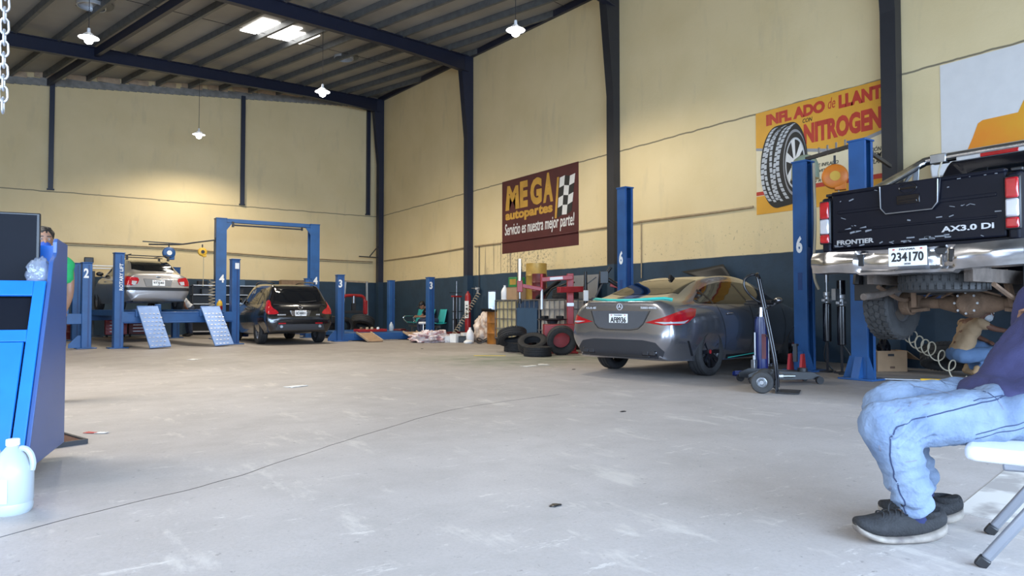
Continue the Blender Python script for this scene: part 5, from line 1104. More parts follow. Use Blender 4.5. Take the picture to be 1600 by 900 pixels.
# folding chair he sits on
CH = thing('folding_chair', 'white plastic folding chair with grey metal legs under the seated man', 'chair', (2.85, 1.46, 0), 146.0)
fc = V((.80, -.60, 0)); la = V((-.60, -.80, 0)); c0 = V((-.165, .165, .405))
def seatf(u, v): return c0 + la * (.46 * v) - fc * (.44 * u) + V((0, 0, .012 * u))
q = MB(); pts = [(0.03, 0), (.41, 0), (.44, .03), (.44, .43), (.41, .46), (.03, .46), (0, .43), (0, .03)]
q.prism(pts, .055, frame(c0 - V((0, 0, .055)), tuple(-fc), tuple(la))); q.build('seat', 'white_plastic', CH, bevel=.024, seg=4)
for s_, o_ in (('near', 0.03), ('far', .43)):
    ft = V((-.135, .285, .0)) if o_ < .1 else V((-.415, -.075, .0)); tp = ft - fc * .42 + V((0, 0, .62))
    q = MB().beam(ft + (tp - ft) * .05, tp, .030, .036, up=tuple(fc)).build('front_leg', 'chair_grey', CH, bevel=.010, seg=3)
    MB().beam(ft, ft + (tp - ft) * .055, .034, .040, up=tuple(fc)).build('foot_cap', 'black_plastic', q, bevel=.006)
    b0 = ft - fc * .66; b1 = ft - fc * .34 + V((0, 0, .40))
    q = MB().beam(b0 + (b1 - b0) * .05, b1, .026, .032, up=tuple(fc)).build('rear_leg', 'chair_grey', CH, bevel=.010, seg=3); MB().beam(b0, b0 + (b1 - b0) * .055, .03, .036, up=tuple(fc)).build('foot_cap', 'black_plastic', q, bevel=.006)
    MB().beam(c0 + la * (o_ + .0) - fc * .12 - V((0, 0, .065)), c0 + la * o_ - fc * .46 - V((0, 0, .05)), .03, .03).build('seat_rail', 'chair_grey', CH, bevel=.008)
    MB().beam(tp, tp - fc * .10 + V((0, 0, .36)), .03, .034, up=tuple(fc)).build('back_post', 'chair_grey', CH, bevel=.008)
bc = c0 + la * .23 - fc * .56 + V((0, 0, .38)); MB().box(bc, (.03, .42, .34), M((fc, la, V((0, 0, 1)))).transposed() @ ry(-14)).build('backrest', 'white_plastic', CH, bevel=.014, seg=3)
# ------------------------------------------------------------------ blue cabinet at the left edge
CB = thing('counter_cabinet', 'bright blue wooden counter cabinet with a sloping front at the left edge', 'cabinet', (-.068, 4.39, 0), -12.0)
prof = [(0, .083), (.85, .083), (.85, 1.33), (.585, 1.345), (.565, 1.325), (.565, 1.26), (.545, 1.235), (.50, 1.215), (.475, 1.19), (.44, 1.08)]
SF = frame((0, 0, 0), (0, 1, 0), (0, 0, 1))
for nm, x in (('side_panel', 0.0), ('side_panel', -1.28)): MB().prism(prof, -.022, M.Translation((x, 0, 0)) @ SF).build(nm, 'cab_side', CB, bevel=.003)
fd = V((0, .44, .997)).normalized(); ff = frame((-1.28, 0, .083), (1, 0, 0), fd); L_ = 1.088
q = MB()
def fbox(u0, u1, v0, v1, d0=0.0, d1=.02, mb=None):
    mb = mb or MB(); mb.prism([(u0, v0), (u1, v0), (u1, v1), (u0, v1)], d1 - d0, ff @ M.Translation((0, 0, d0))); return mb
for r in ((0, .05, 0, L_), (1.20, 1.258, 0, L_), (.05, 1.20, .995, L_), (.05, 1.20, .715, .785), (.05, 1.20, 0, .04), (.60, .66, .04, .70)): fbox(*r, mb=q)
q.build('face_frame', 'cab_blue', CB, bevel=.003)
fbox(.02, 1.23, .785, .995, -.03, -.02).build('open_shelf_back', 'screen', CB)
for u0, u1 in ((.665, 1.192), (.055, .592)):
    fbox(u0, u1, .045, .695, .002, .016).build('door_gap', 'black_plastic', CB) if False else None
    d = fbox(u0, u1, .045, .71, .006, .026).build('door', 'cab_blue', CB, bevel=.004)
    hu = u1 - .105 if u0 > .5 else u0 + .10
    hm = ff @ M.Translation((hu, .36, .026)); q = MB()
    q.tube([hm @ V(p) for p in ((0, -.075, .004), (0, -.068, .022), (0, -.04, .034), (0, .0, .036), (0, .04, .034), (0, .068, .022), (0, .075, .004))], [.006, .007, .008, .011, .008, .007, .006], 10, 4)
    for v in (-.082, .082): q.prism([(-.019, v - .013), (.019, v - .013), (.022, v + .013), (-.022, v + .013)], .004, hm)
    q.build('handle', 'chrome', d)
MB().box((-.64, .66, 1.07), (1.25, .42, .025)).build('countertop', 'cab_blue', CB, bevel=.003)
MB().box((-.64, .835, .72), (1.25, .02, 1.2)).build('back_panel', 'cab_blue', CB)
MB().box((-.66, .45, .0415), (1.12, .70, .083)).build('plinth', 'plank_wood', CB)
MB().prism([(.07, .10), (.84, .10), (.84, 1.05), (.50, 1.05)], -1.22, M.Translation((-.03, 0, 0)) @ SF).build('carcass', 'black_plastic', CB)
mt = CB.matrix_basis
def cabw(x, y, z): return M.Translation(CB.location) @ M.Rotation(R(-12.0), 4, 'Z') @ V((x, y, z))
mo = thing('flat_screen', 'black flat screen standing on top of the blue cabinet', 'screen', cabw(-.51, .66, 1.083), -9)
mb = MB().box((0, 0, .20), (.80, .03, .44)); mb.build('casing', 'black_plastic', mo, bevel=.006); MB().box((0, -.0165, .205), (.765, .004, .405)).build('display', 'screen', mo); MB().box((0, .02, .02), (.30, .20, .016)).box((0, .03, .10), (.10, .02, .18)).build('stand', 'black_plastic', mo, bevel=.004)
def crumple(name, c, s, m, label, cat, seed=0, n=26, amp=.35, parent=None, fr=3.0):
    mb = MB()
    mb.ball((0, 0, 0), 1.0, n * 2 if n > 30 else n); o = mb.build(name, m, parent, ang=25)
    for v in o.data.vertices:
        p = v.co.copy(); k = 1 + amp * NZ.noise(p * fr + V((seed * 7.3, seed, 0))) + amp * .5 * NZ.noise(p * fr * 2.4 + V((seed, 0, seed)))
        k += amp * .5 * (abs(NZ.noise(p * fr * 3.1 + V((0, seed, seed)))) - .25) + amp * .3 * (abs(NZ.noise(p * fr * 7 + V((seed, 0, seed)))) - .25); p *= k; p.z = max(p.z, -.55); v.co = V((p.x * s[0], p.y * s[1], (p.z + .55) * s[2] / 1.55))
    o.location = c; return tag(o, label, cat)
crumple('plastic_wrap', cabw(-.085, .55, 1.083), (.065, .07, .14), 'cellophane', 'crumpled clear plastic wrap beside the flat screen on the blue cabinet', 'plastic wrap', 3)
def jug(name, label, loc, rot, s=1.0, lab=True, m='jug', group=None):
    j = thing(name, label, 'jug', loc, rot, group)
    k = s; prof = [(0, 0), (.066, 0), (.074, .012), (.076, .03), (.073, .045), (.076, .05), (.076, .165), (.070, .19), (.050, .235), (.030, .262), (.022, .272), (.022, .285), (0, .285)]
    MB().lathe([(r * k, h * k) for r, h in prof], 28).build('bottle', m, j)
    MB().tube([V(p) * k for p in ((.028, 0, .262), (.052, 0, .258), (.070, 0, .235), (.078, 0, .20), (.074, 0, .172))], .012 * k, 8, 4).build('handle', m, j)
    MB().cyl((0, 0, .275 * k), (0, 0, .302 * k), .025 * k, n=20).build('cap', 'white_plastic', j, bevel=.003)
    if lab: MB().prism([(-.05 * k, .055 * k), (.02 * k, .055 * k), (.02 * k, .15 * k), (-.05 * k, .15 * k)], .0015, frame((0, -.0765 * k, 0), (1, 0, 0), (0, 0, 1))).build('paper_label', 'paper', j)
    return j
jug('plastic_jug', 'translucent white gallon jug standing in front of the blue cabinet', (-.115, 3.905, 0), -25, 1.10); jug('plastic_jug', 'second gallon jug partly hidden behind the nearest jug by the cabinet', (-.235, 4.03, 0), -30, 1.08)
tr = thing('floor_mat', 'brown bristle mat in a dark metal frame behind the blue cabinet', 'mat', (.245, 5.58, 0), 18)
MB().box((-.22, .31, .012), (.42, .60, .02)).build('bristles', 'mat_brown', tr)
for a, b in (((0, 0), (0, .62)), ((0, .62), (-.44, .62)), ((-.44, .62), (-.44, 0)), ((-.44, 0), (0, 0))): MB().beam((*a, .016), (*b, .016), .02, .032).build('frame', 'dark_steel', tr)
def sheet(label, x, y, rot, sx, sy, m, name='paper_scrap', cat='paper', seed=1, lift=.004):
    mb = MB(); mb.grid(lambda u, v: V(((u - .5) * sx, (v - .5) * sy * (1 - .25 * u), lift + .010 * abs(NZ.noise(V((u * 2.5 + seed, v * 2.5, seed)))))), 8, 8)
    o = mb.build(name, m, None, solid=.0012); o.location = (x, y, 0); o.rotation_euler = (0, 0, R(rot)); return tag(o, label, cat)
sheet('white paper scrap lying on the open floor left of centre', 2.47, 8.22, 20, .26, .16, 'paper', seed=2); sheet('small white paper far out on the floor below the ramps', 2.22, 13.5, 40, .22, .2, 'paper', seed=5)
o = sheet('white half of the red and white card behind the blue cabinet', .36, 5.97, -40, .09, .06, 'paper', seed=7); sheet('red half of the red and white card behind the blue cabinet', .29, 6.03, -40, .08, .06, 'plate_red', seed=8, name='red_card', cat='card')
sheet('white paper lying by the rear of the grey coupe', 6.4, 9.0, 10, .28, .16, 'paper', seed=9); sheet('crumpled paper under the rear bumper corner of the grey coupe', 6.75, 9.1, 60, .22, .2, 'paper', seed=11)
o = MB().box((0, 0, .004), (.62, .07, .006)).build('paint_mark', 'yellow_mark', smooth=False); o.location = (7.15, 11.38, 0); o.rotation_euler = (0, 0, R(-36)); struct(o)
struct(MB().prism([(3.44, 1.51), (5.4, 1.89), (5.7, .42), (3.73, .04)][::-1], .0025).build('trim_floor_paint', 'old_floor_paint', smooth=False))
cr = [(-.9, 3.0), (.05, 3.62), (.75, 3.95), (1.3, 4.35), (2.2, 5.0), (3.2, 5.6), (4.6, 5.9)]
cpts = catmull([(x, y, 0) for x, y in cr], 10); cpts = [(p.x + .012 * NZ.noise(p * 6), p.y + .012 * NZ.noise(p * 6 + V((5, 0, 0)))) for p in cpts]
ground_strip('trim_floor_crack', cpts, .006, 'black_plastic', .001)

# ------------------------------------------------------------------ back left: aligner, tool cabinets, shelves
al = thing('wheel_aligner', 'wheel alignment gantry with white bars and camera head behind the silver sedan', 'wheel aligner', (1.10, 25.7, 0))
MB().box((.12, 0, 1.05), (.12, .10, 2.1)).box((.12, 0, .02), (.6, .5, .04)).build('mast', 'black_plastic', al, bevel=.01)
for z in (2.19, 2.27): MB().beam((-2.2, -.08, z), (.95, -.08, z), .05, .045).build('camera_bar', 'white_paint', al, bevel=.008)
MB().box((0, -.12, 2.44), (.26, .2, .17)).box((.0, -.12, 2.32), (.12, .12, .08)).build('camera_head', 'black_plastic', al, bevel=.02)
def tool_cabinet(label, loc, w_, d_, h, m, n=4, name='tool_cabinet'):
    c = thing(name, label, 'tool cabinet', loc)
    MB().box((0, 0, h / 2 + .04), (w_, d_, h - .08)).build('carcass', m, c, bevel=.012)
    for i in range(n):
        z = .10 + (h - .18) * (i + .5) / n; dr = MB().box((0, -d_ / 2 - .006, z), (w_ - .06, .014, (h - .18) / n - .02)).build('drawer', m, c, bevel=.004)
        MB().box((0, -d_ / 2 - .022, z + .03), (w_ * .6, .012, .018)).build('drawer_handle', 'steel', dr)
    for sx in (-1, 1):
        for sy in (-1, 1): MB().cyl((sx * (w_ / 2 - .06) - .015, sy * (d_ / 2 - .06), .04), (sx * (w_ / 2 - .06) + .015, sy * (d_ / 2 - .06), .04), .04, n=14).build('caster', 'rubber', c)
    return c
tool_cabinet('red tool cabinet under the silver sedan beside the left ramp', (1.86, 25.45, 0), .60, .45, .58, 'red'); tool_cabinet('dark red tool cabinet right of the red one under the silver sedan', (2.52, 25.5, 0), .62, .45, .58, 'dark_red')
dr = thing('oil_drum', 'red oil drum beside the lift post marked 2', 'drum', (.50, 24.6, 0))
def drum_parts(d, r, h, m):
    MB().lathe([(0, .02), (r - .012, .02), (r, 0), (r, .02), (r, h * .33 - .02), (r + .012, h * .33), (r, h * .33 + .02), (r, h * .66 - .02), (r + .012, h * .66), (r, h * .66 + .02), (r, h), (r - .012, h - .02), (0, h - .02)], 32).build('shell', m, d)
    MB().cyl((r * .6, 0, h - .025), (r * .6, 0, h - .005), .035, n=14).build('bung', 'steel', d)
drum_parts(dr, .26, .62, 'dark_red')
def shelf(label, loc, w_, d_, h, levels):
    s = thing('steel_shelf', label, 'shelf', loc)
    for sx in (-1, 1):
        for sy in (-1, 1): MB().box((sx * w_ / 2, sy * d_ / 2, h / 2), (.04, .04, h)).build('upright', 'dark_steel', s)
    for z in levels: MB().box((0, 0, z), (w_ + .04, d_ + .04, .035)).build('shelf_board', 'alu', s, bevel=.003)
    MB().box((0, d_ / 2 - .02, h / 2), (w_, .01, h)).build('back_sheet', 'black_plastic', s); return s
shelf('long dark steel shelf with pale boards along the back wall left of the tall lift', (5.2, 25.75, 0), 2.15, .45, 1.72, (.12, .62, 1.06, 1.38, 1.70)); shelf('steel shelf against the back wall behind the black SUV', (7.55, 25.8, 0), 1.6, .45, 1.74, (.12, .7, 1.2, 1.72))
def crate(name, label, cat, loc, rot, d, m, lid=None, group=None):
    c = thing(name, label, cat, loc, rot, group); w_, dp, h = d
    MB().box((0, 0, h / 2), d).build('box_body', m, c, bevel=.006); MB().box((0, 0, h + .006), (w_ + .012, dp + .012, .012)).build('lid', lid or m, c, bevel=.003); return c
crate('tool_box', 'small black case on top of the long shelf left of the tall lift', 'case', (4.45, 25.72, 1.718), 5, (.30, .2, .12), 'black_plastic'); crate('tool_box', 'blue case standing on the long shelf right of the lift post marked 4', 'case', (5.65, 25.72, 1.718), -12, (.42, .25, .20), 'panel_blue')
rw = random.Random(4)
for i, (x, z, w_, h, m, lb) in enumerate(((4.6, 1.40, .34, .18, 'black_plastic', 'black bin on the second shelf down left of the tall lift'), (5.6, 1.40, .40, .2, 'dark_steel', 'dark bin on the second shelf down right of the post marked 4'), (4.9, .64, .5, .24, 'fabric_grey', 'grey bin low on the long shelf'), (5.75, 1.08, .4, .2, 'black_plastic', 'black bin on the middle board of the long shelf'))):
    crate('storage_bin', lb, 'bin', (x, 25.72, z), rw.uniform(-6, 6), (w_, .3, h), m)
wb = crate('wooden_box', 'long brown wooden box on the shelf above the black SUV', 'box', (7.62, 25.75, 1.738), 0, (1.02, .32, .20), 'wood'); crate('tool_box', 'small blue case beside the brown box above the black SUV', 'case', (8.36, 25.75, 1.738), 0, (.24, .2, .16), 'panel_blue')
# hose arm, reels and coil hose at the tall lift
ha = thing('swing_boom', 'dark swing arm fixed to the left post of the tall lift', 'arm', (4.16, 21.95, 2.95))
MB().tube([(0, 0, 0), (-.55, .05, -.10), (-1.0, .1, -.18), (-1.75, .25, -.20)], .022, 8, 4).build('arm_pipe', 'dark_steel', ha); MB().beam((-.9, .1, -.16), (-1.9, .3, -.12), .03, .03).build('arm_rail', 'dark_steel', ha); MB().box((.02, 0, 0), (.08, .14, .14)).build('arm_bracket', 'dark_steel', ha)
def reel(label, loc, rot, m, k=1.0, hub='white_paint', hl=.9):
    r_ = thing('hose_reel', label, 'hose reel', loc, rot)
    b = MB().lathe([(0, -.06), (.12, -.06), (.15, -.04), (.15, .04), (.12, .06), (0, .06)], 28, M.Rotation(R(90), 4, 'X') @ M.Scale(k, 4)); b.box((.06 * k, 0, -.12 * k), (.13 * k, .10 * k, .10 * k)); b.build('reel_case', m, r_, bevel=.01)
    MB().cyl((0, -.064 * k, 0), (0, -.07 * k, 0), .06 * k, n=22).build('hub_label', hub, r_); MB().beam((0, 0, .13 * k), (0, 0, .26 * k), .03, .03).build('hanger', 'dark_steel', r_)
    MB().tube([(.04 * k, 0, -.15 * k), (.045 * k, 0, -.15 * k - hl * .5), (.03 * k, 0, -.15 * k - hl)], .010, 8, 4).build('hose', 'hose_tan' if m != 'lift_blue' else 'hose_black', r_); return r_
reel('blue hose reel hanging from the swing arm above the silver sedan', (2.93, 22.15, 2.52), 5, 'lift_blue', 1.15, hl=.02); reel('yellow hose reel hanging from the swing arm left of the tall lift', (3.80, 21.98, 2.58), 5, 'yellow', .85, 'dark_steel')
def coil(label, a, b, r, n, m, wr=.010, name='coil_hose', ends=True):
    a, b = V(a), V(b); d = b - a; u = d.normalized(); p = u.orthogonal().normalized(); q_ = u.cross(p); pts = []
    for i in range(n * 12 + 1):
        t_ = i / (n * 12); sag = V((0, 0, -.25 * d.length * t_ * (1 - t_) * (1 - abs(u.z)))); pts.append(d * t_ + sag + p * r * cos(2 * pi * t_ * n) + q_ * r * sin(2 * pi * t_ * n))
    o = MB().tube(pts, wr, 6).build(name, m); o.location = a; return tag(o, label, 'hose')
coil('tan coiled air hose hanging down the left post of the tall lift', (4.06, 21.9, 1.75), (4.06, 21.9, .80), .085, 10, 'hose_tan')
MB_ = MB().tube([(0, 0, 0), (.0, -.02, -.7), (.02, -.02, -1.2)], .012, 8, 4); o = MB_.build('air_line', 'hose_black'); o.location = (4.10, 21.86, 2.93); tag(o, 'thin dark air line running down the left post of the tall lift', 'hose')
jug('oil_bottle', 'small pale bottle on the shelf side of the tall lift', (4.0, 25.3, 1.0) if False else (4.02, 21.3, 0), 0, .9, False) if False else None

# ------------------------------------------------------------------ lift 3 corner: tyres, red press, frame
def tyre_thing(label, loc, rot, r=.29, w_=.19, rim=.18, m='rubber', group=None):
    o = tyre_mb(r, w_, rim, True, 44)
    for k in range(44):                                     # shoulder lugs
        a = 2 * pi * k / 44; m3 = M.Rotation(-a, 3, 'Y')
        for j in (-1, 1): o.box(m3 @ V((r - .006, j * w_ * .40, 0)), (.014, w_ * .14, r * .085), m3)
    h = w_ / 2; o.lathe([(rim + .01, -h * .92), (rim + .03, -h * .80), (r - .05, -h * .70), (r - .03, 0), (r - .05, h * .70), (rim + .03, h * .80), (rim + .01, h * .92)], 44, AX, caps=False)
    o = o.build('tyre', m, ang=32); o.location = loc; o.rotation_euler = [R(a) for a in rot]; return tag(o, label, 'tyre', group)
tg_ = 'old tyres heaped behind lift 3'
tyre_thing('worn tyre lying flat at the bottom of the heap right of the black SUV', (7.55, 22.3, .11), (90, 0, 0), .33, .22, .2, group=tg_); tyre_thing('tyre lying flat second in the heap right of the black SUV', (7.62, 22.35, .33), (90, 0, 20), .33, .22, .2, group=tg_)
tyre_thing('tyre lying flat on top of the heap behind the left post marked 3', (7.72, 22.3, .55), (92, 3, 0), .34, .22, .2, group=tg_); tyre_thing('tyre standing upright behind the left post marked 3', (8.15, 21.9, .31), (0, 0, 25), .31, .2, .19, group=tg_)
tyre_thing('wide tyre lying tilted on the heap under the red press', (8.92, 22.3, .42), (62, 12, -18), .40, .26, .22, group=tg_); tyre_thing('tyre lying flat half under the tilted tyre', (9.35, 22.98, .13), (90, 0, 0), .36, .24, .2, group=tg_)
pr_ = thing('hydraulic_press', 'red shop press with a curved top behind the heap of tyres', 'press', (9.25, 24.0, 0))
MB().tube([(-.42, 0, .05), (-.42, 0, 1.15), (-.38, 0, 1.30), (-.25, 0, 1.37), (.25, 0, 1.37), (.38, 0, 1.30), (.42, 0, 1.15), (.42, 0, .05)], .055, 8, 3).build('press_frame', 'red', pr_)
MB().box((0, 0, .78), (.8, .14, .1)).box((0, 0, .95), (.14, .12, .3)).build('press_bed', 'dark_steel', pr_, bevel=.008); MB().cyl((0, 0, 1.05), (0, 0, 1.36), .06, n=18).build('ram', 'steel', pr_)
for x in (-.42, .42): MB().box((x, 0, .03), (.12, .6, .06)).build('foot', 'red', pr_)
MB().box((.40, -.12, .95), (.12, .16, .5)).build('pump_case', 'red', pr_, bevel=.02)
fr_ = thing('metal_frame', 'grey metal frame standing behind the red press in the corner', 'frame', (9.7, 24.9, 0), -3)
for x0, x1 in ((-.56, -.42), (.42, .40)): MB().beam((x0 * 1.05, 0, 0), (x1, 0, 1.93), .07, .06).build('frame_post', 'alu', fr_)
MB().beam((-.46, 0, 1.93), (.46, 0, 1.90), .07, .06).build('frame_top', 'plank_wood', fr_)
fj = thing('transmission_tray', 'red drain tray with greasy parts lying on lift 3', 'tray', (7.98, 19.35, .222), 0)
MB().box((0, 0, .02), (.86, .42, .03)).box((0, -.21, .045), (.86, .02, .07)).box((0, .21, .045), (.86, .02, .07)).box((-.43, 0, .045), (.02, .42, .07)).box((.43, 0, .045), (.02, .42, .07)).build('tray_pan', 'red', fj, bevel=.004)
for i in range(4):
    c = fj.location + V((-.28 + .17 * i, .02 - .05 * (i % 2), .038)); p = thing('brake_part', ('rusty hub lying in the red tray on lift 3', 'tan bracket lying in the red tray on lift 3', 'tan caliper lying in the red tray on lift 3', 'pale bottle-shaped part lying in the red tray on lift 3')[i], 'car part', c, 20 * i)
    MB().lathe([(0, 0), (.07, 0), (.075, .02), (.045, .03), (.04, .09), (.02, .10), (0, .10)], 16).build('part_body', ('mud', 'sand', 'sand', 'liquid')[i], p); MB().box((.05, 0, .03), (.06, .05, .05)).build('part_lug', 'mud', p, bevel=.006)
crate('carton', 'small white carton left of the left post marked 3', 'carton', (6.28, 19.15, 0) if False else (6.43, 19.3, .0), 12, (.2, .14, .16), 'paper')
cn = jug('coolant_bottle', 'pale blue bottle on lift 3 beside the red tray', (8.85, 19.8, .222), 40, .9, True)
ht = thing('sack_barrow', 'thin dark sack barrow leaning at the right wall behind lift 3', 'sack barrow', (9.85, 22.3, 0), -20)
for y in (-.17, .17): MB().tube([(0, y, .08), (.05, y, .9), (.12, y, 1.15), (.22, y, 1.22)], .016, 8, 4).build('rail', 'steel', ht)
for z in (.25, .6, .95): MB().beam((.02, -.17, z), (.02, .17, z), .03, .02).build('crossbar', 'steel', ht)
for y in (-.2, .2): MB().cyl((.06, y - .02, .10), (.06, y + .02, .10), .10, n=20).build('wheel', 'rubber', ht)
rt = thing('creeper', 'low dark red trolley standing on the floor behind the right post marked 3', 'trolley', (9.45, 20.6, 0), 40)
MB().box((0, 0, .16), (.8, .42, .08)).box((.1, 0, .22), (.4, .3, .06)).build('deck', 'dark_red', rt, bevel=.02)
for x in (-.33, .33):
    for y in (-.16, .16): MB().cyl((x, y - .02, .06), (x, y + .02, .06), .06, n=16).build('caster', 'rubber', rt)
sb_ = jug('spray_bottle', 'small yellow bottle with a red base on the lift beside the right ramp', (3.72, 19.05, .86), 30, .95, False, 'yellow'); MB().cyl((0, 0, .002), (0, 0, .12), .074, n=24).build('base_band', 'red', sb_)
# teal beam seating with chrome arm rests
be = thing('bench', 'teal bench seating with chrome armrests against the right wall', 'bench', (10.78, 21.4, 0), 90)
MB().box((0, 0, .30), (2.3, .06, .06)).build('beam', 'steel', be)
for x in (-.9, .9): MB().box((x, 0, .15), (.06, .06, .30)).box((x, 0, .02), (.08, .5, .04)).build('leg', 'steel', be)
for i, x in enumerate((-.82, 0, .82)):
    MB().grid(lambda u, v, x=x: V((x + (u - .5) * .52, -.02 + .44 * (.5 - v) * -1 - .06 + .0 * u, .40 + .03 * (2 * v - 1) ** 2)), 6, 8).build('seat', 'teal', be, solid=.02)
    MB().grid(lambda u, v, x=x: V((x + (u - .5) * (.52 - .06 * v), -.22 - .12 * v + .02, .42 + .46 * v)), 6, 8).build('backrest', 'teal', be, solid=.02)
for x in (-.41, .41, 1.22): MB().tube([(x, -.20, .36), (x, -.22, .60), (x, -.10, .64), (x, .12, .64), (x, .20, .60), (x, .18, .52), (x, .05, .40)], .018, 8, 5).build('armrest', 'chrome', be)
# strut compressor, tall canister, filter and coil hose
sc = thing('spring_compressor', 'red-topped spring compressor with two steel guide rods by the dark column', 'spring compressor', (10.45, 18.55, 0), 20)
for x in (-.15, .15): MB().cyl((x, 0, .2), (x, 0, 1.27), .014, n=12).build('guide_rod', 'steel', sc); MB().box((x, -.03, .82), (.10, .10, .03)).box((x, -.03, .58), (.13, .08, .02)).build('clamp', 'dark_steel', sc)
MB().box((0, 0, 1.28), (.40, .10, .05)).build('top_plate', 'red', sc, bevel=.01); MB().cyl((0, 0, .6), (0, 0, 1.75), .012, n=10).cyl((0, 0, 1.30), (0, 0, 1.36), .04, n=12).build('screw', 'steel', sc); MB().beam((-.34, 0, 1.39), (.26, 0, 1.39), .02, .015).build('turn_bar', 'dark_steel', sc)
MB().box((0, 0, .1), (.5, .4, .2)).build('base', 'dark_red', sc, bevel=.015); MB().box((0, .03, .75), (.08, .05, 1.1)).build('column', 'dark_steel', sc)
cy = thing('gas_cylinder', 'tall red cylinder with a long white label beside the spring compressor', 'cylinder', (10.72, 18.32, 0))
MB().lathe([(0, 0), (.085, 0), (.09, .02), (.09, 1.28), (.07, 1.36), (.03, 1.40), (.03, 1.44), (0, 1.44)], 22).build('cylinder_body', 'red', cy); MB().prism([(-.065, .62), (.065, .62), (.065, 1.14), (-.065, 1.14)], .006, frame((-.075, -.055, 0), (.6, -.8, 0), (0, 0, 1))).build('label_panel', 'paper', cy)
for v in (.74, .90, 1.0): MB().box((0, 0, 0), (.06, .004, .06 if v < .95 else .03)).build('label_mark', 'mural_black', cy).matrix_basis = frame((-.079, -.06, v), (.6, -.8, 0), (0, 0, 1)) @ M.Rotation(R(90), 4, 'X')
fl_ = thing('air_regulator', 'air filter regulator at the foot of the drop pipe on the right wall', 'regulator', (W - .09, 18.32, 1.52))
MB().box((0, 0, 0), (.08, .12, .08)).cyl((0, 0, -.16), (0, 0, -.04), .035, n=16).build('filter_body', 'alu', fl_, bevel=.008); MB().beam((0, -.1, .0), (-.08, .22, .02), .03, .03).cyl((-.0, .1, .02), (-.02, .1, .06), .02, n=12).build('valve', 'steel', fl_); MB().cyl((-.05, 0, .0), (-.07, 0, 0), .03, n=14).build('gauge', 'white_plastic', fl_)
coil('tan coiled air hose running from the wall regulator down to the floor', (W - .16, 18.1, 1.42), (9.9, 17.85, .05), .062, 19, 'hose_tan', .010)
sd = thing('oil_drum', 'rusty orange oil drum standing left of the yellowed liquid tank', 'drum', (9.74, 15.10, 0)); drum_parts(sd, .285, .83, 'rust_orange')
ty = thing('drip_tray', 'black drip tray on top of the rusty orange drum', 'tray', (9.66, 15.13, .832)); MB().box((0, 0, .02), (.52, .5, .04)).box((-.255, 0, .05), (.01, .5, .06)).box((.255, 0, .05), (.01, .5, .06)).build('tray_pan', 'black_plastic', ty)
cn = thing('oil_dispenser', 'shiny steel dispenser box standing on the rusty orange drum', 'dispenser', (9.60, 15.17, .874), -34); MB().box((0, 0, .24), (.20, .2, .48)).build('dispenser_body', 'steel', cn, bevel=.012); MB().box((0, 0, .49), (.21, .21, .02)).build('lid', 'black_plastic', cn); MB().cyl((0, -.10, .05), (0, -.14, .05), .015, n=10).build('spout', 'chrome', cn)
# liquid tanks (cage totes) with things on them
def tote(label, loc, m, w_=.92, panel=False):
    t_ = thing('liquid_tank', label, 'liquid tank', loc, 0, 'caged liquid tanks along the right wall')
    MB().box((0, 0, .64), (.92, w_ - .06, .90)).cyl((0, 0, 1.08), (0, 0, 1.12), .10, n=20).build('bottle', m, t_, bevel=.06, seg=3)
    q = MB()
    for i in range(6):
        y = -w_ / 2 + w_ * i / 5
        q.beam((-.48, y, .16), (-.48, y, 1.12), .018, .018); q.beam((.48, y, .16), (.48, y, 1.12), .018, .018); q.beam((-.48, y, 1.12), (.48, y, 1.12), .018, .018) if i in (0, 2, 3, 5) else None
    for z in (.18, .42, .66, .90, 1.12):
        for x in (-.48, .48): q.beam((x, -w_ / 2, z), (x, w_ / 2, z), .022, .02)
        for y in (-w_ / 2, w_ / 2): q.beam((-.48, y, z), (.48, y, z), .02, .02)
    for i in range(1, 5):
        x = -.48 + .96 * i / 5
        for y in (-w_ / 2, w_ / 2): q.beam((x, y, .16), (x, y, 1.12), .018, .018)
    q.build('cage', 'steel', t_)
    q = MB()
    for y in (-w_ / 2 + .06, 0, w_ / 2 - .06): q.box((0, y, .07), (.94, .10, .14))
    q.box((0, 0, .155), (.98, w_, .03)); q.build('pallet', 'black_plastic', t_, bevel=.006)
    MB().cyl((-.44, 0, .22), (-.54, 0, .22), .045, n=14).box((-.52, 0, .28), (.03, .10, .03)).build('outlet_valve', 'black_plastic', t_)
    if panel: MB().box((-.495, 0, .62), (.008, w_ * .9, .62)).build('cover_panel', 'panel_blue', t_)
    return t_
tote('yellowed liquid tank in a metal cage next to the rusty drum', (9.90, 14.27, 0), 'tote_yellow'); tote('dark blue liquid tank with a blue panel, middle of the three caged tanks', (9.90, 13.33, 0), 'tote_blue', panel=True); tote('dirty white liquid tank in a metal cage behind the tyre changer', (9.90, 12.38, 0), 'tote_grey')
jug('plastic_jug', 'white jug standing on the yellowed liquid tank', (9.62, 14.60, 1.13), 40, 1.22, False, 'white_plastic')
bx = crate('cardboard_box', 'brown cardboard box on the yellowed liquid tank under the green can', 'box', (9.78, 14.25, 1.13), 5, (.40, .40, .30), 'cardboard')
gb = thing('oil_can', 'square green oil can standing on the cardboard box', 'can', (9.76, 14.27, 1.444), 6); MB().box((0, 0, .125), (.30, .30, .25)).build('can_body', 'green', gb, bevel=.015); MB().prism([(-.11, .06), (.13, .06), (.13, .20), (-.11, .20)], .003, frame((-.151, -.02, 0), (0, -1, 0), (0, 0, 1))).build('paper_label', 'drum_yellow', gb); MB().cyl((0, .05, .25), (0, .05, .28), .03, n=14).build('cap', 'black_plastic', gb)
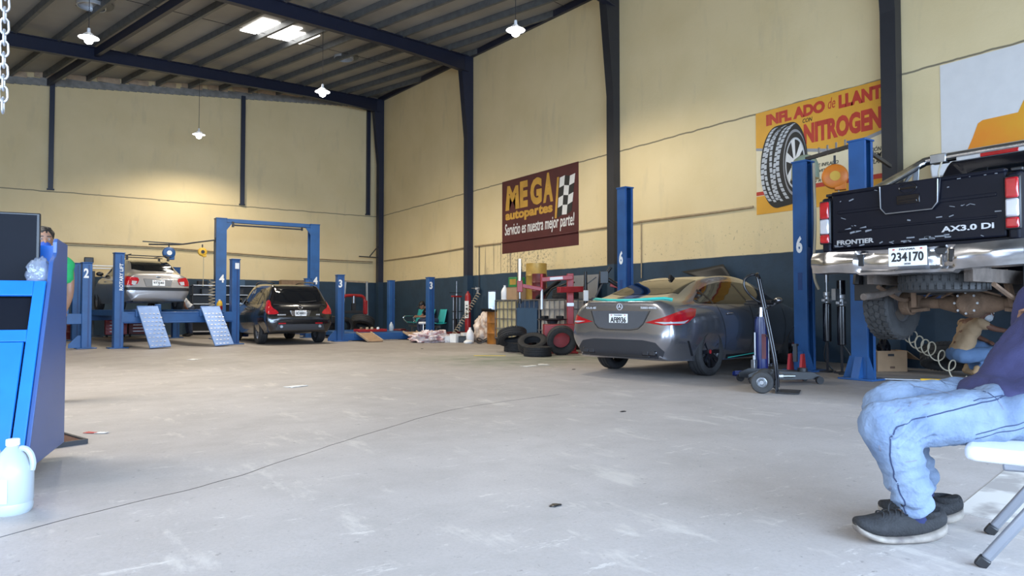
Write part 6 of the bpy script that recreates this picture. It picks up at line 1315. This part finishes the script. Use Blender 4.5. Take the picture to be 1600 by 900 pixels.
d1 = thing('oil_drum', 'tall yellow oil drum standing on the caged tanks below the maroon sign', 'drum', (10.10, 13.90, 1.13)); drum_parts(d1, .26, .90, 'drum_yellow')
d2 = thing('oil_drum', 'dark red drum in front of the yellow drum on the caged tanks', 'drum', (9.86, 13.46, 1.13)); drum_parts(d2, .17, .62, 'dark_red')
tyre_thing('tyre lying flat on top of the dirty white caged tank', (9.85, 12.42, 1.235), (90, 0, 0), .30, .2, .18)
ar = thing('loading_arm', 'black folding arm lying across the caged tanks in front of the dark red drum', 'arm', (9.7, 12.95, 1.13), 0)
MB().beam((-.05, .30, .03), (.05, -.42, .42), .12, .05).build('plate', 'black_plastic', ar, bevel=.006); MB().tube([(-.1, -.1, .02), (-.1, -.35, .24), (-.1, -.8, .32), (-.1, -1.05, .42)], .02, 8, 3).tube([(-.06, -.3, .05), (-.06, -.6, .30), (-.06, -1.1, .36)], .018, 8, 3).build('linkage', 'black_plastic', ar)
bd = MB().box((0, 0, .875), (.03, 1.0, 1.75)).build('panel_board', 'board_grey', bevel=.006); bd.location = (10.80, 13.1, 0); bd.rotation_euler = (0, R(7), 0); tag(bd, 'grey board leaning on the right wall behind the caged tanks', 'board')
# tyre changers
def tyre_changer(label, loc, rot, tilt=0, arms=True):
    t_ = thing('tyre_changer', label, 'tyre changer', loc, rot)
    MB().box((.14, 0, .30), (.66, .62, .58)).box((.1, 0, .02), (.8, .9, .04)).build('base_cabinet', 'red', t_, bevel=.015)
    MB().lathe([(0, .60), (.10, .60), (.12, .66), (.30, .68), (.31, .70), (.12, .71), (0, .71)], 28).build('turntable', 'dark_steel', t_)
    for k in range(4): a = pi / 4 + k * pi / 2; MB().box((.22 * cos(a), .22 * sin(a), .735), (.14, .07, .06), M.Rotation(a, 3, 'Z')).build('jaw', 'black_plastic', t_, bevel=.006)
    c = MB().box((.40, .30, .86), (.14, .14, 1.6)).build('column', 'red', t_, bevel=.01); MB().box((.40, .30, 1.0), (.145, .145, .07)).build('column_band', 'alu', c)
    for k in range(3): MB().box((-.22 + .16 * k, -.33, .06), (.08, .16, .03)).build('pedal', 'black_plastic', t_, bevel=.005)
    return t_
def wpt(lat, zc, h): return V((zc * .559 + lat * .829, zc * .829 - lat * .559, h))       # room point from lateral offset and depth seen at the entrance
t1 = tyre_changer('red tyre changer with a long helper arm in front of the dirty white tank', (8.78, 11.52, 0), -34)
def loc_(o, p): return (M.Translation(o.location) @ M.Rotation(o.rotation_euler.z, 4, 'Z')).inverted() @ V(p)
top = wpt(1.27, 14.45, 1.57); e1 = wpt(.62, 14.45, 1.52); e2 = wpt(.16, 14.45, 1.40)
q = lambda p: loc_(t1, p)
MB().beam(q(top), q(e1), .09, .09).build('helper_arm', 'red', t1, bevel=.008); MB().beam(q((top * .66 + e1 * .34) - V((.03, .05, 0))), q((top * .25 + e1 * .75) - V((.03, .05, 0))), .075, .06).build('arm_label', 'paper', t1)
MB().cyl(q(e1 - V((0, 0, .35))), q(e1 + V((0, 0, .12))), .03, n=12).build('arm_pivot', 'red', t1); MB().cyl(q(e1 - V((0, 0, .62))), q(e1 - V((0, 0, .2))), .045, .03, n=14).build('bead_roller', 'alu', t1)
MB().beam(q(e1 - V((0, 0, .20))), q(e2), .08, .08).build('fore_arm', 'red', t1, bevel=.008)
MB().cyl(q(e2 + V((0, 0, .10))), q(e2 + V((0, 0, .55))), .05, n=16).build('air_cylinder', 'chrome', t1); MB().cyl(q(e2 + V((0, 0, .1))), q(e2 - V((0, 0, .30))), .022, n=12).build('press_rod', 'steel', t1); MB().cyl(q(e2 - V((0, 0, .38))), q(e2 - V((0, 0, .28))), .045, .03, n=14).build('press_foot', 'black_plastic', t1); MB().box(q(e2 - V((0, 0, .02))), (.12, .12, .24)).build('slide', 'red', t1, bevel=.01)
hb = top + V((0, 0, -.28)); he = wpt(.95, 14.2, 1.30)
MB().beam(q(hb + V((.16, -.1, .03))), q(he), .14, .12).build('mount_arm', 'red', t1, bevel=.01); MB().beam(q(hb + V((.15, -.1, .05))), q(hb + V((.40, -.28, .28))), .02, .02).build('lock_lever', 'black_plastic', t1)
MB().cyl(q(wpt(1.52, 14.3, .85)), q(wpt(1.52, 14.3, 1.68)), .05, .03, n=12).build('mount_head', 'black_plastic', t1); MB().box(q(wpt(1.52, 14.25, 1.18)), (.10, .10, .22)).build('mount_slide', 'white_paint', t1, bevel=.01)
t2 = tyre_changer('second red tyre changer with a black swing head beyond the grey coupe', (9.72, 10.75, 0), -34)
q = lambda p: loc_(t2, p)
MB().box(q((9.72, 10.30, 1.12)), (.34, .16, .42)).beam(q((9.85, 10.1, 1.3)), q((9.55, 10.55, 1.42)), .14, .12).build('swing_bracket', 'red', t2, bevel=.01)
MB().cyl(q(wpt(2.12, 13.4, 1.32)), q(wpt(1.86, 13.4, 1.48)), .04, n=12).box(q(wpt(1.78, 13.4, 1.52)), (.16, .14, .24)).cyl(q(wpt(1.80, 13.4, 1.55)), q(wpt(1.92, 13.4, 1.72)), .03, n=10).build('swing_head', 'black_plastic', t2, bevel=.008)
MB().cyl(q(wpt(1.78, 13.4, 1.45)), q(wpt(1.62, 13.4, 1.14)), .022, n=10).box(q(wpt(1.60, 13.4, 1.10)), (.12, .05, .06)).build('tool_rod', 'dark_steel', t2)
# loose tyres in front of the changer
tg_ = 'loose tyres in front of the caged tanks'
tyre_thing('leaning tyre nearest in the pile before the caged tanks, showing its hole', (8.10, 12.0, .33), (60, 0, -20), .31, .19, .19, group=tg_); tyre_thing('tyre lying flat under the leaning tyre', (8.36, 12.18, .10), (90, 0, 0), .30, .19, .18, group=tg_)
tyre_thing('tyre resting tilted against the middle of the pile', (8.13, 11.32, .21), (62, 8, 150), .30, .19, .18, group=tg_); tyre_thing('low tyre lying flat in front of the tyre changer', (7.86, 10.78, .095), (90, 0, 0), .27, .18, .17, group=tg_)
tyre_thing('upright tyre propped against the front of the red tyre changer', (8.46, 10.80, .29), (14, 0, -30), .29, .19, .185, m='rubber_worn', group=tg_)
# bags and rubbish on the floor by the column
crumple('rubbish_bag', (10.0, 16.0, 0), (.34, .46, .80), 'bag', 'large pale plastic rubbish bag left of the rusty orange drum', 'bag', 5, 34, .25); crumple('plastic_sheet', (8.66, 16.85, 0), (.50, .45, .30), 'bag_pink', 'crumpled pinkish plastic sheet on the floor before the bench', 'plastic sheet', 9, 34, .5)
for i, (x, y, d, m, lb) in enumerate(((8.98, 16.45, (.20, .16, .16), 'paper', 'white carton beside the crumpled plastic sheet'), (9.14, 16.3, (.22, .2, .22), 'paper', 'taller white carton among the rubbish by the plastic sheet'), (9.34, 16.2, (.30, .2, .16), 'black_plastic', 'black plastic box among the rubbish before the spring compressor'), (9.55, 16.35, (.3, .3, .24), 'paper', 'open white carton next to the plastic jug'))): crate('carton', lb, 'carton', (x, y, 0), 25 * i, d, m)
jug('plastic_jug', 'white jug on the floor before the coiled air hose', (9.36, 15.88, 0), 70, 1.35, False, 'white_plastic'); crumple('cloth_rag', (9.15, 15.6, 0), (.13, .12, .09), 'paper', 'small white rag lying in front of the floor jug', 'rag', 12, 16, .4)
wl = thing('wire_coil', 'loop of dark wire lying in front of the large rubbish bag', 'wire', (9.50, 15.42, 0)); MB().tube([V((.22 * cos(a), .2 * sin(a), .05 + .04 * sin(3 * a))) for a in [2 * pi * k / 40 for k in range(40)]], .014, 6, closed=True).build('wire_loop', 'dark_steel', wl); MB().tube([V((.17 * cos(a), .18 * sin(a), .10 + .05 * cos(2 * a))) for a in [2 * pi * k / 40 for k in range(40)]], .014, 6, closed=True).build('wire_loop', 'dark_steel', wl)
st = thing('bar_stool', 'small stool with a red foot and chrome stem in front of the seated man', 'stool', (9.85, 19.6, 0)); MB().lathe([(0, 0), (.16, 0), (.16, .02), (.03, .04), (.022, .06), (.022, .42), (0, .42)], 22).build('stem', 'chrome', st); MB().lathe([(.17, 0), (.18, .03), (.03, .06), (.03, .14), (.0, .14)], 22).build('foot', 'red', st); MB().lathe([(0, .42), (.15, .42), (.16, .45), (.14, .49), (0, .49)], 24).build('seat', 'white_plastic', st)

# ------------------------------------------------------------------ right bay: barrow, jacks, bumper, filters, box, banner
bc_ = thing('bumper_cover', 'black bumper cover standing on end against the wall behind the grey coupe', 'bumper cover', (10.92, 8.80, 0), 0)
def bcf(u, v):
    z = 1.78 * v; k = (v - .5) * 2; return V((.10 * k * k - .08 + .05 * sin(u * pi), (u - .5) * (.30 + .22 * v) + .95 * max(0, (v - .70) / .30) ** 1.3 * (.45 + .55 * u) - .10, z - .10 * max(0, (v - .8) / .2) * u))
MB().grid(bcf, 8, 24).build('skin', 'hose_black', bc_, solid=.02); MB().grid(lambda u, v: bcf(.30 + .4 * u, .3 + .4 * v) + V((-.018, 0, 0)), 4, 10).build('grille_panel', 'black_gloss', bc_, solid=.008)
hb = thing('hand_truck', 'black hand truck with pneumatic wheels standing beside the grey coupe', 'hand truck', (6.72, 4.72, 0), atan2(-.86, .506) * 180 / pi)
for s_ in (-1, 1): MB().tube([(.0, s_ * .125, .04), (-.03, s_ * .125, .4), (-.17, s_ * .118, 1.18), (-.19, s_ * .10, 1.27), (-.195, s_ * .05, 1.305), (-.195, 0, 1.31)], .015, 10, 5).build('rail', 'black_gloss', hb)
MB().tube([(-.19, .04, 1.30), (-.27, .02, 1.30), (-.34, .02, 1.24), (-.33, .02, 1.14), (-.24, .06, 1.03), (-.15, .11, .98)], .013, 10, 5).build('loop_handle', 'black_gloss', hb)
for z in (.3, .62, .92): MB().tube([(-.02 - .10 * z, -.12, z), (-.05 - .10 * z, 0, z), (-.02 - .10 * z, .12, z)], .011, 8, 4).build('crossbar', 'black_gloss', hb)
MB().box((.11, 0, .012), (.24, .36, .008)).box((-.005, 0, .07), (.01, .30, .14)).build('toe_plate', 'black_plastic', hb)
MB().cyl((-.14, -.2, .118), (-.14, .2, .118), .010, n=10).beam((-.14, -.11, .118), (-.02, -.11, .25), .02, .02).beam((-.14, .11, .118), (-.02, .11, .25), .02, .02).beam((-.14, -.11, .118), (.0, -.11, .05), .02, .02).beam((-.14, .11, .118), (.0, .11, .05), .02, .02).build('axle', 'black_plastic', hb)
for s_ in (-1, 1):
    t_ = MB().lathe([(.058, -.028), (.075, -.036), (.105, -.034), (.118, -.018), (.120, 0), (.118, .018), (.105, .034), (.075, .036), (.058, .028)], 32, AX, caps=False).build('wheel', 'rubber_worn', hb); t_.location = (-.14, s_ * .215, .12)
    MB().lathe([(.062, -.02), (.062, .02), (.05, .024), (.042, .008), (.03, .014), (.022, .03), (0, .03)], 24, AX, caps=False).lathe([(.062, -.02), (.05, -.024), (.042, -.008), (.03, -.014), (.022, -.03), (0, -.03)], 24, AX, caps=False).build('rim', 'steel', t_)
tj = thing('transmission_jack', 'tall blue hydraulic jack with a black saddle beside the grey coupe', 'jack', (8.0, 5.86, 0), 0)
MB().cyl((0, 0, .08), (0, 0, .78), .085, n=26).cyl((0, 0, .78), (0, 0, .81), .07, n=26).build('cylinder', 'blue_jack', tj); MB().cyl((0, 0, .80), (0, 0, .95), .03, n=18).build('ram', 'chrome', tj)
q = MB().box((0, 0, .955), (.12, .12, .04)).box((-.02, .02, .985), (.34, .22, .03)).box((-.16, .02, 1.01), (.03, .18, .05)).box((.14, .02, 1.01), (.03, .18, .05)); q.build('saddle', 'black_plastic', tj, bevel=.006)
for a in range(4): MB().beam((0, 0, .07), (.34 * cos(a * pi / 2 + .6), .34 * sin(a * pi / 2 + .6), .05), .06, .05).cyl((.34 * cos(a * pi / 2 + .6), .34 * sin(a * pi / 2 + .6) - .02, .035), (.34 * cos(a * pi / 2 + .6), .34 * sin(a * pi / 2 + .6) + .02, .035), .035, n=14).build('leg', 'blue_jack', tj)
MB().cyl((-.11, .02, .15), (-.11, .02, .60), .012, n=8).cyl((.11, -.03, .15), (.11, -.03, .62), .010, n=8).build('guide_rod', 'steel', tj); MB().prism([(-.03, .25), (.03, .25), (.03, .58), (-.03, .58)], .002, frame((-.045, -.073, 0), (.85, -.53, 0), (0, 0, 1))).build('sticker', 'dark_red', tj); MB().box((-.16, .0, .14), (.06, .06, .2)).cyl((-.16, 0, .22), (-.16, 0, .30), .02, n=10).build('pump', 'steel', tj, bevel=.006)
fjk = thing('floor_jack', 'long low dark floor jack with a steel cylinder lying behind the hand truck', 'floor jack', (7.55, 5.32, 0), -30)
for y in (-.14, .14): MB().prism([(-.42, .05), (.45, .05), (.50, .09), (.40, .14), (-.30, .17), (-.42, .12)], .016, frame((0, y, 0), (1, 0, 0), (0, 0, 1))).build('side_plate', 'black_plastic', fjk, bevel=.003)
MB().cyl((-.32, -.20, .10), (-.02, -.20, .10), .045, n=18).cyl((-.02, -.20, .10), (.14, -.20, .10), .02, n=12).build('hydraulic_cylinder', 'steel', fjk); MB().cyl((.34, 0, .13), (.34, 0, .18), .06, n=18).box((.2, 0, .12), (.4, .2, .04)).build('lift_pad', 'black_plastic', fjk)
for x in (-.38, .46):
    for y in (-.19, .19): MB().cyl((x, y - .02, .045), (x, y + .02, .045), .045, n=18).build('caster', 'rubber', fjk)
rj = thing('jack_stand', 'red jack stand beside the foot of the lift post marked 6', 'jack stand', (8.55, 5.72, 0), 20)
MB().prism([(-.16, 0), (.16, 0), (.06, .30), (-.06, .30)], .03, frame((0, .08, 0), (1, 0, 0), (0, 0, 1))).prism([(-.16, 0), (.16, 0), (.06, .30), (-.06, .30)], .03, frame((0, -.08, 0), (1, 0, 0), (0, 0, 1))).build('stand_frame', 'red', rj); MB().box((0, 0, .30), (.05, .05, .22)).box((0, 0, .42), (.12, .06, .03)).build('ratchet_post', 'dark_steel', rj)
for i, (x, y, z0, z1, lb) in enumerate(((9.42, 5.78, .44, 1.02, 'black air filter cylinder hanging just right of the lift post marked 6'), (9.40, 5.55, .40, 1.30, 'longer black air filter cylinder between the two right lift posts'))):
    f = thing('air_cylinder', lb, 'cylinder', (x, y, 0))
    MB().cyl((0, 0, z0), (0, 0, z0 + .56), .058, n=22).build('bowl', 'black_gloss', f, bevel=.01); MB().cyl((0, 0, z0 + .56), (0, 0, z0 + .66), .035, n=14).box((0, 0, z0 + .60), (.20, .05, .04)).cyl((0, 0, z0 + .66), (0, 0, z0 + .72), .05, n=14).build('clamp_head', 'alu', f, bevel=.006)
    if i: MB().cyl((0, 0, z0 + .72), (0, 0, z1 + .02), .058, n=22).build('upper_bowl', 'black_gloss', f); MB().box((-.10, .02, z1 - .18), (.11, .06, .16)).build('gauge_box', 'steel', f)
    else: MB().cyl((0, 0, z0 + .72), (0, 0, 1.42), .016, n=10).cyl((0, 0, 1.30), (0, 0, 1.46), .03, n=12).cyl((-.05, 0, 1.1), (.05, 0, 1.1), .02, n=8).build('valve_stack', 'steel', f)
    MB().tube([(0, -.02, z0), (.05, -.1, .25), (.1, -.12, .05), (-.05, -.2, .015), (-.25, -.1, .012)] if i else [(0, .02, z0), (.02, .06, .2), (.12, .0, .03), (-.02, -.1, .012)], .012, 8, 5).build('hose', 'hose_black', f)
    MB().beam((.0, 0, .02), (.0, 0, z1 - .1), .03, .02).box((0, 0, .01), (.2, .14, .02)).build('support_pole', 'dark_steel', f)
rb_ = thing('reel_bar', 'dark bar with hooks spanning the tops of the two right lift posts', 'bar', (9.33, 6.02, 3.08))
MB().beam((0, 0, .06), (-.30, -1.0, .06), .05, .05).build('bar', 'dark_steel', rb_); MB().beam((-.40, -1.04, .0), (1.42, -.50, .03), .04, .05).build('wall_strut', 'dark_steel', rb_)
for k in range(4): t_ = .25 + .16 * k; MB().box((-.30 * t_, -1.0 * t_, .10), (.02, .02, .14)).build('hook', 'steel', rb_)
r2 = reel('orange hose reel hanging between the two right lift posts', (9.20, 5.50, 2.78), -57, 'orange', 1.15, 'yellow', hl=.5)
o = MB().tube([(0, 0, 0), (.02, .0, -.9), (.0, .02, -1.6), (.06, -.02, -1.85)], .020, 8, 5).build('air_line', 'hose_tan'); o.location = (9.30, 5.885, 3.05); tag(o, 'tan air line hanging down the right side of the post marked 6', 'hose')
dm = thing('plastic_dome', 'pale green plastic dome behind the top of the post marked 6', 'dome', (9.76, 6.32, 2.93)); MB().lathe([(0, .38), (.085, .365), (.16, .31), (.20, .21), (.205, .1), (.205, 0), (.19, 0)], 28).build('shell', 'dome', dm); MB().cyl((0, 0, -2.95), (0, 0, .02), .03, n=12).box((0, 0, -2.94), (.3, .3, .02)).build('stand_pole', 'dark_steel', dm)
cx = thing('cardboard_box', 'open brown cardboard box on the floor behind the right lift post', 'box', (10.36, 5.42, 0), -34)
for c, d in (((0, -.15, .15), (.43, .008, .30)), ((0, .15, .15), (.43, .008, .30)), ((-.215, 0, .15), (.008, .30, .30)), ((.215, 0, .15), (.008, .30, .30)), ((0, 0, .005), (.43, .30, .008))): MB().box(c, d).build('side', 'cardboard', cx)
MB().beam((.217, 0, .30), (.40, 0, .17), .30, .008).build('flap', 'cardboard', cx); MB().beam((-.217, 0, .30), (-.33, .0, .24), .30, .008).build('flap', 'cardboard', cx); MB().box((-.02, -.156, .24), (.09, .004, .035)).build('hand_hole', 'black_plastic', cx, bevel=.001); MB().box((0, -.156, .06), (.07, .004, .03)).build('print', 'brown_box', cx)
crumple('car_part', (10.34, 5.46, .02), (.09, .09, .46), 'black_gloss', 'black car part sticking out of the open cardboard box', 'car part', 21, 18, .4)
tyre_thing('muddy off-road tyre lying behind the crouching mechanic', (10.62, 4.70, .24), (68, 0, -60), .34, .24, .2, m='rubber_worn')
pts = []
for i in range(150):
    t_ = i / 149; c = V((9.85, 5.05, .86)).lerp(V((10.02, 4.62, .36)), min(1, t_ * 1.4)) if t_ < .71 else V((10.02, 4.62, .36)).lerp(V((9.72, 4.15, .06)), (t_ - .71) / .29)
    a = t_ * 2 * pi * 9; pts.append(c + V((.07 * cos(a), -.04 * cos(a), .10 * sin(a))) + V((0, 0, -.10 * sin(pi * min(1, t_ * 1.4)))))
o = MB().tube(pts, .009, 6).build('coil_hose', 'hose_tan'); tag(o, 'loose pale coiled air hose dangling behind the crouching mechanic', 'hose')
pb_ = thing('pry_bar', 'steel bar with a yellow grip lying on the floor under the pickup', 'pry bar', (9.14, 4.42, 0), -56); MB().cyl((-.45, 0, .018), (.05, 0, .018), .014, n=10).build('shaft', 'steel', pb_); MB().cyl((.05, 0, .02), (.34, 0, .02), .020, n=12).build('grip', 'yellow', pb_); MB().cyl((.34, 0, .018), (.8, 0, .018), .014, n=10).build('shaft', 'steel', pb_)
bn = thing('banner', 'long white folded banner fixed along the wall below the pale sign', 'banner', (W - .02, 5.02, 2.90)); MB().prism([(0, 0), (.22, -.04), (.26, .12), (.20, .26), (0, .30)], -2.6, frame((0, 0, 0), (-1, 0, 0), (0, 0, 1))).build('folded_cloth', 'white_plastic', bn, bevel=.03)
MB().box((-.10, -1.3, .31), (.06, 2.5, .02)).build('batten', 'steel', bn)
# small dark scraps and stains' crumbs on the slab
rs = random.Random(11)
for i, (x, y, lb) in enumerate(((4.3, 4.6, 'dark scrap lying on the open floor in front of the hand truck'), (2.0, 2.6, 'small dark scrap on the near floor left of the seated man'), (6.62, 8.15, 'small dark part lying behind the grey coupe'), (7.1, 14.2, 'thin dark strip lying far out on the floor by the yellow mark'))):
    crumple('floor_scrap', (x, y, 0), (.035, .02, .008), 'black_plastic', lb, 'scrap', 30 + i, 12, .5)
